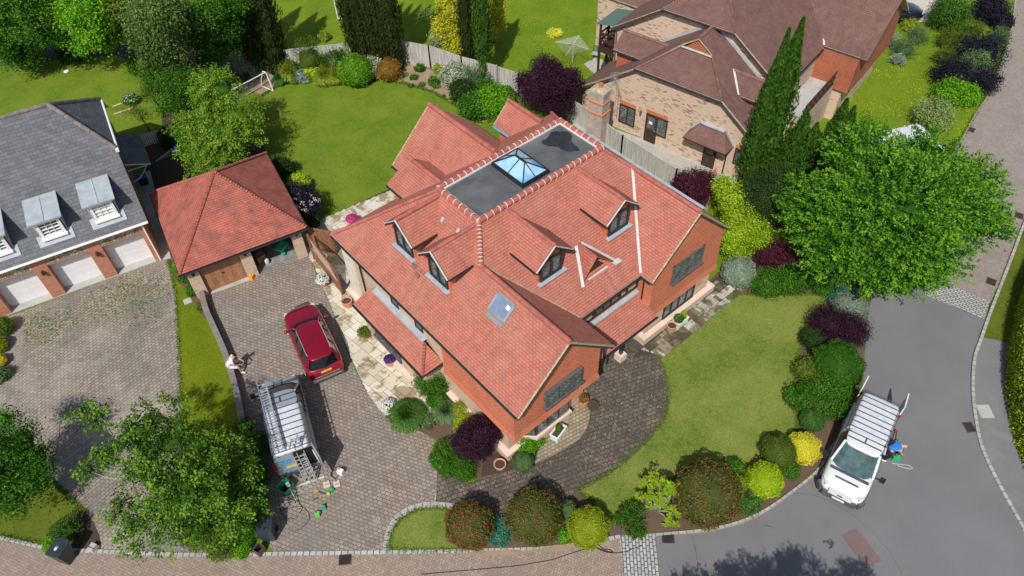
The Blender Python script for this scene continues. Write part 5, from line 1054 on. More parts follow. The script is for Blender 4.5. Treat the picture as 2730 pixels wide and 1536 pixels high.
# ================================================================ VEGETATION
def rnd_unit(n):
    v = rng.normal(size=(n, 3)); return v/np.linalg.norm(v, axis=1, keepdims=True)
def nrm(v): return v/np.maximum(np.linalg.norm(v, axis=1, keepdims=True), 1e-9)
class Leaves:
    def __init__(s): s.V = []; s.T = []; s.n = 0; s.core = []
    def add(s, P, N, size, tint, aspect=.55, jit=.6, D=None, djit=.4):
        """one rhombic leaf per point; N faces, D runs along"""
        n = len(P)
        if n == 0: return
        nn = nrm(N+jit*rng.normal(size=(n, 3)))
        if D is None: d = nrm(np.cross(nn, rnd_unit(n)))
        else: d = nrm(D+djit*rng.normal(size=(n, 3))); nn = nrm(nn-d*np.sum(nn*d, 1, keepdims=True))
        e = np.cross(nn, d); sz = (size*rng.uniform(.65, 1.3, n))[:, None]
        q = np.stack([P-d*sz*.5, P+e*sz*.5*aspect, P+d*sz*.5, P-e*sz*.5*aspect], 1)
        s.V.append(q.reshape(-1, 3)); s.T.append(np.repeat(np.clip(tint, 0, 1), 4)); s.n += n
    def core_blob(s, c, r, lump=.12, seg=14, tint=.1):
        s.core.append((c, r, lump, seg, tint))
    def build(s, name, mat, parent=None, origin=(0, 0, 0), loc=None):
        V = np.concatenate(s.V) if s.V else np.zeros((0, 3)); T = np.concatenate(s.T) if s.T else np.zeros(0); nq = len(V)//4
        cv, cf, ct = [], [], []; base = len(V)
        for (c, r, lump, seg, tint) in s.core:
            ph = rng.uniform(0, 6, 4); st = base+len(cv)
            for i in range(seg+1):
                th = pi*i/seg
                for j in range(seg*2):
                    a = 2*pi*j/(seg*2); k_ = 1+lump*(sin(3*a+ph[0])*sin(2*th+ph[1])+.6*sin(5*a+ph[2])*sin(4*th+ph[3]))
                    cv.append((c[0]+r[0]*k_*sin(th)*cos(a), c[1]+r[1]*k_*sin(th)*sin(a), max(.02, c[2]+r[2]*k_*cos(th)))); ct.append(tint)
            for i in range(seg):
                for j in range(seg*2): j2 = (j+1) % (seg*2); cf.append((st+i*seg*2+j, st+(i+1)*seg*2+j, st+(i+1)*seg*2+j2, st+i*seg*2+j2))
        if cv: V = np.concatenate([V, np.array(cv)]); T = np.concatenate([T, np.array(ct)])
        V = V-np.array(origin); me = bpy.data.meshes.new(name); F = nq+len(cf)
        me.vertices.add(len(V)); me.vertices.foreach_set('co', V.astype(np.float32).ravel())
        li = np.arange(nq*4, dtype=np.int32)
        if cf: li = np.concatenate([li, np.array(cf, np.int32).ravel()])
        me.loops.add(F*4); me.loops.foreach_set('vertex_index', li); me.polygons.add(F)
        me.polygons.foreach_set('loop_start', np.arange(F, dtype=np.int32)*4); me.update(calc_edges=True)
        at = me.attributes.new('tint', 'FLOAT', 'POINT'); at.data.foreach_set('value', T.astype(np.float32))
        return finish(me, name, mat, parent, loc)
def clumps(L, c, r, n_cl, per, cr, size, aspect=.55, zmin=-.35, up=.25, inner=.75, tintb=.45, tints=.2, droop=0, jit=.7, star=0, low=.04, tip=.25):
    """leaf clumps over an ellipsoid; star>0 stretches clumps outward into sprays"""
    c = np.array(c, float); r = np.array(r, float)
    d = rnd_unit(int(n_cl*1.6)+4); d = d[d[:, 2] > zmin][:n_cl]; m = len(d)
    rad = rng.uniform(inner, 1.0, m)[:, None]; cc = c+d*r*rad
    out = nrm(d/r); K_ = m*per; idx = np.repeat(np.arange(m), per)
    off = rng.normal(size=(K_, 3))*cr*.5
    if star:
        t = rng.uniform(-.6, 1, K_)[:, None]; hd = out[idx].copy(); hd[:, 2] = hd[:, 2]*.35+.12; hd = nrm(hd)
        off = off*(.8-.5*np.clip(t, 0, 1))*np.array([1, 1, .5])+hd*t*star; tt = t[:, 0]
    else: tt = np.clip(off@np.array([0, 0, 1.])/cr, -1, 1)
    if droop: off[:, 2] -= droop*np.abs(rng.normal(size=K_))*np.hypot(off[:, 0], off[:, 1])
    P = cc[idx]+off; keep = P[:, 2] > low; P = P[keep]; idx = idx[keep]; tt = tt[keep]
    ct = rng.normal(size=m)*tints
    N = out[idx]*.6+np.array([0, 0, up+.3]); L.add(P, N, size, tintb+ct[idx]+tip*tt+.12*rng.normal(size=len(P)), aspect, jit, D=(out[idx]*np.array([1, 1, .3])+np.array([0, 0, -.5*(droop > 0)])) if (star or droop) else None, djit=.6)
def trunk(parent, base, tips, r0, mat='bark', org=(0, 0, 0), name='trunk', h0=None):
    b = MB(org); base = Vector(base); top = max(t[2] for t in tips); cx = sum(t[0] for t in tips)/len(tips); cy = sum(t[1] for t in tips)/len(tips)
    mid = Vector(((base.x*.6+cx*.4), (base.y*.6+cy*.4), base.z+(top-base.z)*.35)); hi = Vector((cx, cy, base.z+(top-base.z)*.75))
    b.tube([base+Vector((0, 0, -.05)), base.lerp(mid, .5)+Vector((.05, -.04, 0)), mid, hi], [r0*1.3, r0, r0*.75, r0*.35], 8)
    for t in tips:
        t = Vector(t); s_ = mid.lerp(hi, random.uniform(0, .7)); m = s_.lerp(t, .5)+Vector((random.uniform(-.2, .2), random.uniform(-.2, .2), random.uniform(.0, .3)))
        m2 = m.lerp(t, .5)+Vector((random.uniform(-.15, .15), random.uniform(-.15, .15), random.uniform(-.1, .15)))
        b.tube([s_, m, m2, t], [r0*.34, r0*.2, r0*.11, .008], 6)
    return b.build(name, M[mat], parent, smooth=True)
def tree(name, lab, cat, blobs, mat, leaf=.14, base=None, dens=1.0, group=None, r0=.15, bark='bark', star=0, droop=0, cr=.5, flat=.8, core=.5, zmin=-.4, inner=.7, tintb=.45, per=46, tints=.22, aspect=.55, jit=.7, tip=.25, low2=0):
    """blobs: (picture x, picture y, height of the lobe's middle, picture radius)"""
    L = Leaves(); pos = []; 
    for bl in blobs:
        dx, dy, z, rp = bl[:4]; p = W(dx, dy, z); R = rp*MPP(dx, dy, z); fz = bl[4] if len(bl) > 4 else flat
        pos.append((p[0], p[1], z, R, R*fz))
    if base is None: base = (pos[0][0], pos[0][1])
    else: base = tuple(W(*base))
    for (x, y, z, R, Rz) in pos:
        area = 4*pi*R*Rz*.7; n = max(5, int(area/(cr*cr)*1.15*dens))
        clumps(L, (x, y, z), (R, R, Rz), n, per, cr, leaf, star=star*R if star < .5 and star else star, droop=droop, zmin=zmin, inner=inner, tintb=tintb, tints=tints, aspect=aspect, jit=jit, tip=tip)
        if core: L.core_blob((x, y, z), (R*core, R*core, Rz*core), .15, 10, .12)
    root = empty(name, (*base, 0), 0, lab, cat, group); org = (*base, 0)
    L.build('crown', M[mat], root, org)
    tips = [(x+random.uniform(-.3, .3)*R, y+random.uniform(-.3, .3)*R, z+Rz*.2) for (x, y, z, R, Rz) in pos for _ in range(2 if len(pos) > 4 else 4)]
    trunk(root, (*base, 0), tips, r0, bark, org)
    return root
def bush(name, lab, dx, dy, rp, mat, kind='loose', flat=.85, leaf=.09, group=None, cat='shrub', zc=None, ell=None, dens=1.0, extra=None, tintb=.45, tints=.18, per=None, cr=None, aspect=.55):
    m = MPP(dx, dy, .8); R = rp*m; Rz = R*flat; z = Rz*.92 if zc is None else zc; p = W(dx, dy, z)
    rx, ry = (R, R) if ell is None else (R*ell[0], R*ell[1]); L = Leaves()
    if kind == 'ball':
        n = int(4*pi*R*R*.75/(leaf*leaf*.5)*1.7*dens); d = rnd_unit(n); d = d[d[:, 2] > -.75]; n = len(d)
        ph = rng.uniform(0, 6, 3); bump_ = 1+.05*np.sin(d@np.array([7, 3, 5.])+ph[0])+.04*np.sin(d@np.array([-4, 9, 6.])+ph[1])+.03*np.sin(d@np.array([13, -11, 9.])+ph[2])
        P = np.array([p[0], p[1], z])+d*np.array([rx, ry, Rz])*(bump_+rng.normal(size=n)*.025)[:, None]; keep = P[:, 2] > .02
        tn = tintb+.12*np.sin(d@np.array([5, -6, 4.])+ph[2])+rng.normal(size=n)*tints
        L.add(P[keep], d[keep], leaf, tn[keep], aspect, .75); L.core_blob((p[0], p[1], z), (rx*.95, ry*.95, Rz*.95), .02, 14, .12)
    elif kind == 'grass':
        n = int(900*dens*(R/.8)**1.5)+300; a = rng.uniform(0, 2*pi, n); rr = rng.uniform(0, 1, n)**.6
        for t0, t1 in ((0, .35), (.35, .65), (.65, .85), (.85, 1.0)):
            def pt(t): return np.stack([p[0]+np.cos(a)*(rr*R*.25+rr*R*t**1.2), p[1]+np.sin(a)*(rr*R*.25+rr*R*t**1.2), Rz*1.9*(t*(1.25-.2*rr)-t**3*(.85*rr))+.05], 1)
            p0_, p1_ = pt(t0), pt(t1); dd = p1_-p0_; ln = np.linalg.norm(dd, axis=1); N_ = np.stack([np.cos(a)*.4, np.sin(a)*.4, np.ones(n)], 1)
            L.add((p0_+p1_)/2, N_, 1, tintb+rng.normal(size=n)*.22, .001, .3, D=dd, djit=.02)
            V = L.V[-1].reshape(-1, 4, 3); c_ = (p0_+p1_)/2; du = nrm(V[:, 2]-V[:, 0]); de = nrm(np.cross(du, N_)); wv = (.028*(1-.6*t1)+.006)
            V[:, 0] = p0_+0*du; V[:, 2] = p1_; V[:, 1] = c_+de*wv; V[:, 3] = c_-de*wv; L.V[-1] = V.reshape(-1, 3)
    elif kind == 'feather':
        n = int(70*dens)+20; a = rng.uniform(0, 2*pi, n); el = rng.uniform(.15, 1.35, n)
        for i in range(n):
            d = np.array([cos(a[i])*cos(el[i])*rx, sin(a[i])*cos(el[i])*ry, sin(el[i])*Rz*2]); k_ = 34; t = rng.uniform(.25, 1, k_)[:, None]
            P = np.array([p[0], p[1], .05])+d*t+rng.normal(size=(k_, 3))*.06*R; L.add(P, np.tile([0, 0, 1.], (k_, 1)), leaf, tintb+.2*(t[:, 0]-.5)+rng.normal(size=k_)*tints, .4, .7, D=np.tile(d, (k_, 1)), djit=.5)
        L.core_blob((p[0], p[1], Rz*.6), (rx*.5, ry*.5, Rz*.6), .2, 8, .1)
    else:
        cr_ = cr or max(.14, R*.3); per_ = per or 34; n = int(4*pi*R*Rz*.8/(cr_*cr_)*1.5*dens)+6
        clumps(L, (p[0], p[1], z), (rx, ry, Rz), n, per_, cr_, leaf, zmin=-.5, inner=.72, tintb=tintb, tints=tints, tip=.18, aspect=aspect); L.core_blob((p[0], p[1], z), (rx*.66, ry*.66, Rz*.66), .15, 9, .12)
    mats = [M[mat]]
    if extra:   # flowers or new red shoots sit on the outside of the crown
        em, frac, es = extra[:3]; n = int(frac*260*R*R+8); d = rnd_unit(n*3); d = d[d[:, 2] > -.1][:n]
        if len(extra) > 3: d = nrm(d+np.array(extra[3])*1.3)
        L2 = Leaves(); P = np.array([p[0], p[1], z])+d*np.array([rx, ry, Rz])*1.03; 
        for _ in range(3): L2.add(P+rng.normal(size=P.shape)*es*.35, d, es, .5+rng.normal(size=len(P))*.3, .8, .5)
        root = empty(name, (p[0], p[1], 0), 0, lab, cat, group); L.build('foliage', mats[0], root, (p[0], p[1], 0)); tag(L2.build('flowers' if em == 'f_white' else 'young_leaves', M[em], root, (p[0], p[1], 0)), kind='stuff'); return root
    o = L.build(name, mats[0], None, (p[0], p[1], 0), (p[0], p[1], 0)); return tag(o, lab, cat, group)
def cypress(lab, bdx, bdy, H, R, mat='f_cyp', group=None, dens=1.0, tipw=.25, peak=.35, name='cypress', lean=(0, 0)):
    p = W(bdx, bdy); L = Leaves(); n = int(4300*dens*R*H/9)
    z = rng.uniform(0, 1, n)**.85; a = rng.uniform(0, 2*pi, n); ph = rng.uniform(0, 6, 4)
    prof = lambda z: np.where(z < peak, .62+.38*(z/peak), np.maximum(0, 1-((z-peak)/(1-peak))**1.7*(1-tipw*.0)))
    rr = R*prof(z)*(1+.14*np.sin(a*5+ph[0]+z*3)+.10*np.sin(a*9+ph[1]-z*9)+.08*np.sin(z*40+ph[2]+a*2))*rng.uniform(.82, 1.10, n)+.02
    P = np.stack([p[0]+rr*np.cos(a)+lean[0]*z, p[1]+rr*np.sin(a)+lean[1]*z, z*H+.1], 1)
    N = np.stack([np.cos(a), np.sin(a), .35+0*a], 1); D = np.stack([np.cos(a)*.3, np.sin(a)*.3, 1+0*a], 1)
    tn = .42+.16*np.sin(a*5+ph[0]+z*3)+rng.normal(size=n)*.18; L.add(P, N, .26, tn, .36, .45, D=D, djit=.28)
    seg = 16; cvs = []
    org = (p[0], p[1], 0); root = empty(name, org, 0, lab, 'cypress tree' if name == 'cypress' else 'conifer', group)
    for q in range(7):
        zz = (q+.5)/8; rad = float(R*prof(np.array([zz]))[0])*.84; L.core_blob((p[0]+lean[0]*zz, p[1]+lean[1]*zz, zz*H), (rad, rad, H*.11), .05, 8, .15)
    L.build('crown', M[mat], root, org); b = MB(org); b.tube([(p[0], p[1], -.05), (p[0]+lean[0]*.5, p[1]+lean[1]*.5, H*.5), (p[0]+lean[0], p[1]+lean[1], H*.92)], [R*.2, R*.12, .02], 8); b.build('trunk', M['bark'], root); return root
# ---- big trees
tree('maple_tree', 'broad bright green tree with layered sprays, the largest crown right of the house', 'tree', [(2235, 520, 4.2, 165, .55), (2110, 560, 3.6, 125, .6), (2370, 500, 3.8, 120, .5), (2240, 640, 3.0, 105, .7), (2180, 400, 4.2, 90, .6), (2330, 400, 3.6, 80, .5), (2440, 560, 3.2, 75, .45), (2090, 650, 2.8, 65, .7), (2440, 455, 3.4, 70, .4), (2340, 650, 2.8, 70, .6), (2180, 690, 2.4, 50, .7), (2490, 560, 3.0, 40, .3), (2290, 700, 2.4, 45, .6), (2030, 500, 3.2, 55, .7), (2165, 330, 3.4, 38, .5)], 'f_acer', .15, (2230, 610), 1.25, r0=.3, star=.8, cr=.36, core=.62, per=44, zmin=-.25, tints=.26, inner=.72, tip=.34, low2=1)
tree('birch_tree', 'large airy birch leaning over the foot of the left driveway', 'tree', [(430, 1110, 4.8, 95, .5), (330, 1085, 5.2, 62, .5), (245, 1045, 5.6, 38, .4), (205, 1030, 5.6, 20, .4), (540, 1130, 3.4, 66, .6), (598, 1195, 2.6, 54, .7), (470, 1215, 4.0, 100, .6), (370, 1190, 4.6, 70, .5), (260, 1150, 4.8, 45, .4), (225, 1180, 4.6, 22, .4), (420, 1290, 3.2, 85, .6), (330, 1320, 3.0, 45, .5), (300, 1270, 3.2, 34, .5), (540, 1300, 2.6, 76, .7), (605, 1270, 2.0, 48, .8), (370, 1050, 5.2, 40, .5), (440, 1012, 5.0, 28, .5), (340, 1370, 2.4, 30, .5), (600, 1105, 2.4, 28, .6)], 'f_birch', .125, (590, 1360), 1.1, r0=.09, bark='barkw', droop=.35, cr=.42, core=.3, per=62, inner=.3, tints=.34, jit=.9, star=.5, tip=.3)
tree('dark_leafy_tree', 'dense dark tree at the left edge below the slate roofed block', 'tree', [(40, 1120, 3.2, 66, .8), (70, 1190, 2.8, 56, .8), (25, 1250, 2.4, 56, .8), (-30, 1180, 3.4, 80, .8), (10, 1060, 2.8, 32, .8), (90, 1150, 2.4, 36, .8), (100, 1215, 2, 28, .8)], 'f_green', .11, (40, 1230), 1.1, cr=.4, core=.6, tintb=.36)
tree('dark_leafy_tree', 'dark green tree filling the top left corner of the picture', 'tree', [(60, 30, 5, 80), (10, 90, 3.6, 60), (100, 80, 3.8, 55), (140, 20, 4, 60), (30, 140, 2, 36), (70, 140, 1.6, 34), (-50, 60, 4, 80)], 'f_green', .17, (60, 120), 1.1, cr=.55, core=.6, tintb=.5, r0=.25)
tree('bright_leafy_tree', 'vivid light green tree between the dark corner tree and the birch at the top left', 'tree', [(215, 20, 5.4, 62), (235, 75, 4.2, 50), (185, 50, 4.4, 45), (260, 110, 2.8, 34), (210, 115, 2.6, 30), (290, 90, 3, 26), (150, 90, 3, 30)], 'f_bright', .17, (220, 110), 1.1, cr=.5, core=.6, tintb=.6, r0=.2)
tree('bronze_leafy_tree', 'olive tree with bronze tinge between the bright tree and the feathery birch', 'tree', [(305, 25, 5, 42), (330, 60, 3.6, 34), (285, 10, 5, 30)], 'f_olive', .15, (310, 90), 1.0, cr=.45, core=.55)
tree('weeping_birch', 'tall feathery grey green birch at the top left with hanging branches', 'tree', [(395, 30, 8, 62, 1.1), (365, 85, 6, 42, 1.4), (420, 95, 5.6, 48, 1.4), (380, 150, 3.6, 34, 1.3), (350, 30, 7, 34, 1.2), (450, 40, 7, 40, 1.1), (440, 160, 3, 36, 1)], 'f_birchl', .15, (400, 180), 1.15, droop=1.6, cr=.5, core=.5, inner=.5, bark='barkw', r0=.16, per=52, tintb=.4)
tree('mixed_green_tree', 'mid green tree left of the leftmost cypress with a pale shrub at its foot', 'tree', [(510, 30, 6.4, 58), (560, 70, 5, 44), (500, 100, 4.4, 46), (565, 120, 3.4, 36), (470, 60, 5.4, 42), (520, 150, 2.6, 40), (590, 20, 6, 32)], 'f_green', .14, (520, 160), 1.1, cr=.48, core=.58, tintb=.5, r0=.2)
tree('hawthorn_tree', 'small dark green tree below the weeping birch, behind the feathery tree', 'tree', [(450, 215, 3.2, 48), (400, 215, 3, 34), (430, 265, 2.4, 36), (490, 205, 2.8, 34), (390, 190, 3.2, 30)], 'f_green', .12, (440, 270), 1.1, cr=.42, core=.55, tintb=.38)
tree('feathery_tree', 'yellow green feathery tree in front of the pyramid roofed garage', 'tree', [(545, 225, 4.6, 58, .7), (590, 290, 3.6, 56, .6), (510, 290, 3.8, 52, .7), (560, 340, 3, 62, .7), (620, 345, 2.6, 36, .6), (500, 370, 2.4, 48, .7), (470, 320, 2.8, 36, .7), (560, 395, 2, 50, .7), (500, 420, 1.6, 34, .7), (610, 300, 3, 34, .5), (520, 200, 4.6, 34, .6)], 'f_feather', .12, (560, 400), 1.15, star=.6, droop=.3, cr=.42, core=.55, tintb=.5, inner=.55, r0=.13, tints=.14)
tree('young_tree', 'young tree with sparse olive leaves on a thin trunk, nearest the slate roof', 'sapling', [(340, 278, 3, 26, .7), (362, 292, 2.6, 18, .7)], 'f_olive', .09, (374, 328), .6, cr=.3, core=0, inner=.2, per=26, r0=.04, group=None)
tree('young_tree', 'young tree with thin dark trunk beside the shaded hawthorn', 'sapling', [(378, 238, 3, 30, .7), (395, 225, 3, 22, .7)], 'f_olive', .09, (411, 294), .9, cr=.3, core=.0, inner=.3, per=30, r0=.04, tintb=.3)
# ---- columns of cypress
GC = 'dark cypress columns along the back fence'
for i, (x, y, H, R, lab) in enumerate([(700, 182, 9.6, 1.1, 'dark cypress column at the left end of the board fence, rightmost of the left trio'), (664, 186, 10.5, .95, 'dark cypress column in the middle of the left trio'), (628, 160, 10, .95, 'dark cypress column, leftmost of the left trio, beside the mixed green tree')]): cypress(lab, x, y, H, R, group=GC)
for i, (x, y, H, R, lab) in enumerate([(900, 164, 11, .58, 'slim dark cypress, first from the left of the clump of five'), (924, 168, 11, .60, 'dark cypress, second from the left of the clump of five'), (948, 170, 11, .62, 'dark cypress, middle one of the clump of five'), (974, 172, 11, .66, 'dark cypress, fourth from the left of the clump of five'), (1001, 174, 11, .68, 'dark cypress, rightmost of the clump of five, right against the fence')]): cypress(lab, x, y, H, R, group=GC)
cypress('slim dark cypress, left of the pair in front of the yellow bamboo', 1180, 172, 10.5, .55, group=GC); cypress('slim cypress, right and taller in view of the pair by the yellow bamboo', 1221, 208, 10.5, .6, 'f_cypg', group=GC)
cypress('tallest pointed conifer, between the brick house and the bright green tree', 1900, 470, 10.7, .92, 'f_cypg', dens=1.4, peak=.22, name='conifer'); cypress('tall pointed conifer fused to the left side of the tallest one', 1872, 480, 10.2, .72, 'f_cypg', dens=1.3, peak=.22, name='conifer', lean=(.3, .1))
cypress('short pointed conifer just right of the tallest conifer', 1972, 462, 5.2, .72, 'f_cypg', peak=.25, name='conifer', dens=1.4); cypress('smallest pointed conifer, in front of the dark terrace railing', 2008, 452, 4.0, .6, 'f_cypg', peak=.25, name='conifer', dens=1.4)
cypress('pointed conifer rising behind the bright green tree, left of a pair', 2060, 445, 5.4, .7, 'f_cypg', peak=.25, name='conifer', dens=1.4); cypress('pointed conifer nearest the neighbour lawn, right of a pair', 2085, 440, 4.8, .62, 'f_cypg', peak=.25, name='conifer', dens=1.4)
# ---- yellow bamboo and other plants past the fence
tree('bamboo_clump', 'yellow green bamboo clump left of the cypress pair', 'bamboo', [(1135, 20, 4, 34, 1.2), (1125, 70, 2.6, 36, 1.1), (1145, 110, 1.6, 28, 1)], 'f_bamboo', .15, (1140, 130), 1.1, cr=.4, core=.5, tintb=.75, droop=.3)
tree('bamboo_clump', 'yellow bamboo clump right of the cypress pair', 'bamboo', [(1240, 15, 3.6, 30, 1.2), (1235, 60, 2.2, 30, 1.1), (1220, 80, 1.4, 22, 1)], 'f_bamboo', .15, (1240, 105), 1.1, cr=.4, core=.45, tintb=.8, droop=.3)
tree('young_tree', 'thin grey green sapling on the far lawn between the cypress clumps', 'sapling', [(1065, 40, 2.6, 18, 1.4)], 'f_birchl', .1, (1075, 85), .6, cr=.3, core=0, inner=.2, r0=.03, per=26)
# ---- back border
for a in [('shrub', 'grey white variegated shrub left of the leaning goal', 618, 162, 26, 'f_silver', 'loose'), ('shrub', 'pale variegated shrub just above the goal crossbar', 650, 170, 24, 'f_silver', 'loose'),
          ('tamarisk', 'brownish green feathery shrub against the fence left of the five cypresses', 778, 142, 56, 'f_olive', 'feather'), ('clipped_bush', 'large rounded glossy green bush left of the white variegated shrub', 893, 178, 44, 'f_bright', 'ball'),
          ('shrub', 'white variegated shrub between the green and the rust coloured bushes', 934, 172, 28, 'f_var', 'loose'), ('clipped_bush', 'rounded rust and yellow bush under the cypresses', 978, 176, 32, 'f_rust', 'ball'),
          ('ornamental_grass', 'yellow green grass clump next to the goal post', 725, 182, 26, 'f_wyel', 'grass'), ('ornamental_grass', 'green grass clump behind the small blue grey shrub', 738, 195, 17, 'f_grass', 'grass'), ('ornamental_grass', 'dark green grass clump at the foot of the goal', 700, 200, 18, 'f_grass', 'grass'),
          ('shrub', 'small blue grey rounded shrub at the edge of the back lawn', 757, 194, 14, 'f_blue', 'loose'), ('shrub', 'small bright yellow green shrub behind the blue grey one', 781, 183, 17, 'f_lime', 'loose'),
          ('ornamental_grass', 'wide yellow grass clump in the middle of the back border', 815, 190, 28, 'f_wyel', 'grass'), ('ornamental_grass', 'yellow grass clump left of the glossy green bush', 845, 193, 22, 'f_wyel', 'grass'), ('ornamental_grass', 'green grass clump in front of the tamarisk', 800, 170, 18, 'f_grass', 'grass'),
          ('shrub', 'thin green shrub behind the yellow grass clumps', 850, 148, 34, 'f_green', 'feather'), ('shrub', 'low light green shrub on the bare bed by the fence', 1105, 172, 12, 'f_wyel', 'loose'), ('shrub', 'small green weed in the bare bed below the fence', 1055, 172, 10, 'f_green', 'loose'), ('shrub', 'small trailing green plant in the bare bed', 1090, 205, 11, 'f_green', 'loose'),
          ('shrub', 'pale white variegated shrub where the board fence bends', 1143, 190, 34, 'f_var', 'loose'), ('shrub', 'grey green feathery shrub in front of the cypress pair', 1196, 200, 46, 'f_greyg', 'feather'), ('shrub', 'dark green box shrub left of the bright laurel', 1190, 268, 36, 'f_green', 'loose'), ('shrub', 'dark green shrub below the pale variegated one', 1165, 230, 32, 'f_dark', 'loose'),
          ('laurel', 'bright glossy laurel behind the rear gable of the house', 1243, 256, 44, 'f_bright', 'loose'), ('shrub', 'small white variegated shrub by the short fence', 1278, 215, 16, 'f_var', 'loose'), ('shrub', 'blue green shrub with pale leaves over the fence by the bamboo', 1108, 90, 26, 'f_silver', 'loose'), ('shrub', 'low leafy shrub left of the bamboo on the fence', 1145, 130, 20, 'f_wyel', 'loose'),
          ('weed_patch', 'bright yellow flowering patch on the far lawn', 1396, 84, 18, 'f_yellow', 'loose', .25), ('shrub', 'light green seedling on the far lawn left of the five cypresses', 815, 92, 12, 'f_wyel', 'loose')]:
    n_, lab, x, y, r, m, kd = a[:7]; bush(n_, lab, x, y, r, m, kd, leaf=.13 if kd != 'ball' else .11, flat=a[7] if len(a) > 7 else .85, aspect=.6 if kd != 'feather' else .35, extra=('f_wyel', .5, .1) if x == 893 else None)

for i in range(48):
    t = random.random(); bx = 700+t*520; by = (205 if bx < 1000 else 205+(bx-1000)*.38)-random.uniform(2, 40)*(1 if bx < 1000 else .8)
    kd = random.choice(['grass', 'loose', 'loose', 'feather']); mt = random.choice(['f_grass', 'f_wyel', 'f_green', 'f_greyg', 'f_olive', 'f_goldg', 'f_silver'] if bx < 1000 else ['f_green', 'f_wyel', 'f_olive'])
    seg = next(t for x_, t in ((760, 'near the leaning goal'), (850, 'in front of the tamarisk'), (930, 'around the round glossy bush'), (1010, 'by the rust coloured bush'), (1100, 'on the bare bed'), (1300, 'by the fence bend')) if bx < x_)
    cl = {'f_grass': 'dark green', 'f_wyel': 'yellowish', 'f_green': 'mid green', 'f_greyg': 'grey green', 'f_olive': 'olive', 'f_goldg': 'bright yellow green', 'f_silver': 'silvery'}[mt]; kn = {'grass': 'grassy tuft', 'loose': 'leafy plant', 'feather': 'feathery plant'}[kd]
    bush('border_plant', 'small '+cl+' '+kn+' '+seg+' in the back border', bx, by, random.uniform(6, 13) if bx < 1000 else random.uniform(4, 8), mt, kd, .6, .09, 'small plants filling the back border', 'plant')
# ---- purple maples and the planting right of the house
tree('purple_maple', 'dark purple maple beside the buff chimney', 'tree', [(1385, 210, 2.6, 60, .8), (1340, 235, 2, 40, .8), (1430, 225, 2, 42, .8), (1370, 170, 3, 34, .8), (1400, 265, 1.4, 46, .8), (1320, 200, 2.2, 22, .8), (1440, 190, 2.4, 20, .8)], 'f_purple', .1, (1392, 280), 1.3, cr=.32, core=.6, per=48, tintb=.5, r0=.08)
tree('purple_maple', 'plum coloured maple between the fence and the right gable', 'tree', [(1742, 465, 1.8, 44, .8), (1775, 455, 1.7, 26, .8), (1712, 468, 1.5, 24, .8), (1760, 495, 1.2, 28, .8)], 'f_plum', .09, (1750, 505), 1.3, cr=.26, core=.55, per=44, r0=.06)
tree('evergreen_tree', 'dark glossy evergreen below the tall conifers', 'tree', [(1925, 490, 2.8, 62, .9), (1905, 545, 2, 48, .9), (1970, 530, 2.2, 46, .9), (1885, 500, 2.4, 34, .9), (1955, 450, 2.6, 36, .9)], 'f_dark', .1, (1930, 560), 1.3, cr=.34, core=.7, tintb=.55, tints=.15)
tree('golden_shrub_tree', 'tall yellow green shrub against the right gable of the house', 'shrub', [(1842, 500, 2.6, 36, 1), (1862, 560, 2, 42, 1), (1835, 600, 1.6, 34, 1), (1900, 590, 1.8, 34, 1), (1820, 470, 2.4, 22, 1), (1858, 630, 1.2, 30, .9)], 'f_goldg', .12, (1860, 610), 1.3, cr=.3, core=.6, tintb=.45, tints=.25, r0=.06)
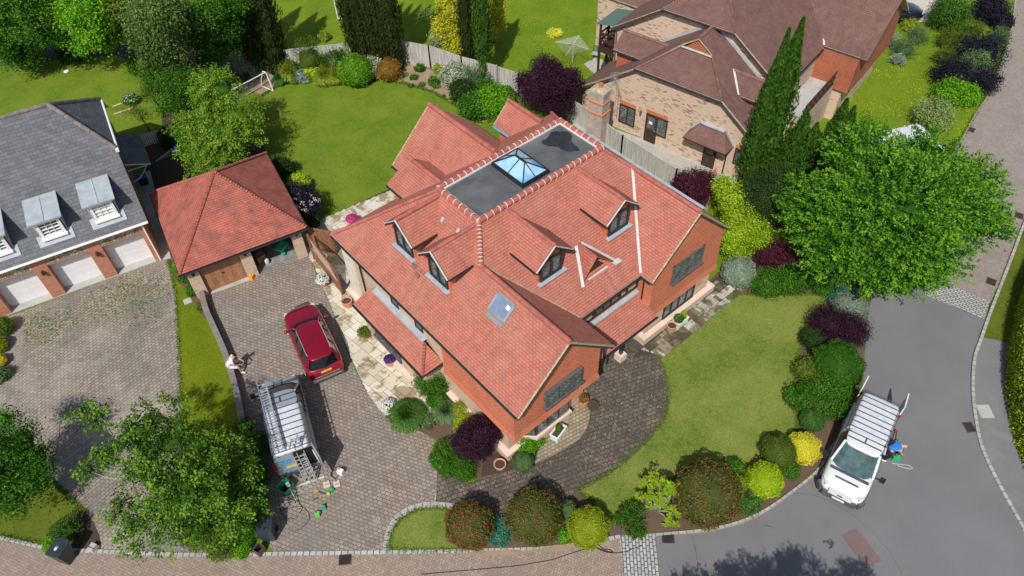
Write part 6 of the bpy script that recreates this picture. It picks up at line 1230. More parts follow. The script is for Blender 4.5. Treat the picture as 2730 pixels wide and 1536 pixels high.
for a in [('purple_bush', 'dark plum bush left of the big bright green tree', 1935, 640, 48, 'f_plum', 'loose', .8, .075), ('purple_bush', 'plum bush tucked under the bright green tree', 1985, 660, 38, 'f_plum', 'loose', .8, .075), ('silver_bush', 'rounded silver green bush by the corner of the right gable', 1858, 684, 43, 'f_silver', 'ball', .85, .07),
          ('low_hedge', 'low mid green bush along the top of the front lawn', 1925, 712, 40, 'f_green', 'loose', .7, .09), ('low_hedge', 'low mid green bush nearer the bright green tree', 1990, 705, 42, 'f_green', 'loose', .7, .09), ('low_hedge', 'green bush under the edge of the bright green tree', 2040, 690, 36, 'f_green', 'loose', .8, .09), ('shrub', 'yellowish shrub under the lower edge of the bright green tree', 2125, 715, 28, 'f_wyel', 'loose', .8, .09),
          ('variegated_bush', 'pale variegated bush right behind the dark purple bush by the road', 2138, 775, 44, 'f_silver', 'ball', .7, .07), ('shrub', 'small blue green bush in shade behind the variegated bush', 2120, 742, 36, 'f_teal', 'loose', .6, .08), ('purple_bush', 'large almost black purple bush beside the asphalt, left lobe', 2085, 812, 52, 'f_purple', 'loose', .75, .07), ('purple_bush', 'almost black purple bush beside the asphalt, right lobe', 2140, 830, 48, 'f_purple', 'loose', .75, .07),
          ('clipped_bush', 'large rounded mid green bush directly below the purple bush by the road', 2105, 918, 64, 'f_green', 'ball', .8, .08), ('shrub', 'yellow tinged loose shrub at the left of the large round green bush', 2035, 935, 36, 'f_olive', 'loose', .8, .09), ('shrub', 'dark loose shrub below the large round green bush', 2065, 985, 44, 'f_green', 'loose', .8, .09), ('shrub', 'dark shrub behind the white van', 2125, 1000, 34, 'f_green', 'loose', .7, .09),
          ('clipped_ball', 'small dark green clipped ball alone on the bark bed', 2043, 1056, 31, 'f_grass', 'ball', .8, .05), ('clipped_ball', 'bright yellow clipped ball on the bark bed', 2022, 1126, 42, 'f_yellow', 'ball', .85, .065), ('rounded_bush', 'olive green rounded bush touching the yellow ball', 1958, 1136, 45, 'f_olive', 'ball', .85, .07), ('clipped_ball', 'bright lime clipped ball left of the olive bush', 1922, 1208, 46, 'f_lime', 'ball', .9, .07),
          ('clipped_ball', 'pale lime ball half hidden behind the large red tipped bush', 1848, 1218, 28, 'f_chart', 'ball', .9, .06), ('ground_cover_bush', 'low dark green bush right of the large red tipped bush', 1880, 1262, 34, 'f_grass', 'loose', .4, .07),
          ('red_tipped_bush', 'largest red and green bush, on the road corner of the front lawn', 1778, 1240, 82, 'f_red', 'ball', .92, .085), ('dark_conifer_bush', 'dark yellow edged low conifer above the granite band', 1590, 1295, 42, 'f_cypg', 'feather', .6, .09), ('dark_conifer_bush', 'dark low conifer right at the kerb above the granite band', 1600, 1335, 28, 'f_cypg', 'feather', .5, .08), ('dark_conifer_bush', 'small dark conifer bush nearest the yellow green ball', 1560, 1305, 20, 'f_cypg', 'feather', .6, .08),
          ('clipped_ball', 'yellow green clipped ball standing at the brick road', 1480, 1325, 52, 'f_chart', 'ball', .95, .055), ('columnar_bush', 'pale grey green bush left of the yellow green ball', 1428, 1285, 27, 'f_greyg', 'ball', 1.0, .065), ('shrub', 'light green low shrub between the red tipped bush and the yellow green ball', 1420, 1345, 18, 'f_bright', 'loose', .7, .07),
          ('red_tipped_bush', 'round bronze and green bush left of the pale grey green bush', 1342, 1300, 70, 'f_red', 'ball', .92, .075), ('ground_cover_bush', 'teal green low juniper between the two bronze bushes', 1262, 1325, 34, 'f_teal', 'loose', .4, .07), ('ground_cover_bush', 'teal green low juniper at the edge of the brick road', 1255, 1352, 26, 'f_teal', 'loose', .35, .07), ('red_tipped_bush', 'smallest and reddest round bush, beside the crescent of lawn', 1180, 1320, 60, 'f_red', 'ball', .92, .075)]:
    n_, lab, x, y, r, m, kd, fl, lf = a
    ex = None
    if n_ == 'red_tipped_bush': ex = ('f_redtip', {82: .05, 70: .02, 60: .30}[r], .07)
    if ex and 'f_redtip' not in M: lm('f_redtip', (.35, .03, .02), (.55, .03, .03), (.6, .18, .1))
    bush(n_, lab, x, y, r, m, kd, fl, lf, extra=ex, dens=1.15, tintb=.62 if r == 60 else .45)
# schefflera like shrub on bare stems
rt = W(1650, 1285, 0); L = Leaves(); root = empty('rhododendron', (*rt, 0), 0, 'open lime leaved shrub on bare branching stems left of the largest red tipped bush', 'shrub'); b = MB((*rt, 0))
for (x, y, z) in [(1628, 1220, 1.5), (1660, 1212, 1.6), (1690, 1222, 1.6), (1640, 1245, 1.3), (1618, 1252, 1.2), (1688, 1245, 1.4), (1660, 1240, 1.5), (1655, 1275, .9), (1690, 1290, .8), (1680, 1312, .5), (1700, 1230, 1.4), (1632, 1205, 1.5)]:
    p = W(x, y, z); b.tube([(*rt, 0), (rt[0]*.5+p[0]*.5+.1, rt[1]*.5+p[1]*.5, z*.45), (*p, z)], [.045, .03, .015], 6)
    for q in range(5):
        c_ = np.array([p[0], p[1], z])+rng.normal(size=3)*.16; n = 14; a = rng.uniform(0, 2*pi, n); D = np.stack([np.cos(a), np.sin(a), .15+0*a], 1); L.add(c_+D*.10, np.tile([0, 0, 1.], (n, 1)), .2, .45+rng.normal(size=n)*.2, .28, .25, D=D, djit=.1)
L.build('leaves', M['f_goldg'], root, (*rt, 0)); b.build('stems', M['barkw'], root, smooth=True)
# ---- planting round the house
for a in [('evergreen_bush', 'tall rounded evergreen at the corner where the lean-to ends', 1085, 958, 44, 'f_green', 'loose', 1.0, .075), ('ornamental_grass', 'large fountain of green grass beside the pale patio', 1022, 1040, 46, 'f_grass', 'grass', .55, .07), ('ornamental_grass', 'grey green grass tuft right of the large grass fountain', 1122, 1030, 36, 'f_greyg', 'grass', .55, .07),
          ('shrub', 'yellow variegated shrub against the house wall', 1160, 1030, 24, 'f_wyel', 'loose', .8, .06), ('clipped_ball', 'yellow green ball half behind the purple maple', 1172, 1072, 32, 'f_lime', 'ball', .9, .055), ('box_hedge', 'low dark box bush left of the purple maple', 1120, 1130, 28, 'f_green', 'loose', .7, .06), ('box_hedge', 'low dark box bush, lowest of the row at the driveway edge', 1132, 1172, 30, 'f_green', 'loose', .6, .06), ('box_hedge', 'low dark box bush below the purple maple', 1168, 1180, 30, 'f_green', 'loose', .6, .06),
          ('shrub', 'bright green leafy shrub under the corner of the front gable', 1322, 1122, 26, 'f_bright', 'loose', .7, .08), ('shrub', 'small bright green shrub beside the bay window', 1352, 1112, 14, 'f_bright', 'loose', .7, .07), ('clipped_ball', 'small grey green clipped ball below the front gable', 1316, 1162, 27, 'f_greyg', 'ball', .9, .055), ('shrub', 'low dark shrub at the very corner of the house', 1292, 1135, 18, 'f_dark', 'loose', .6, .06),
          ('dark_bush', 'dark bush in the shade right of the pyramid roofed garage', 708, 425, 30, 'f_dark', 'loose', 1, .09), ('golden_shrub', 'yellow shrub beside the pyramid roofed garage', 752, 462, 26, 'f_lime', 'loose', .9, .08), ('dark_bush', 'dark shrub below the yellow shrub next to the garage', 778, 555, 26, 'f_dark', 'loose', .9, .08),
          ('shrub', 'loose green shrub at the edge of the strip of grass near the garage', 468, 692, 20, 'f_green', 'loose', .7, .08), ('shrub', 'green shrub in the strip bed beside the garage pier', 488, 728, 18, 'f_green', 'loose', .7, .08), ('shrub', 'small straggling shrub at the lower end of the strip bed', 508, 770, 13, 'f_olive', 'loose', .7, .07), ('shrub', 'low weeds at the corner of the slate roofed block', 448, 672, 14, 'f_bright', 'loose', .5, .07),
          ('hedge_bush', 'green bush at the left edge beside the garage driveway', 5, 822, 24, 'f_olive', 'loose', .9, .08), ('golden_bush', 'yellow green bush at the left edge', -8, 868, 24, 'f_chart', 'ball', .9, .07), ('golden_bush', 'bright yellow bush at the left edge', -6, 908, 20, 'f_yellow', 'ball', .9, .07), ('blue_bush', 'small grey green bush at the left edge, lowest of four', -2, 942, 22, 'f_greyg', 'loose', .8, .07),
          ('conifer_bush', 'small dark conifer behind the left wheelie bin', 170, 1330, 38, 'f_cypg', 'feather', .8, .09), ('shrub', 'light green low shrub left of the left wheelie bin', 132, 1372, 20, 'f_bright', 'loose', .7, .07),
          ('hedge_bush', 'dark green hedge bush behind the right wheelie bin, uppermost', 640, 1120, 32, 'f_green', 'loose', 1.0, .075), ('hedge_bush', 'dark green hedge bush beside the silver van', 640, 1190, 34, 'f_green', 'loose', 1.0, .075), ('hedge_bush', 'dark green hedge bush right under the birch', 632, 1260, 36, 'f_green', 'loose', 1.0, .075), ('hedge_bush', 'dark green hedge bush just left of the right wheelie bin', 622, 1325, 38, 'f_green', 'loose', .9, .075),
          ('hedge_bush', 'mottled green hedge bush at the brick road under the birch', 560, 1362, 44, 'f_olive', 'loose', .8, .075), ('hedge_bush', 'mottled green hedge bush at the left end of the birch bed', 500, 1345, 38, 'f_olive', 'loose', .8, .075), ('hedge_bush', 'light green bush at the kerb left of the terracotta box', 605, 1378, 26, 'f_bright', 'loose', .6, .07), ('hedge_bush', 'dark hedge bush in the middle of the birch bed', 570, 1290, 44, 'f_dark', 'loose', .9, .075), ('hedge_bush', 'dark hedge bush at the end of the low grey wall', 612, 1070, 20, 'f_green', 'loose', .8, .07)]:
    n_, lab, x, y, r, m, kd, fl, lf = a; bush(n_, lab, x, y, r, m, kd, fl, lf, dens=1.1)
tree('purple_maple', 'near black purple maple under the long left wall of the front gable', 'tree', [(1200, 1095, 1.5, 52, .75), (1165, 1115, 1.2, 32, .75), (1235, 1085, 1.4, 30, .75), (1195, 1130, 1.0, 36, .7), (1222, 1062, 1.5, 20, .8)], 'f_purple', .065, (1205, 1140), 1.4, cr=.2, core=.6, per=44, r0=.05)
tree('dark_elder', 'very dark shrub with pale pink flower heads beside the garage', 'shrub', [(762, 495, 1.5, 36, .8), (780, 520, 1.2, 24, .8), (742, 480, 1.4, 22, .8)], 'f_navy', .09, (762, 530), 1.2, cr=.26, core=.6, r0=.05)
L = Leaves(); pp = []
for (x, y) in [(742, 500), (752, 488), (790, 500), (783, 512), (762, 512), (750, 522), (778, 490), (799, 503), (768, 528)]:
    p = W(x, y, 1.9); n = 20; L.add(np.array([*p, 1.9])+rng.normal(size=(n, 3))*.07, np.tile([0, 0, 1.], (n, 1)), .07, .5+rng.normal(size=n)*.3, .9, .3)
el = [o for o in bpy.data.objects if o.get('category') == 'shrub' and o.name.startswith('dark_elder')][0]; tag(L.build('flower_heads', M['f_pinkp'], el, tuple(el.location)), kind='stuff')
# ---- right hand gardens
for a in [('pine_bush', 'dark grey green pine at the top right by the gravel', 2385, 35, 44, 'f_cypg', 'loose', 1.0, .12), ('purple_shrub', 'blackish purple shrub at the very top right', 2490, 22, 40, 'f_navy', 'loose', .9, .12), ('purple_shrub', 'blackish shrub at the top edge above the right road verge', 2520, 55, 24, 'f_navy', 'loose', .9, .12),
          ('heath_shrub', 'grey green feathery shrub left of the pine', 2440, 80, 40, 'f_olive', 'feather', .8, .12), ('heath_shrub', 'grey green shrub on the slope beside the road verge', 2508, 95, 34, 'f_greyg', 'feather', .8, .12), ('lavender_bush', 'silvery lavender mound beside the red hung wall', 2235, 95, 34, 'f_silver', 'feather', .5, .1), ('lavender_bush', 'silvery lavender mound in the middle of the bank', 2275, 120, 40, 'f_greyg', 'feather', .5, .1), ('lavender_bush', 'grey green mound at the right of the bank', 2310, 90, 34, 'f_greyg', 'feather', .5, .1), ('heath_shrub', 'olive shrub above the meadow lawn', 2385, 95, 38, 'f_olive', 'feather', .7, .1), ('lavender_bush', 'low lavender clump at the edge of the meadow lawn', 2258, 150, 24, 'f_silver', 'feather', .5, .1), ('moss_hedge', 'yellow green low hedge along the gravel', 2290, 65, 22, 'f_wyel', 'loose', .5, .1),
          ('heath_shrub', 'brownish dry shrub between the lavender and the black hedge', 2375, 140, 34, 'f_olive', 'feather', .6, .1), ('purple_shrub', 'blackish purple hedge shrub, upper part of the dark row', 2470, 130, 56, 'f_navy', 'loose', .8, .11), ('purple_shrub', 'blackish purple hedge shrub, left part of the dark row', 2400, 185, 50, 'f_navy', 'loose', .8, .11), ('purple_shrub', 'blackish purple hedge shrub, lower right part beside the road', 2470, 200, 42, 'f_navy', 'loose', .8, .11), ('cypress_bush', 'grey green oval conifer in front of the black hedge', 2445, 172, 34, 'f_greyg', 'loose', 1.3, .1),
          ('laurel', 'bright big leaved laurel below the black hedge', 2395, 232, 42, 'f_bright', 'loose', .7, .15), ('laurel', 'big leaved laurel nearest the road verge', 2428, 238, 32, 'f_bright', 'loose', .7, .15), ('pale_bush', 'pale green loose bush beside the upper brick road, above the great maple', 2350, 290, 46, 'f_paleg', 'loose', .8, .11)]:
    n_, lab, x, y, r, m, kd, fl, lf = a; bush(n_, lab, x, y, r, m, kd, fl, lf)
# clipped hedge at the right edge: a wall of bright leaves
hp = [(2590, 700), (2562, 770), (2548, 830), (2536, 900), (2532, 970), (2535, 1030), (2548, 1090), (2566, 1150), (2590, 1205), (2640, 1290)]
P_ = np.array(spline([W(x+34, y, 0) for x, y in hp], 6)); L = Leaves(); hh = 1.9; wd = 1.3
for a, c in zip(P_[:-1], P_[1:]):
    d = (c-a); ln = float(np.hypot(*d)); d = d/ln; q = np.array([-d[1], d[0]])
    n = int(ln*(2*hh+wd)*210); t = rng.uniform(0, 1, n); u = rng.uniform(0, 2*hh+wd, n)
    off = np.where(u < hh, -wd/2, np.where(u > hh+wd, wd/2, u-hh-wd/2)); z = np.where(u < hh, u, np.where(u > hh+wd, 2*hh+wd-u, hh)); nn = np.where(u < hh, -1, np.where(u > hh+wd, 1, 0))
    P = np.stack([a[0]+d[0]*t*ln+q[0]*off, a[1]+d[1]*t*ln+q[1]*off, z], 1)+rng.normal(size=(n, 3))*.05
    N = np.stack([q[0]*nn, q[1]*nn, np.where(nn == 0, 1, .3)], 1); L.add(P, N, .11, .5+rng.normal(size=n)*.22, .5, .6)
o = L.build('clipped_hedge', M['f_lime'], None, (*P_[0], 0), (*P_[0], 0)); tag(o, 'long bright green clipped hedge along the right edge of the picture', 'hedge')
b = MB((*P_[0], 0))
for a, c in zip(P_[:-1], P_[1:]):
    m = (a+c)/2; d = c-a; b.box((m[0], m[1], hh/2), (float(np.hypot(*d))+.1, wd-.12, hh-.06), rz=atan2(d[1], d[0]))
b.build('inner_twigs', plain('hedge_inside', (.05, .08, .01), .9), o)
# a few trees stand just outside the lower edge; their shadows and top sprigs show
def shadow_tree(lab, sx, sy, H, R, name='tall_tree', mat='f_green'):
    p = W(sx, sy)-np.array([cos(SUN_AZ), sin(SUN_AZ)])*H/tan(SUN_EL); L = Leaves()
    for (ox, oy, z, r) in ((0, 0, H-R*.7, R*.75), (R*.6, .3, H-R*1.5, R*.8), (-R*.6, -.4, H-R*1.6, R*.8), (.2, R*.7, H-R*1.9, R*.8), (-.2, -R*.7, H-R*1.3, R*.7)):
        clumps(L, (p[0]+ox, p[1]+oy, z), (r, r, r), int(30*r*r)+10, 40, .5, .13, star=.3)
    root = empty(name, (*p, 0), 0, lab, 'tree'); L.build('crown', M[mat], root, (*p, 0)); trunk(root, (*p, 0), [(p[0], p[1], H*.8), (p[0]+R*.5, p[1], H*.7), (p[0]-R*.4, p[1]-.3, H*.7)], .14, org=(*p, 0)); return root
shadow_tree('tree beyond the bottom edge whose shadow falls on the asphalt, left one', 1880, 1432, 5.6, 1.3); shadow_tree('tree beyond the bottom edge whose shadow falls on the asphalt, middle one', 2010, 1412, 6.2, 1.1); shadow_tree('tree beyond the bottom edge whose shadow falls on the asphalt, right one', 2150, 1450, 5.8, 1.2); shadow_tree('small tree beyond the bottom edge right of the granite band', 1745, 1470, 5.4, 1.1)

for a in [('shrub', 'dark leafy shrub filling the bed between the round green bush and the white van', 2090, 1010, 46, 'f_green', .7), ('shrub', 'dark green shrub left of the small dark clipped ball', 2010, 1000, 34, 'f_green', .7), ('shrub', 'loose green shrub above the small dark clipped ball', 2050, 1015, 30, 'f_olive', .6), ('shrub', 'dark shrub hugging the left side of the purple bush by the road', 2045, 850, 30, 'f_dark', .8), ('shrub', 'green shrub at the foot of the olive and yellow bushes', 1985, 1180, 24, 'f_green', .6), ('shrub', 'dark shrub behind the largest red tipped bush', 1845, 1180, 26, 'f_green', .7),
          ('shrub', 'tall green shrub between the fence and the pale variegated shrub', 1120, 150, 22, 'f_greyg', .9), ('shrub', 'silvery shrub below the fence bend right of the cypress pair', 1165, 205, 24, 'f_silver', .8), ('shrub', 'dark green shrub behind the laurel by the fence', 1225, 232, 30, 'f_green', .9), ('shrub', 'leafy shrub between the laurel and the short fence', 1268, 240, 24, 'f_green', .8), ('shrub', 'feathery dark shrub under the left trio of cypresses', 718, 168, 26, 'f_olive', .8), ('shrub', 'grey green shrub against the fence beside the tamarisk', 838, 150, 26, 'f_greyg', .9), ('shrub', 'green shrub at the fence between tamarisk and round glossy bush', 815, 158, 24, 'f_green', .8),
          ('shrub', 'dark shrub between the round evergreen and the grey grass tuft', 1100, 1005, 26, 'f_green', .7), ('shrub', 'low green shrub between the grass fountain and the bed edge', 1078, 1060, 18, 'f_greyg', .5), ('shrub', 'low dark box bush in the middle of the row by the driveway', 1108, 1155, 26, 'f_green', .7), ('shrub', 'green shrub under the bright green tree beside the low hedge', 2075, 720, 30, 'f_green', .7), ('shrub', 'olive shrub under the bright green tree at the road', 2160, 735, 26, 'f_olive', .7),
          ('shrub', 'dark shrub in the shade left of the feathery tree', 430, 345, 30, 'f_dark', .9), ('shrub', 'leafy green shrub beside the picket fence', 465, 350, 26, 'f_green', .9), ('shrub', 'dark undergrowth below the weeping birch', 350, 165, 26, 'f_green', .8), ('shrub', 'dark undergrowth below the bright leafy tree', 180, 135, 30, 'f_dark', .7), ('shrub', 'grey green undergrowth at the foot of the corner tree', 60, 150, 24, 'f_greyg', .8)]:
    bush(a[0], a[1], a[2], a[3], a[4], a[5], 'loose', a[6], .09 if a[3] > 300 else .13)
def edge_tufts(nm, lab, dpts, n, mat, sm=0, wd=.07, h=.07, op=0):
    P = [W(*p) for p in dpts]
    if sm: P = spline(P, sm, True)
    P = np.array(P); Q = np.roll(P, -1, 0)
    if op: P, Q = P[:-1], Q[:-1]
    ln = np.hypot(*(Q-P).T); i = rng.choice(len(P), n, p=ln/ln.sum()); t = rng.uniform(0, 1, n)[:, None]; X = P[i]+(Q[i]-P[i])*t+rng.normal(size=(n, 2))*wd
    L = Leaves(); D = np.concatenate([rng.normal(size=(n, 2))*.8, np.ones((n, 1))], 1); L.add(np.concatenate([X, np.full((n, 1), .03)], 1), np.tile([0, 0, 1.], (n, 1)), h*1.5, .45+rng.normal(size=n)*.25, .3, .8, D=D, djit=.3); o = L.build(nm, M[mat], None); return tag(o, lab, 'grass', kind='stuff')
edge_tufts('lawn_edge_grass', 'ragged grass along the edge of the front lawn', [(1640, 872), (1852, 740), (1900, 742), (2085, 740), (2050, 790), (2020, 850), (2000, 930), (1996, 1010), (2003, 1060), (2000, 1100), (1950, 1140), (1880, 1190), (1800, 1200), (1700, 1200), (1620, 1240), (1560, 1290), (1532, 1325), (1500, 1340), (1490, 1260), (1452, 1232), (1490, 1215), (1560, 1170), (1630, 1105), (1672, 1050), (1682, 990), (1668, 925)], 9000, 'f_lawn')
edge_tufts('lawn_edge_grass', 'ragged grass along the edge of the crescent lawn', [(976, 1384), (985, 1335), (1010, 1302), (1050, 1282), (1100, 1277), (1150, 1285), (1215, 1300), (1215, 1383), (1100, 1385)], 2500, 'f_lawn')
edge_tufts('lawn_edge_grass', 'ragged grass along the strip beside the low wall', [(424, 655), (470, 700), (512, 742), (545, 830), (578, 915), (600, 1000), (616, 1085), (458, 1100), (452, 900), (443, 740)], 4000, 'f_lawn')
edge_tufts('lawn_edge_grass', 'ragged grass along the left front lawn', [(-20, 1130), (60, 1150), (165, 1240), (215, 1290), (195, 1283), (130, 1330), (120, 1370), (-20, 1345)], 3000, 'f_lawn', op=1)
edge_tufts('lawn_edge_grass', 'ragged grass along the border of the back lawn', [(660, 240), (700, 215), (780, 200), (850, 213), (900, 215), (950, 200), (1000, 205), (1090, 232), (1150, 268), (1210, 310)], 5000, 'f_lawn', h=.1, op=1)
edge_tufts('lawn_edge_grass', 'ragged grass and weeds along the verge by the right kerb', [(2582, 545), (2546, 640), (2516, 718), (2488, 790), (2467, 850), (2505, 857)], 2500, 'f_lawn', op=1)
edge_tufts('lawn_edge_grass', 'ragged grass along the verge of the upper brick road', [(2540, 75), (2513, 169), (2486, 234), (2449, 291), (2412, 359), (2381, 403)], 3000, 'f_lawn', h=.11, op=1)
# buttercups and daisies
def sprinkle(nm, lab, poly, n, mat, size, z=.04, cat='flowers'):
    P = [W(*q) for q in poly]; x0, x1 = min(p[0] for p in P), max(p[0] for p in P); y0, y1 = min(p[1] for p in P), max(p[1] for p in P); out = []
    while len(out) < n:
        q = (random.uniform(x0, x1), random.uniform(y0, y1))
        if inside(q, P) and sin(q[0]*1.3)+sin(q[1]*1.7+q[0]*.4)+random.uniform(-1.2, 1.2) > 0: out.append((q[0], q[1], z))
    L = Leaves(); L.add(np.array(out), np.tile([0, 0, 1.], (n, 1)), size, .6+rng.normal(size=n)*.2, .9, .3); o = L.build(nm, M[mat], None); return tag(o, lab, cat, kind='stuff')
lm('f_butter', (.6, .45, .01), (.8, .65, .02), (.85, .75, .05))
sprinkle('buttercups', 'yellow buttercups scattered over the meadow lawn right of the conifers', [(2270, 150), (2330, 140), (2345, 190), (2330, 280), (2280, 300), (2180, 290), (2120, 270), (2160, 200), (2200, 170)], 800, 'f_butter', .055)
sprinkle('buttercups', 'yellow buttercups at the kerb of the upper brick road', [(2440, 260), (2470, 250), (2425, 330), (2400, 360), (2415, 300)], 90, 'f_butter', .06)
sprinkle('buttercups', 'yellow buttercups on the far lawn beyond the fence', [(1260, 20), (1540, 20), (1510, 90), (1380, 130), (1260, 160)], 200, 'f_butter', .06)
sprinkle('weeds', 'green weeds and moss on the garage driveway joints', [(60, 800), (400, 655), (430, 700), (430, 800), (200, 860), (60, 870)], 1300, 'f_olive', .09, .012, 'weeds')
sprinkle('fallen_leaves', 'pale fallen bits over the dark front path', [(1480, 900), (1660, 930), (1670, 1040), (1560, 1160), (1300, 1270), (1150, 1270), (1300, 1180), (1470, 1100)], 900, 'f_birchl', .035, .016, 'leaves')
# ================================================================ VEHICLES
def loft(sections, mats, name, parent, sub=2, m=0, faces_m=None):
    """each section: half outline from the centre line over the top to the underside; mirrored"""
    V = []; F = []; MI = []; n = len(sections[0]); full = 2*n-2
    for sec in sections:
        ring = [Vector(p) for p in sec]+[Vector((p[0], -p[1], p[2])) for p in sec[-2:0:-1]]
        V += ring
    for i in range(len(sections)-1):
        for k_ in range(full):
            a = i*full+k_; b = i*full+(k_+1) % full; F.append((a, b, b+full, a+full)); MI.append(faces_m(i, k_ if k_ < n-1 else full-1-k_) if faces_m else m)
    F.append(tuple(range(full))[::-1]); MI.append(0); F.append(tuple((len(sections)-1)*full+k_ for k_ in range(full))); MI.append(0)
    me = bpy.data.meshes.new(name); me.from_pydata([tuple(v) for v in V], [], F); me.update()
    o = finish(me, name, mats, parent, None, True); bm = bmesh.new(); bm.from_mesh(me); bmesh.ops.recalc_face_normals(bm, faces=bm.faces); bm.to_mesh(me); bm.free(); me.polygons.foreach_set('material_index', MI); me.update()
    if sub: md = o.modifiers.new('sub', 'SUBSURF'); md.levels = sub; md.render_levels = sub
    return o
def wheel(parent, x, y, r=.34, wd=.22):
    b = MB(); n = 20
    def ring(rr, yy): return [(x+rr*cos(2*pi*k/n), yy, r+rr*sin(2*pi*k/n)) for k in range(n)]
    s = 1 if y > 0 else -1; R = [ring(r*.62, y+s*wd*.5), ring(r*.96, y+s*wd*.5), ring(r, y+s*wd*.35), ring(r, y-s*wd*.4), ring(r*.9, y-s*wd*.5)]
    for a, c in zip(R[:-1], R[1:]):
        for k in range(n): b.poly([a[k], a[(k+1) % n], c[(k+1) % n], c[k]])
    w_ = b.build('wheel', M['rub'], parent, smooth=True); b = MB(); b.poly(ring(r*.63, y+s*wd*.44)); 
    for k in range(5):
        a = 2*pi*k/5; b.bar((x, y+s*wd*.47, r), (x+r*.6*cos(a), y+s*wd*.47, r+r*.6*sin(a)), .05, .03, 1)
    b.build('rim', [M['trim'], M['steel']], w_)
def lower_body(st, zb_=.24):
    out = []
    for (x, wd, zt) in st:
        out.append([(x, 0, zt), (x, wd*.55, zt-.012), (x, wd*.86, zt-.05), (x, wd, zt-.19), (x, wd, .55), (x, wd*.97, .34), (x, wd*.7, zb_), (x, 0, zb_)])
    return out
def quadpanel(b, P, m=0, t=.012):
    a = [Vector(p) for p in P]; n = (a[1]-a[0]).cross(a[-1]-a[0]).normalized(); b.slab([p+n*t for p in a], t*2, m, m, down=tuple(-n))
def suv(loc, ang, lab, paint='carred', L=4.62, hatch=True, group=None, cat='car'):
    r = empty('parked_car', loc, ang, lab, cat, group); k = L/4.6
    st = [(2.3, .55, .66), (2.24, .74, .78), (2.05, .86, .90), (1.6, .92, .99), (1.0, .935, 1.06), (.2, .935, 1.06), (-.8, .935, 1.07), (-1.7, .93, 1.10), (-2.08, .88, 1.08), (-2.24, .8, .92), (-2.3, .66, .72)]
    loft(lower_body([(x*k, w_, z) for x, w_, z in st]), [M[paint]], 'body', r, 2)
    # glass house with painted roof
    def ring(x, w0, z0, w1, z1): return [(x, 0, z1), (x, w1*.6, z1-.005), (x, w1, z1-.05), (x, (w0+w1)/2, (z0+z1)/2), (x, w0, z0), (x, 0, z0)]
    # glasshouse as lower/upper outlines
    lo = [(1.05, .0), (.98, .45), (.8, .80), (-1.7, .80), (-2.1, .66), (-2.2, .0)]; hi = [(.32, .0), (.28, .38), (.2, .6), (-1.62, .6), (-1.82, .5), (-1.88, .0)]
    b = MB(); z0, z1 = 1.02, 1.56
    for i in range(len(lo)-1):
        for s in (1, -1):
            q = [(lo[i][0]*k, s*lo[i][1], z0), (lo[i+1][0]*k, s*lo[i+1][1], z0), (hi[i+1][0]*k, s*hi[i+1][1], z1), (hi[i][0]*k, s*hi[i][1], z1)]
            b.poly(q if s > 0 else q[::-1])
    weld(b.build('windows', M['cglass'], r, smooth=False))
    rs = [[(x*k, 0, z+.045), (x*k, w_*.5, z+.04), (x*k, w_*.92, z+.015), (x*k, w_, z-.03), (x*k, w_*.9, z-.06), (x*k, 0, z-.06)] for x, w_, z in ((.42, .40, 1.53), (.3, .60, 1.575), (-.2, .645, 1.60), (-1.0, .645, 1.61), (-1.6, .62, 1.595), (-1.92, .55, 1.55), (-2.0, .42, 1.535))]
    loft(rs, [M[paint]], 'roof', r, 2)
    b = MB()
    for s in (-1, 1):
        b.bar((.93*k, s*.76, 1.03), (.22*k, s*.58, 1.57), .05, .04); b.bar((-1.86*k, s*.76, 1.05), (-1.72*k, s*.58, 1.56), .16, .04)
        b.bar((-.15*k, s*.80, 1.05), (-.2*k, s*.62, 1.56), .05, .03, 1); b.bar((-1.0*k, s*.80, 1.05), (-1.0*k, s*.62, 1.56), .06, .03, 1)
    b.build('pillars', [M[paint], M['black']], r)
    b = MB()
    for s in (-1, 1): b.tube([(.12*k, s*.56, 1.63), (0, s*.58, 1.67), (-1.5*k, s*.58, 1.68), (-1.66*k, s*.56, 1.63)], .018, 6)
    b.build('roof_rail', M['steel'], r)
    for s in (-1, 1):
        b = MB(); b.lathe([(.01, 0), (.09, .02), (.11, .08), (.08, .15), (.01, .17)], (.72*k, s*1.02, 1.02), 10, sx=.8, sy=1.1); b.bar((.75*k, s*.88, 1.03), (.72*k, s*1.0, 1.06), .05, .05); b.build('wing_mirror', M[paint], r, smooth=True)
        b = MB(); b.box((2.06*k, s*.64, .72), (.2, .30, .12), rz=-s*.5); b.build('headlight', M['lamp'], r, bev=.03)
        b = MB(); b.box((-2.13*k, s*.69, .92), (.14, .30, .12), rz=s*.35); b.build('tail_light', M['lampr'], r, bev=.03)
        for x in (1.42*k, -1.42*k): wheel(r, x, s*.83)
        for x in (.1, -.85):
            b = MB(); b.box((x*k, s*.94, .93), (.18, .02, .03)); b.build('door_handle', M[paint], r)
    b = MB(); b.box((-2.27*k, 0, .40), (.12, 1.5, .18), 0); b.box((-2.20*k, 0, .62), (.2, 1.2, .03), 1); b.box((-2.31*k, 0, .46), (.06, 1.3, .04), 1); b.build('rear_bumper', [M['trim'], M['steel']], r, bev=.03)
    b = MB(); b.box((2.26*k, 0, .45), (.12, 1.3, .22), 0); b.box((2.27*k, 0, .68), (.08, .8, .14), 0); b.build('front_bumper', M['trim'], r, bev=.03)
    b = MB(); b.box((-2.255*k, 0, .84), (.05, .52, .09), 0); b.build('number_plate', M['plate'], r); 
    b = MB(); b.bar((1.02*k, -.7, 1.045), (1.02*k, .7, 1.045), .09, .02); b.build('wiper_cowl', M['black'], r)
    return r
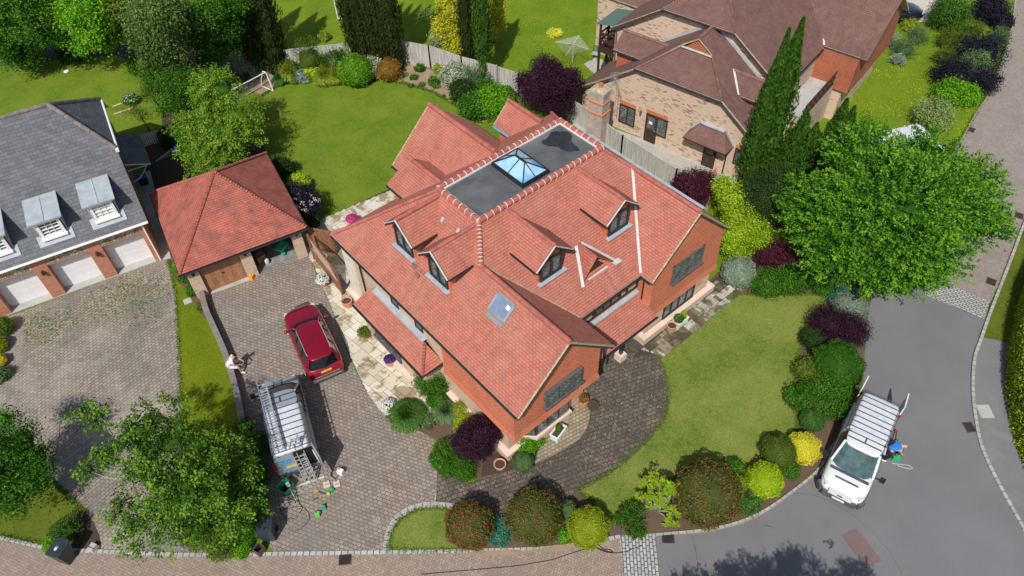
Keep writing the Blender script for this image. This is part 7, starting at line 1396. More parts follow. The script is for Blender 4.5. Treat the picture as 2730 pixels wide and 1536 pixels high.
red = suv((6.87, 24.15, 0), radians(77.2), 'metallic red five door car parked beside the pale slab path, tail towards the camera')
def van(loc, ang, lab, paint, Lf, Lr, W_, H, wsb, wst, hood, group=None, roofm='vanroof', glassm='vglass', low='trim', rack=True):
    r = empty('parked_van', loc, ang, lab, 'van', group); w0 = W_/2
    st = [(Lf, w0*.62, .62), (Lf-.08, w0*.8, .78), (Lf-.25, w0*.92, hood-.14), (wsb+.35, w0*.985, hood-.02), (wsb-.2, w0, hood+.04), (0, w0, hood+.05), (-Lr+.3, w0, hood+.05), (-Lr+.04, w0*.985, hood+.04), (-Lr, w0*.95, hood)]
    loft(lower_body(st), [M[paint]], 'body', r, 2)
    wt = w0*.80; zr = H; zb_ = hood-.03; wb = w0*.965
    def sec(x, wt_, z1): return [(x, 0, z1+.02), (x, wt_*.6, z1+.015), (x, wt_*.95, z1-.015), (x, wt_+.01, z1-.09), (x, (wt_+wb)/2+.02, (zb_+z1)/2), (x, wb, zb_), (x, 0, zb_)]
    loft([sec(wst-.75, wt, zr-.0), sec(wst-.9, wt, zr), sec(-.5, wt, zr), sec(-Lr+.35, wt, zr), sec(-Lr+.1, wt*.985, zr-.02), sec(-Lr+.02, wt*.95, zr-.1)], [M[paint], M[roofm]], 'cargo_body', r, 1, faces_m=lambda i, k_: 1 if (k_ < 2) else 0)
    # cab roof and windscreen
    b = MB(); F0 = [(wsb, 0), (wsb-.06, wb*.6), (wsb-.28, wb*.93)]; F1 = [(wst, 0), (wst-.03, wt*.6), (wst-.14, wt*.92)]
    for s in (1, -1):
        for i in range(2):
            q = [(F0[i][0], s*F0[i][1], hood+.03), (F0[i+1][0], s*F0[i+1][1], hood+.03), (F1[i+1][0], s*F1[i+1][1], zr-.06), (F1[i][0], s*F1[i][1], zr-.04)]; b.poly(q if s < 0 else q[::-1])
    weld(b.build('windscreen', M[glassm], r))
    b = MB()
    for s in (1, -1):
        q = [(F0[2][0]-.05, s*(wb+.005), hood+.03), (wst-1.0, s*(wb+.005), hood+.03), (wst-.95, s*wt, zr-.1), (F1[2][0]-.03, s*wt, zr-.08)]; b.poly(q if s > 0 else q[::-1])
    b.build('side_window', M['cglass'], r)
    b = MB()
    for s in (1, -1):
        b.bar((F0[2][0], s*F0[2][1], hood), (F1[2][0], s*F1[2][1], zr-.05), .09, .06, 0); b.bar((wst-.95, s*wb, hood), (wst-.9, s*wt, zr-.05), .1, .05, 0)
    b.build('pillars', M[paint], r)
    loft([[(x, 0, z+.03), (x, w_*.6, z+.025), (x, w_*.95, z), (x, w_, z-.05), (x, w_*.9, z-.09), (x, 0, z-.09)] for x, w_, z in ((wst+.06, wt*.72, zr-.04), (wst-.08, wt*.93, zr-.01), (wst-.5, wt, zr+.005), (wst-.95, wt, zr+.005))], [M[paint]], 'cab_roof', r, 2)
    b = MB(); b.box((Lf-.02, 0, .42), (.16, W_*.72, .34), 0); b.box((-Lr-.02, 0, .42), (.14, W_*.86, .2), 0)
    for s in (-1, 1): b.box((Lf-.2, s*w0*.86, .45), (.34, .22, .34), 0, rz=-s*.6); b.box((.0, s*(w0+.005), .62), (Lf+Lr-1.5, .03, .12), 0)
    b.build('bumper', M[low], r, bev=.04)
    for s in (-1, 1):
        b = MB(); b.box((Lf-.3, s*w0*.74, .76), (.34, .2, .22), rz=-s*.5); b.build('headlight', M['lamp'], r, bev=.05)
        b = MB(); b.box((-Lr+.02, s*(w0-.05), 1.15), (.08, .1, .5)); b.build('tail_light', M['lampr'], r, bev=.02)
        b = MB(); b.bar((wsb-.35, s*wb, hood+.08), (wsb-.3, s*(wb+.2), hood+.14), .05, .04); b.box((wsb-.3, s*(wb+.26), hood+.2), (.1, .2, .28)); b.build('wing_mirror', M['black'], r, bev=.03)
        for x in (Lf-.9, -Lr+.95): wheel(r, x, s*(w0-.1), .33, .22)
    b = MB(); b.bar((wsb+.05, -wb*.85, hood+.03), (wsb+.05, wb*.85, hood+.03), .14, .02); b.build('wiper_cowl', M['rack'], r)
    if not rack: return r, wt, zr
    b = MB(); n = 8; z = zr+.06
    for s in (-1, 1): b.bar((wst-.55, s*(wt+.02), z+.02), (-Lr+.05, s*(wt+.02), z+.02), .035, .05)
    for i in range(n+1): x = wst-.6-(wst-.6+Lr-.08)*i/n; b.bar((x, -wt, z), (x, wt, z), .034, .03)
    for s in (-1, 1):
        for i in range(0, n+1, 3): x = wst-.6-(wst-.6+Lr-.08)*i/n; b.box((x, s*(wt-.03), z-.03), (.05, .05, .08))
    b.bar((wst-.3, -wt*.9, z+.02), (wst-.3, wt*.9, z+.02), .04, .04); b.bar((wst-.3, 0, z+.02), (wst-.6, 0, z+.02), .04, .04)
    b.build('roof_rack', M['rack'], r)
    return r, wt, zr
sv, swt, szr = van((3.60, 20.75, 0), radians(71), 'silver van with ladders on its roof rack and one rear door swung open', 'vansilver', 2.5, 2.35, 1.92, 1.95, 1.85, .85, 1.12, glassm='cglass')
b = MB(); b.box((-2.36, -.42, 1.15), (.03, .8, 1.35)); b.build('opening_shade_panel', M['hole'], sv)  # flat black panel, the shade of the open load space as colour
b = MB(); b.box((-2.66, -.93, 1.2), (.8, .06, 1.45), rz=.25); b.box((-2.7, -.87, 1.5), (.5, .03, .4), 1, rz=.25); b.build('rear_door', [M['vansilver'], M['cloth_grey']], sv, bev=.02)
b = MB(); b.box((-2.38, .42, 1.1), (.03, .78, 1.3), 0); b.box((-2.4, .42, 1.35), (.02, .5, .35), 1); b.box((-2.4, .35, .75), (.02, .6, .12), 1); b.build('rear_door', [M['vansilver'], M['logo']], sv)
b = MB(); b.box((-2.41, .3, .92), (.02, .5, .11)); b.build('number_plate', M['plate'], sv)
b = MB(); b.box((-.1, -.945, 1.35), (.7, .012, .3)); b.bar((2.05, -.1, 1.06), (2.2, .55, 1.03), .16, .02); b.build('livery_panel', M['logo'], sv)
wv, wwt, wzr = van((21.23, 2.99, 0), radians(195.5), 'white van with slatted roof rack parked on the asphalt beside the shrub bed', 'vanwhite', 2.32, 2.35, 1.9, 2.0, 1.42, .68, 1.08)
b = MB(); b.box((1.78, 0, 1.04), (.07, .95, .03)); b.build('bonnet_vent', M['rack'], wv)
b = MB()
for z in (.62, .72, .82): b.box((2.36-.12*(z-.62), 0, z), (.05, .95, .055), 0)
b.box((2.385, 0, .72), (.02, .2, .07), 1); b.build('grille', [M['vanwhite'], M['rack']], wv)
b = MB(); b.box((2.42, 0, .48), (.02, .5, .11)); b.build('number_plate', M['white'], wv)
b = MB(); b.box((1.17, .12, 1.14), (.24, .3, .01)); b.box((1.15, .66, 1.14), (.14, .24, .01)); b.build('dashboard_papers', M['white'], wv)
for s in (-1, 1): b = MB(); b.box((-2.75, s*.88, 1.25), (.8, .05, 1.5), rz=s*.06); b.build('rear_door', M['vanwhite'], wv, bev=.02)
p = W(2212, 335, 0); q = W(2243, 312, 2.0)
hv, _, _ = van((float(q[0])+.2, float(q[1])-1.3, 0), radians(-25), 'pale blue white van almost hidden behind the great bright maple', 'vanwhite', 2.3, 2.3, 1.9, 2.0, 1.5, .85, 1.08, rack=False)
suv((55.6, 22.0, 0), radians(-33), 'black car with its nose showing past the brown tiled roof at the top edge', 'carblack'); suv((57.3, 24.3, 0), radians(-33), 'second black car, farther back at the very top edge', 'carblack')
# ================================================================ ladders, tools
def ladder(lab, a, c, wd, n, r=.018, foot=None, group='ladders on and against the silver van', side=None):
    a = Vector(a); c = Vector(c); L = (c-a).length; d = (c-a)/L; s = Vector(side) if side else d.cross(Vector((0, 0, 1))).normalized(); b = MB(a)
    for k_ in (-1, 1): b.bar(a+s*k_*wd/2, c+s*k_*wd/2, .03, .07)
    o = empty('ladder', a, 0, lab, 'ladder', group); b.build('stiles', M['steel'], o)
    for i in range(n):
        q = a+d*(L*(i+.6)/n); g_ = MB(a); g_.bar(q-s*wd/2, q+s*wd/2, .035, .03); g_.build('rung', M['steel'], o)
    if foot: g_ = MB(a); g_.bar(c-s*foot/2, c+s*foot/2, .06, .08); g_.build('stabiliser_bar', M['leadw'], o)
    return o
A = W((680+70/4.674)/K, (990+120/4.674)/K, 2.25); B = W((680+290/4.674)/K, (990+970/4.674)/K, 2.25)
ladder('long aluminium ladder lying along the left side of the silver van roof', (*A, 2.2), (*B, 2.2), .38, 13); ladder('second aluminium ladder section nested under the long one on the van roof', (*(A*.9+B*.1), 2.14), (*(B*1.02-A*.02), 2.14), .30, 12)
B0 = W((680+455/4.674)/K, (990+850/4.674)/K, 2.3); B1 = W((680+690/4.674)/K, (990+1380/4.674)/K, 0)
ladder('aluminium ladder leaning steeply against the open back of the silver van', (*B0, 2.32), (*B1, .03), .42, 12, foot=1.25, side=(cos(radians(-19)), sin(radians(-19)), 0)); ladder('narrow aluminium ladder section leaning just in front of the wide one', (B0[0]+.1, B0[1]-.05, 2.5), (B1[0]+.12, B1[1]-.1, .03), .3, 11, side=(cos(radians(-19)), sin(radians(-19)), 0))
Y = lambda x, y: W((730+x/8.523)/K, (1230+y/8.523)/K)
def at(px, z=0): return (float(px[0]), float(px[1]), z)
b = MB(); s = .25
for i in range(4):
    a = pi/4+i*pi/2; c = a+pi/2; b.poly([(s*1.3*cos(a), s*1.3*sin(a), 0), (s*1.3*cos(c), s*1.3*sin(c), 0), (s*1.5*cos(c), s*1.5*sin(c), .42+.04*(i % 2)), (s*1.5*cos(a), s*1.5*sin(a), .42)])
b.poly([(s*cos(pi/4+i*pi/2), s*sin(pi/4+i*pi/2), .12) for i in range(4)], 1); simple('garden_bag', b, [M['green'], M['hole']], at(Y(300, 640)), .3, 'green square garden waste bag standing open behind the silver van', 'bag')
a = Y(400, 680); c = Y(548, 985); b = MB(at(a)); b.bar((*a, .45), (*c, .12), .03, .03); d_ = (c-a)/np.hypot(*(c-a)); q = np.array([-d_[1], d_[0]]); e1 = c+q*.06; e2 = c-q*.06; b.bar((*(c-d_*.1), .12), (*e1, .10), .02, .02); b.bar((*(c-d_*.1), .12), (*e2, .10), .02, .02); b.bar((*e1, .10), (*e2, .10), .02, .02); b.box((*(a-d_*.08), .5), (.24, .16, .03), rz=atan2(d_[1], d_[0])); simple('spade', b, plain('worn_tool_metal', (.42, .4, .36), .5), at(a), 0, 'spade with a D handle propped in the green garden bag', 'spade')
def rod(nm, lab, cat, pts, r, mat, z=.03): b = MB((*pts[0], 0)); b.tube([(*p, z) for p in pts], r, 6); return simple(nm, b, M[mat], (*pts[0], 0), 0, lab, cat)
rod('water_fed_pole', 'long thin pole lying beneath the spade handle', 'pole', [Y(130, 850), Y(500, 760), Y(1000, 640)], .012, 'steel', .05)
rod('hand_shaft', 'short pale wooden shaft lying beside the green garden bag', 'tool handle', [Y(515, 525), Y(470, 640)], .02, 'beam')
for i, (x, y, lab) in enumerate([(1205, 545, 'grey open tool case half with a yellow insert, left one'), (1435, 535, 'grey open tool case half with a yellow insert, right one')]):
    b = MB(); b.box((0, 0, .03), (.27, .25, .06), 0); b.box((-.09, .13, .03), (.09, .06, .055), 0); b.box((.09, .13, .03), (.09, .06, .055), 0); b.box((0, -.01, .065), (.14, .1, .02), 1); simple('tool_case', b, [M['leadw'], M['orange']], at(Y(x, y), .014), .1-.5, lab, 'tool case')
def can(lab, x, y, mat, rz, dim=(.16, .2, .14)):
    b = MB(); b.box((0, 0, dim[2]/2), dim, 0); b.lathe([(.03, 0), (.03, .04)], (dim[0]*.3, dim[1]*.3, dim[2]), 8, 1); b.bar((-.05, -.06, dim[2]+.03), (.05, -.06, dim[2]+.03), .025, .02); b.bar((-.05, -.06, dim[2]-.01), (-.05, -.06, dim[2]+.03), .02, .02); b.bar((.05, -.06, dim[2]-.01), (.05, -.06, dim[2]+.03), .02, .02)
    return simple('fuel_can', b, [M[mat], M['black']], at(Y(x, y), .014), rz, lab, 'can', 'plastic cans behind the silver van', bev=.02)
can('green plastic can just below the grey tool cases', 1320, 670, 'green', .2); can('green plastic can, second lowest of the three on the driveway', 1140, 1065, 'green', -.3); can('lime green plastic can, nearest the camera', 1010, 1225, 'green2', .9, (.18, .2, .18))
b = MB(); b.box((0, 0, .15), (.2, .26, .3), 0); b.lathe([(.03, 0), (.03, .04)], (.04, .07, .3), 8, 1); simple('water_tank', b, [M['white'], M['black']], at(Y(1535, 285), .014), .5, 'white plastic sprayer tank standing on the driveway', 'tank', bev=.03)
ck = [(1560, 190), (1480, 120), (1380, 170), (1320, 280), (1340, 360), (1420, 390), (1470, 330), (1450, 230), (1380, 210), (1310, 260), (1300, 330), (1400, 400), (1410, 440)]
rod('hose', 'thin black hose looped beside the white sprayer tank', 'hose', spline([Y(*q) for q in ck], 4), .014, 'black')
b = MB(); b.bar((-.02, 0, .02), (.32, .05, .02), .07, .01, 0); b.box((-.09, 0, .03), (.15, .06, .04), 1, rz=.4); simple('hand_saw', b, [M['rack'], M['orange']], at(Y(1020, 700), .014), -1.2, 'hand saw with an orange handle lying left of the green can', 'saw'); b = MB(); b.bar((0, 0, .02), (.36, .0, .02), .06, .01, 0); b.box((.02, 0, .03), (.13, .05, .04), 1, rz=.4); simple('hand_saw', b, [M['rack'], M['orange']], at(Y(1075, 810), .014), 2.9, 'second hand saw, lower one with the dark blade', 'saw')
b = MB(); b.lathe([(.02, 0), (.07, .02), (.07, .08), (.03, .11)], (0, 0, 0), 12, 0); b.bar((-.05, 0, .04), (-.45, .1, .03), .02, .02, 1); simple('hedge_tool', b, [plain('acid_yellow_plastic', (.55, .6, .02), .5), M['steel']], at(Y(1250, 750), .014), -.25, 'tool with a bright yellow green motor head beside the green can', 'garden tool')
b = MB(); b.lathe([(.035, 0), (.045, .1), (.04, .1), (.03, .01)], (0, 0, 0), 12); simple('metal_cup', b, M['steel'], at(Y(605, 620), .014), 0, 'small silver cup beside the ladder foot', 'cup')
cb = [(90, 760), (120, 950), (170, 1150), (240, 1280), (380, 1320), (520, 1270), (630, 1110), (640, 1020), (560, 950), (430, 880), (340, 840)]
rod('cable', 'black cable curling over the dark patch behind the silver van, left loop', 'cable', spline([Y(*q) for q in cb], 5), .011, 'black', .025); rod('cable', 'black cable curling towards the right wheelie bin, right loop', 'cable', spline([Y(*q) for q in [(210, 1090), (340, 1070), (560, 1030), (680, 1060), (780, 1160), (810, 1290), (760, 1400), (620, 1530), (450, 1600)]], 5), .011, 'black', .03)
Q = lambda x, y, z=0: W(1283+x*.33846, 958.4+y*.33846, z)
rod('overhead_cable', 'long black cable trailing over the brick road to the granite band', 'cable', spline([W(1060, 1445)]+[Q(*q) for q in [(0, 1380), (150, 1358), (300, 1332), (400, 1300), (520, 1262), (620, 1240), (700, 1262), (760, 1275), (740, 1255), (690, 1250), (660, 1225), (640, 1240), (720, 1275), (830, 1275), (920, 1245), (980, 1225)]], 4), .014, 'black', .03)
b = MB(); b.box((0, 0, .14), (.3, .26, .28), 0, top=.8); b.tube([(-.06, 0, .27), (0, 0, .34), (.07, .02, .27)], .025, 6); simple('carrier_bag', b, M['orange'], at(W(635, 701)), .6, 'yellow orange bag at the brick pier between the garage doors', 'bag', bev=.05)
# wheelie bins
def wbin(x, y, z, rz, lab, dec):
    r = empty('wheelie_bin', at(W(x, y)), rz, lab, 'wheelie bin', 'wheelie bins by the brick road'); b = MB(); zt = .98
    pr0 = [(-.2, -.24), (.26, -.24), (.26, .24), (-.2, .24)]; pr1 = [(-.34, -.28), (.34, -.28), (.34, .28), (-.34, .28)]
    for i in range(4): j = (i+1) % 4; b.poly([(*pr0[i], .06), (*pr0[j], .06), (*pr1[j], zt), (*pr1[i], zt)])
    b.poly([(*p, .06) for p in pr0][::-1]); b.poly([(*p, zt) for p in pr1]); b.build('body', M['bin'], r, bev=.02)
    b = MB(); b.slab([(-.38, -.3, zt+.05), (.36, -.3, zt+.09), (.36, .3, zt+.09), (-.38, .3, zt+.05)], .06); b.slab([(-.24, -.2, zt+.075), (.22, -.2, zt+.1), (.22, .2, zt+.1), (-.24, .2, zt+.075)], .03); b.tube([(-.42, -.2, zt+.02), (-.42, .2, zt+.02)], .02, 6); b.build('lid', M['bin'], r, bev=.02)
    for s_ in (-1, 1): q = MB(); q.lathe([(.1, -.03), (.1, .03)], (0, 0, 0), 14); o = q.build('wheel', M['rub'], r); o.rotation_euler = (pi/2, 0, 0); o.location = (-.24, s_*.27, .1)
    if dec:
        q = MB(); z_ = zt+.112
        q.poly([(.06+.07*cos(a), .06*sin(a), z_) for a in np.linspace(0, 2*pi, 18)[:-1]]); q.build('sticker', M['white'], r)
        cu = bpy.data.curves.new('n', 'FONT'); cu.body = '42'; cu.size = .15; cu.align_x = 'CENTER'; to = bpy.data.objects.new('n', cu); COL.objects.link(to); dg = bpy.context.evaluated_depsgraph_get(); me = bpy.data.meshes.new_from_object(to.evaluated_get(dg)); bpy.data.objects.remove(to)
        fo = finish(me, 'number', M['lead'], r, (-.07, 0, z_-.004)); fo.rotation_euler = (0, -.04, -pi/2)
    return r
c1 = lambda x, y, z=0: W(x*.33846, 958.4+y*.33846, z)
wbin(174, 1404, 0, radians(215)+pi-pi/1.0, 'dark wheelie bin with a white round sticker and number on its lid', True); wbin(681, 1348, 0, radians(238), 'plain dark wheelie bin at the end of the hedge by the middle driveway', False)
b = MB(); b.box((0, 0, .12), (.34, .3, .24), 0, top=.85); b.box((-.06, 0, .25), (.02, .28, .03), 1); simple('stone_block', b, [plain('pale_mauve_stone', (.5, .45, .45), .8), M['rack']], at(W(237, 1380)), .5, 'small pale mauve block at the corner of the left driveway', 'block', bev=.03)
b = MB(); s_ = .2
for i, (dx, dy, sx, sy) in enumerate(((0, .15, .36, .03), (0, -.15, .36, .03), (.17, 0, .03, .3), (-.17, 0, .03, .3))): b.box((dx, dy, .2), (sx, sy, .4))
b.box((0, 0, .05), (.34, .28, .04), 1); simple('food_waste_caddy', b, [plain('brown_plastic', (.11, .075, .065), .5), M['hole']], at(W(656, 1388)), .35, 'small open brown plastic box standing at the kerb under the right wheelie bin', 'box')
b = MB(); b.box((0, 0, .28), (.5, .42, .56), 1, top=1.08); b.box((0, 0, .59), (.56, .48, .06), 0); simple('recycling_box', b, [M['blue'], plain('dark_green_plastic', (.01, .06, .03), .5)], at(W(364, 462)), SA, 'blue lidded dark green recycling box beside the side porch', 'box', bev=.02)
# ================================================================ pots and planters
def pot(dx, dy, r, h, lab, mat='terra', plant=None, pr=None, flute=0, fl=.7, soil='soild', name='plant_pot'):
    p = W(dx, dy, h); R = empty(name, at(p), 0, lab, 'plant pot'); b = MB()
    b.lathe([(r*.62, 0), (r*.66, .03), (r*.95, h*.55), (r*.9, h*.85), (r*1.02, h*.9), (r*1.05, h), (r*.88, h), (r*.84, h*.9), (r*.8, h*.86)], (0, 0, 0), 28, 0, flute=flute, nf=9, twist=5); b.build('pot', M[mat], R, smooth=True)
    b = MB(); b.lathe([(r*.82, h*.87), (.001, h*.9)], (0, 0, 0), 16); b.build('soil', M[soil], R)
    if plant:
        L = Leaves(); pm, fm, dens = plant; n = int(900*dens); d = rnd_unit(n); d[:, 2] = abs(d[:, 2])*.9-.1; rad = rng.uniform(.6, 1.0, n)[:, None]; P = np.array([0, 0, h])+d*np.array([pr, pr, pr*fl])*rad; L.add(P, d, .07, .5+rng.normal(size=n)*.25, .5, .8); L.build('foliage', M[pm], R)
        if fm: L = Leaves(); n = int(260*dens); d = rnd_unit(n); d[:, 2] = abs(d[:, 2]); P = np.array([0, 0, h+.01])+d*np.array([pr, pr, pr*fl])*1.03; L.add(P, d, .075, .6+rng.normal(size=n)*.25, .95, .4); L.add(P+rng.normal(size=P.shape)*.02, d, .06, .6+rng.normal(size=n)*.25, .95, .4); tag(L.build('flowers', M[fm], R), kind='stuff')
    return R
pot(811, 704, .24, .42, 'fluted terracotta pot of white flowers by the lattice gate', flute=.05, plant=('f_green', 'f_white', 1.2), pr=.36); pot(871, 755, .28, .48, 'fluted terracotta pot with bare soil at the end of the lean-to', flute=.05)
pot(916, 836, .22, .4, 'terracotta pot with a loose green shrub beside the lean-to window', flute=.05, plant=('f_olive', None, 1.2), pr=.4, fl=1.0); pot(980, 903, .30, .42, 'terracotta pot of deep violet flowers on the pale patio', plant=('f_dark', 'f_violet', .9), pr=.27, fl=.3)
pot(885, 551, .26, .45, 'terracotta pot of magenta flowers behind the house on the lawn edge', plant=('f_green', 'f_pink', 1.3), pr=.34, fl=.7); pot(1257, 1166, .27, .35, 'low round terracotta bowl in the dark corner bed')
pot(1467, 1004, .25, .4, 'terracotta pot with a rust leaved shrub beside the bay window', plant=('f_rust', None, .8), pr=.27, fl=1.3); pot(1492, 1019, .28, .18, 'shallow dark brown bowl next to the terracotta pot with the rusty shrub', mat='grate', name='shallow_bowl'); pot(1690, 817, .25, .46, 'terracotta pot with dark soil beside the white planter box')
pot(975, 1018, .2, .3, 'terracotta pot of white flowers at the edge of the grass fountain', plant=('f_green', 'f_white', 1.1), pr=.33, fl=.6)
def planter(dx, dy, rz, lab, plants):
    p = W(dx, dy, .38); R = empty('planter_box', at(p), rz, lab, 'planter box', 'white planter boxes'); b = MB()
    for (x, y, sx, sy) in ((0, .17, .74, .04), (0, -.17, .74, .04), (.35, 0, .04, .3), (-.35, 0, .04, .3)): b.box((x, y, .22), (sx, sy, .34))
    b.box((0, .19, .41), (.82, .07, .04)); b.box((0, -.19, .41), (.82, .07, .04)); b.box((.375, 0, .409), (.07, .36, .038)); b.box((-.375, 0, .409), (.07, .36, .038))
    for x in (-.33, .33):
        for y in (-.16, .16): b.box((x, y, .03), (.07, .07, .06))
    b.build('box', plain('pale_mint_paint', (.66, .74, .70), .6), R, bev=.006); b = MB(); b.box((0, 0, .33), (.66, .3, .02)); b.build('soil', M['soild'], R)
    for (x, rr, hh, mt) in plants:
        L = Leaves(); n = 900; d = rnd_unit(n); P = np.array([x, 0, .36+hh/2])+d*np.array([rr, rr, hh/2])*rng.uniform(.8, 1, n)[:, None]; L.add(P, d, .055, .45+rng.normal(size=n)*.2, .55, .7); L.build('shrub', M[mt], R)
planter(1404, 1084, .25, 'white wooden planter box with one small cone shaped conifer in front of the bay window', [(0, .14, .62, 'f_olive')]); planter(1712, 803, .0, 'white planter box with a round box ball and a golden conifer side by side', [(-.2, .27, .5, 'f_green'), (.22, .15, .5, 'f_chart')])
# ================================================================ garden things
def pts_tube(nm, lab, cat, segs, r, mat, extra=None):
    o0 = segs[0][0]; root = empty(nm, (o0[0], o0[1], 0), 0, lab, cat); b = MB((o0[0], o0[1], 0))
    for s in segs: b.tube(s, r, 8)
    b.build('frame', M[mat], root); return root, (o0[0], o0[1], 0)
G = lambda x, y, z=0: (*W((600+x/7.156)/K, (130+y/7.156)/K, z), z)
f0, bk, bl_ = G(920, 805, .03), G(700, 710, .03), G(180, 1030, .03); tp = G(775, 450, 1.25); tb = G(720, 430, 1.3); tl = G(80, 810, 1.25); mid = G(690, 600, .5)
root, og = pts_tube('football_goal', 'white football goal leaning at the edge of the lawn beside the feathery tree', 'goal', [[f0, tp], [tp, tb, mid, bk], [f0, bk], [bk, bl_], [tp, tl], [tl, G(110, 915, .6)]], .035, 'white')
b = MB(og)
for i in range(22):
    t = i/21; a = Vector(tb).lerp(Vector(tl), t); c = Vector(bk).lerp(Vector(bl_), t); m_ = a.lerp(c, .5)+Vector((0, 0, -.1)); b.tube([a, m_, c], .004, 3, cap=False)
for j in range(1, 9):
    t = j/9; b.tube([Vector(tb).lerp(Vector(bk), t), Vector(tl).lerp(Vector(bl_), t)], .004, 3, cap=False)
b.build('net', plain('grey_net', (.45, .47, .45), .8), root)
g0, g1 = W(850, 48), W(880, 48); dg_ = (g1-g0)/np.hypot(*(g1-g0)); pr_ = np.array([-dg_[1], dg_[0]]); P3 = lambda a, b_, z: (g0[0]+dg_[0]*a+pr_[0]*b_, g0[1]+dg_[1]*a+pr_[1]*b_, z)
root, og = pts_tube('football_goal', 'white football goal with a green net beyond the fence, behind the five cypresses', 'goal', [[P3(0, 0, .03), P3(0, 0, 1.9)], [P3(2.4, 0, .03), P3(2.4, 0, 1.9)], [P3(0, 0, 1.9), P3(2.4, 0, 1.9)], [P3(0, 0, .03), P3(2.4, 0, .03)], [P3(0, 0, .03), P3(.4, 1.2, .03)], [P3(0, 0, 1.9), P3(.2, .5, 1.9), P3(.4, 1.2, .03)], [P3(2.4, 0, 1.9), P3(2.2, .5, 1.9), P3(2.1, 1.2, .03)]], .045, 'white')
b = MB(og)
for i in range(16): b.tube([P3(2.4*i/15, .4, 1.85), P3(2.4*i/15, 1.15, .05)], .006, 3, cap=False)
for j in range(8): b.tube([P3(0, .45+.09*j, 1.8-.24*j), P3(2.4, .45+.09*j, 1.8-.24*j)], .006, 3, cap=False)
b.build('net', plain('green_net', (.12, .4, .12), .8), root)
def dryer(lab, base, corners, zc, zb, mat='steel', n=11):
    bs = W(*base); cs = [Vector((*W(x, y, zc), zc)) for x, y in corners]; ct = Vector((bs[0], bs[1], zb)); root = empty('rotary_dryer', at(bs), 0, lab, 'clothes dryer'); og = at(bs); b = MB(og); b.tube([(*bs, 0), (*bs, zb+.15)], .025, 8); 
    for c in cs: b.bar(ct+Vector((0, 0, .1)), c, .025, .025); b.bar(Vector((bs[0], bs[1], zb-.35)), ct.lerp(c, .5), .015, .015)
    b.build('frame', M[mat], root); b = MB(og)
    for i in range(n):
        t = .22+.78*i/(n-1); q = [(ct+Vector((0, 0, .1))).lerp(c, t) for c in cs]
        for k_ in range(len(q)): b.tube([q[k_], q[(k_+1) % len(q)]], .007, 3, cap=False)
    b.build('lines', M['leadw'], root); return root
dryer('open square rotary clothes dryer on the lawn above the purple maple', (1440, 158), [(1396, 106), (1456, 89), (1482, 125), (1423, 139)], 1.75, 1.4, 'leadw')
dr = dryer('half folded rotary dryer in the shade beside the picket fence', (448, 414), [(391, 406), (440, 372), (452, 380)], 1.1, 1.1, 'leadw', 5)
b = MB(); b.box((0, 0, .1), (.34, .22, .2), 0, top=1.15); simple('peg_basket', b, M['blue'], (*W(440, 382, 1.0), 1.0), .4, 'blue peg basket hanging on the half folded rotary dryer', 'basket')
r0 = empty('garden_chair', at(W(1496, 148)), -1.1, 'grey green metal garden chair on the small slab terrace', 'chair'); b = MB(); b.box((0, 0, .44), (.46, .44, .03)); b.build('seat', M['lead'], r0); b = MB(); b.box((0, .22, .72), (.44, .03, .5)); b.build('backrest', plain('green_mesh', (.13, .2, .14), .6), r0)
for x in (-.21, .21):
    for y in (-.2, .2): q = MB(); q.tube([(x, y, 0), (x, y, .44 if y < 0 else .95)], .014, 6); q.build('leg', M['ledger'], r0)
    q = MB(); q.bar((x, -.2, .64), (x, .22, .64), .04, .03); q.build('armrest', M['ledger'], r0)
for i, (x0, y0, x1, y1, lab) in enumerate([(287, 289, 334, 273, 'pale plank lying on the lawn behind the slate roof, lower one'), (284, 270, 316, 258, 'pale plank lying on the lawn behind the slate roof, upper one')]):
    a, c = W(x0, y0), W(x1, y1); b = MB(at(a)); b.bar((*a, .05), (*c, .05), .12, .06); simple('timber_plank', b, M['beam'], at(a), 0, lab, 'plank')
bush('white_flowering_shrub', 'small white flowering shrub above the planks on the rear lawn', 328, 250, 17, 'f_green', 'loose', .7, .08, extra=('f_white', 1.2, .1))
b = MB(); b.lathe([(.02, 0), (.16, .02), (.14, .1), (.03, .14)], (0, 0, 0), 10, sx=1.3); simple('white_stone', b, M['white'], at(W(168, 181)), 0, 'small white object lying on the rear lawn at the left', 'stone')
b = MB(); b.lathe([(.16, 0), (.16, .03), (.09, .03), (.03, .5), (.01, .5)], (0, 0, 0), 14); simple('traffic_cone', b, plain('cone_orange', (.85, .18, .02), .5), at(W(1797, 436)), 0, 'orange cone beside the brown door of the brick house', 'cone')
b = MB(); b.lathe([(.12, 0), (.1, .3), (.04, .42)], (0, 0, 0), 12); b.lathe([(.1, 0), (.1, .06)], (0, 0, .32), 12, 1); simple('plastic_bottle', b, [M['white'], M['redp']], at(W(2048, 345)), 0, 'red and white plastic container between the small conifers', 'container'); b = MB(); b.box((0, 0, .15), (.28, .2, .3)); simple('yellow_box', b, M['orange'], at(W(2017, 347)), .3, 'small yellow box beside the terrace wall of the brick house', 'box')
b = MB(); b.box((0, 0, .1), (.16, .2, .16)); simple('white_box', b, M['white'], at(W(1722, 390)), .3, 'small white box on the slabs of the brick house', 'box')
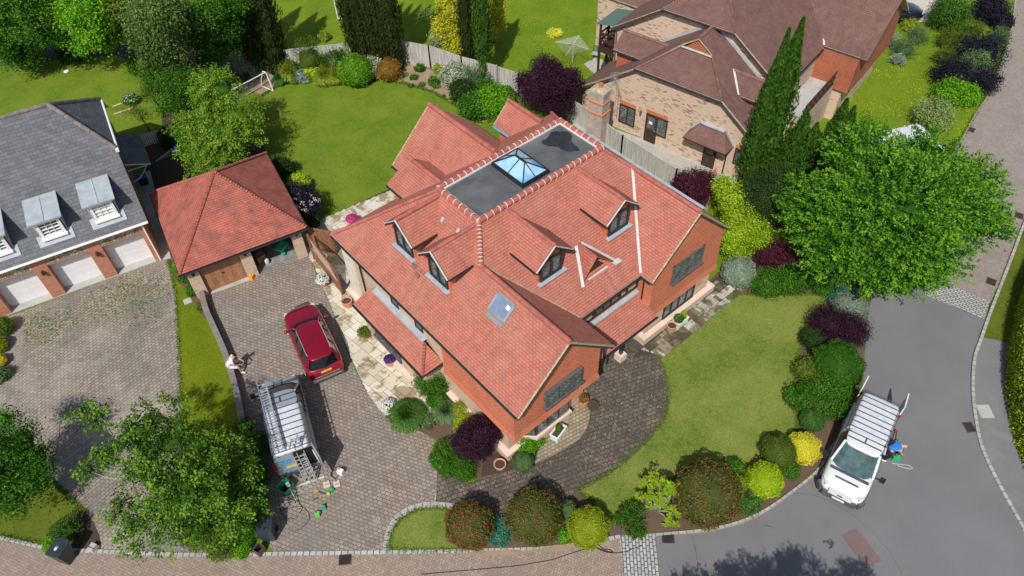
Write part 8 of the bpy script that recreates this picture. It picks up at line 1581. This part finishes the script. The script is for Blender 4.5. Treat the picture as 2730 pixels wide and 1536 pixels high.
# ================================================================ PEOPLE
def skin_mesh(name, chains, mat, parent, sub=2, root_i=0):
    """chains: lists of ((x,y,z), r); a point given twice is the same joint"""
    V = []; R = []; E = []; key = {}
    for ch in chains:
        prev = None
        for (p, r) in ch:
            k_ = tuple(round(c, 3) for c in p)
            if k_ not in key: key[k_] = len(V); V.append(p); R.append(r)
            i = key[k_]
            if prev is not None and prev != i: E.append((prev, i))
            prev = i
    me = bpy.data.meshes.new(name); me.from_pydata(V, E, []); o = bpy.data.objects.new(name, me); COL.objects.link(o); o.parent = parent; me.materials.append(mat)
    md = o.modifiers.new('skin', 'SKIN'); md.use_smooth_shade = True; sk_ = me.skin_vertices[0].data
    for i, r in enumerate(R): sk_[i].radius = (r, r) if not isinstance(r, tuple) else r; sk_[i].use_root = (i == root_i)
    s = o.modifiers.new('sub', 'SUBSURF'); s.levels = sub; s.render_levels = sub
    # apply, so that parts are plain meshes
    dg = bpy.context.evaluated_depsgraph_get(); m2 = bpy.data.meshes.new_from_object(o.evaluated_get(dg)); o.modifiers.clear(); o.data = m2; m2.name = name
    for p in m2.polygons: p.use_smooth = True
    return o
def hand(chs, wrist, dirv, curl=-.4, s=1):
    w_ = Vector(wrist); d = Vector(dirv).normalized(); side = d.cross(Vector((0, 0, 1))).normalized(); up = side.cross(d)
    palm = w_+d*.075; chs.append([(tuple(w_), .024), (tuple(palm), (.036, .018))])
    for i, (o_, l_) in enumerate(((-.03, .075), (-.01, .085), (.011, .08), (.03, .062))):
        a = palm+side*o_+d*.012; b_ = a+d*l_*.5+up*curl*.02; c = b_+d*l_*.4+up*curl*.06; chs.append([(tuple(palm), (.036, .018)), (tuple(a), .010), (tuple(b_), .009), (tuple(c), .008)])
    t0 = w_+d*.03-side*.025*s; t1 = t0+(d*.6-side*.8*s).normalized()*.04; t2 = t1+d*.03; chs.append([(tuple(w_), .024), (tuple(t0), .013), (tuple(t1), .011), (tuple(t2), .009)])
def person(loc, ang, lab, pose, shirt, trous, shoe, hairm, short=False):
    r = empty('person', loc, ang, lab, 'person'); J = pose
    ch = [[(J['pelvis'], .13), (J['waist'], .115), (J['chest'], .135), (J['neck'], .055), (J['headb'], .075), (J['head'], .095), (J['headt'], .07)]]
    for s_ in ('l', 'r'):
        ch.append([(J['chest'], .135), (J['sh'+s_], .06), (J['el'+s_], .043), (J['wr'+s_], .028)]); ch.append([(J['pelvis'], .13), (J['hip'+s_], .09), (J['kn'+s_], .06), (J['an'+s_], .038), (J['toe'+s_], .032)])
        d = Vector(J['wr'+s_])-Vector(J['el'+s_]); hand(ch, J['wr'+s_], d, s=1 if s_ == 'l' else -1)
    skin_mesh('body', ch, M['skin'], r)
    def lerp(a, b_, t): return tuple(a[i]+(b_[i]-a[i])*t for i in range(3))
    c2 = [[(J['pelvis'], .150), (J['waist'], .140), (J['chest'], .160), (lerp(J['chest'], J['neck'], .6), .09)]]
    for s_ in ('l', 'r'): c2.append([(J['chest'], .160), (J['sh'+s_], .078), (lerp(J['sh'+s_], J['el'+s_], .6), .062)])
    skin_mesh('shirt', c2, M[shirt], r)
    c3 = [[(lerp(J['pelvis'], J['waist'], .2), .158), (J['pelvis'], .155)]]
    for s_ in ('l', 'r'): c3.append([(J['pelvis'], .155), (J['hip'+s_], .105), (J['kn'+s_], .078)]+([] if short else [(lerp(J['kn'+s_], J['an'+s_], .9), .055)]))
    skin_mesh('shorts' if short else 'trousers', c3, M[trous], r)
    for s_ in ('l', 'r'): skin_mesh('shoe', [[(lerp(J['an'+s_], J['toe'+s_], -.25), .05), (lerp(J['an'+s_], J['toe'+s_], .3), .052), (J['toe'+s_], .045)]], M[shoe], r)
    h = Vector(J['head']); t = Vector(J['headt']); ax = (t-Vector(J['headb'])).normalized(); f = Vector((1, 0, 0)); f = (f-ax*f.dot(ax)).normalized(); sd_ = ax.cross(f)
    skin_mesh('hair', [[(tuple(h-f*.035-ax*.02), .088), (tuple(h+ax*.03-f*.012), .098), (tuple(t), .082)]], M[hairm], r, 2)
    b = MB()
    for s_ in (-1, 1): c = h+f*.088+sd_*.032*s_+ax*.0; b.lathe([(.001, -.012), (.011, 0), (.001, .012)], tuple(c), 8)
    b.build('eyes', M['cloth_dark'], r); skin_mesh('nose', [[(tuple(h+f*.09-ax*.005), .012), (tuple(h+f*.108-ax*.03), .016)]], M['skin'], r, 1); b = MB(); c = h+f*.088-ax*.055; b.box(tuple(c), (.012, .05, .012)); b.build('mouth', plain('lips', (.4, .15, .12), .6), r)
    for s_ in (-1, 1): skin_mesh('ear', [[(tuple(h+sd_*.092*s_+ax*.01), .012), (tuple(h+sd_*.1*s_-ax*.03), .014)]], M['skin'], r, 1)
    return r
hp_ = W((580+540/18.11)/K, (920+950/18.11)/K, .62); ft = W((580+1130/18.11)/K, (920+1190/18.11)/K, .05); hd = W((580+1030/18.11)/K, (920+580/18.11)/K, 1.12)
ang = atan2(*((ft+hd)/2-hp_)[::-1])
crouch = dict(pelvis=(0, 0, .62), waist=(.10, 0, .80), chest=(.25, 0, 1.0), neck=(.36, 0, 1.13), headb=(.43, 0, 1.18), head=(.48, 0, 1.24), headt=(.52, 0, 1.33), shl=(.25, .19, 1.04), shr=(.25, -.19, 1.04), ell=(.40, .24, .80), elr=(.36, -.26, .80), wrl=(.60, .12, .68), wrr=(.56, -.14, .66), hipl=(.04, .12, .58), hipr=(.04, -.12, .58), knl=(.46, .2, .58), knr=(.46, -.2, .56), anl=(.44, .18, .12), anr=(.48, -.18, .12), toel=(.62, .2, .05), toer=(.66, -.2, .05))
person((float(hp_[0]), float(hp_[1]), 0), ang, 'person in a white T-shirt and pale shorts sitting bent forward on the low grey wall', crouch, 'cloth_white', 'cloth_grey', 'white', 'hair', True)
Qz = lambda x, y, z=0: W((2280+x/8.05)/K, (1120+y/8.05)/K, z)
f2 = Qz(630, 900, .05); kneel = dict(pelvis=(0, 0, .75), waist=(.12, 0, .88), chest=(.32, 0, .98), neck=(.47, 0, 1.02), headb=(.54, 0, 1.03), head=(.62, 0, 1.02), headt=(.70, 0, 1.0), shl=(.36, .18, 1.0), shr=(.36, -.18, .98), ell=(.5, .24, .76), elr=(.46, -.26, .74), wrl=(.62, .14, .58), wrr=(.6, -.16, .56), hipl=(.02, .11, .70), hipr=(.02, -.11, .70), knl=(.2, .15, .42), knr=(.1, -.16, .42), anl=(-.02, .15, .1), anr=(-.1, -.16, .1), toel=(.14, .17, .04), toer=(.06, -.17, .04))
pc = Qz(720, 640, .7); person((float(pc[0]), float(pc[1]), 0), atan2(*(Qz(850, 640, .8)-Qz(690, 640, .8))[::-1]), 'person in a blue top and dark trousers bending forward beside the white van', kneel, 'cloth_blue', 'cloth_dark', 'white', 'hair')
tl_ = Qz(860, 270, 0); tm = Qz(840, 520, .3); te = Qz(800, 690, .35); b = MB(at(tl_)); b.tube([(*tl_, .15), (*tm, .42)], .02, 6, 0); b.tube([(*tm, .42), (*te, .5)], .08, 8, 1); b.lathe([(.05, 0), (.08, .05), (.04, .1)], at(tl_, .1), 8, 1); b.box(at(tm, .42), (.2, .1, .1), 2); simple('strimmer', b, [M['black'], M['redp'], M['orange']], at(tl_), 0, 'red strimmer with a long black shaft held upright beside the white van', 'strimmer')
b = MB(); b.box((0, 0, .15), (.2, .3, .3), 0); b.lathe([(.04, 0), (.04, .05)], (.03, .09, .3), 8, 1); simple('fuel_can', b, [M['green'], M['black']], at(Qz(850, 850)), .6, 'dark green fuel can on the asphalt beside the white van', 'can', bev=.03)
b = MB(); b.box((0, 0, .1), (.26, .2, .18), 0); b.lathe([(.09, 0), (.1, .1), (.04, .16)], (.02, .0, .15), 12, 1); b.bar((.1, 0, .12), (.1, .55, .14), .09, .03, 0); b.box((-.13, .03, .1), (.04, .16, .12), 2); simple('chainsaw', b, [M['black'], M['leadw'], M['orange']], at(Qz(930, 740)), .3, 'black and white chainsaw standing beside the dark green fuel can', 'chainsaw')
rod('rope', 'pale blue rope loop on the asphalt below the dark green fuel can', 'rope', [Qz(*q) for q in [(780, 930), (900, 950), (1040, 960), (1150, 975), (1235, 1040), (1190, 1060), (1050, 1030), (900, 980)]], .012, 'leadw', .02)
# clean up: every top level thing that is not structure carries a category
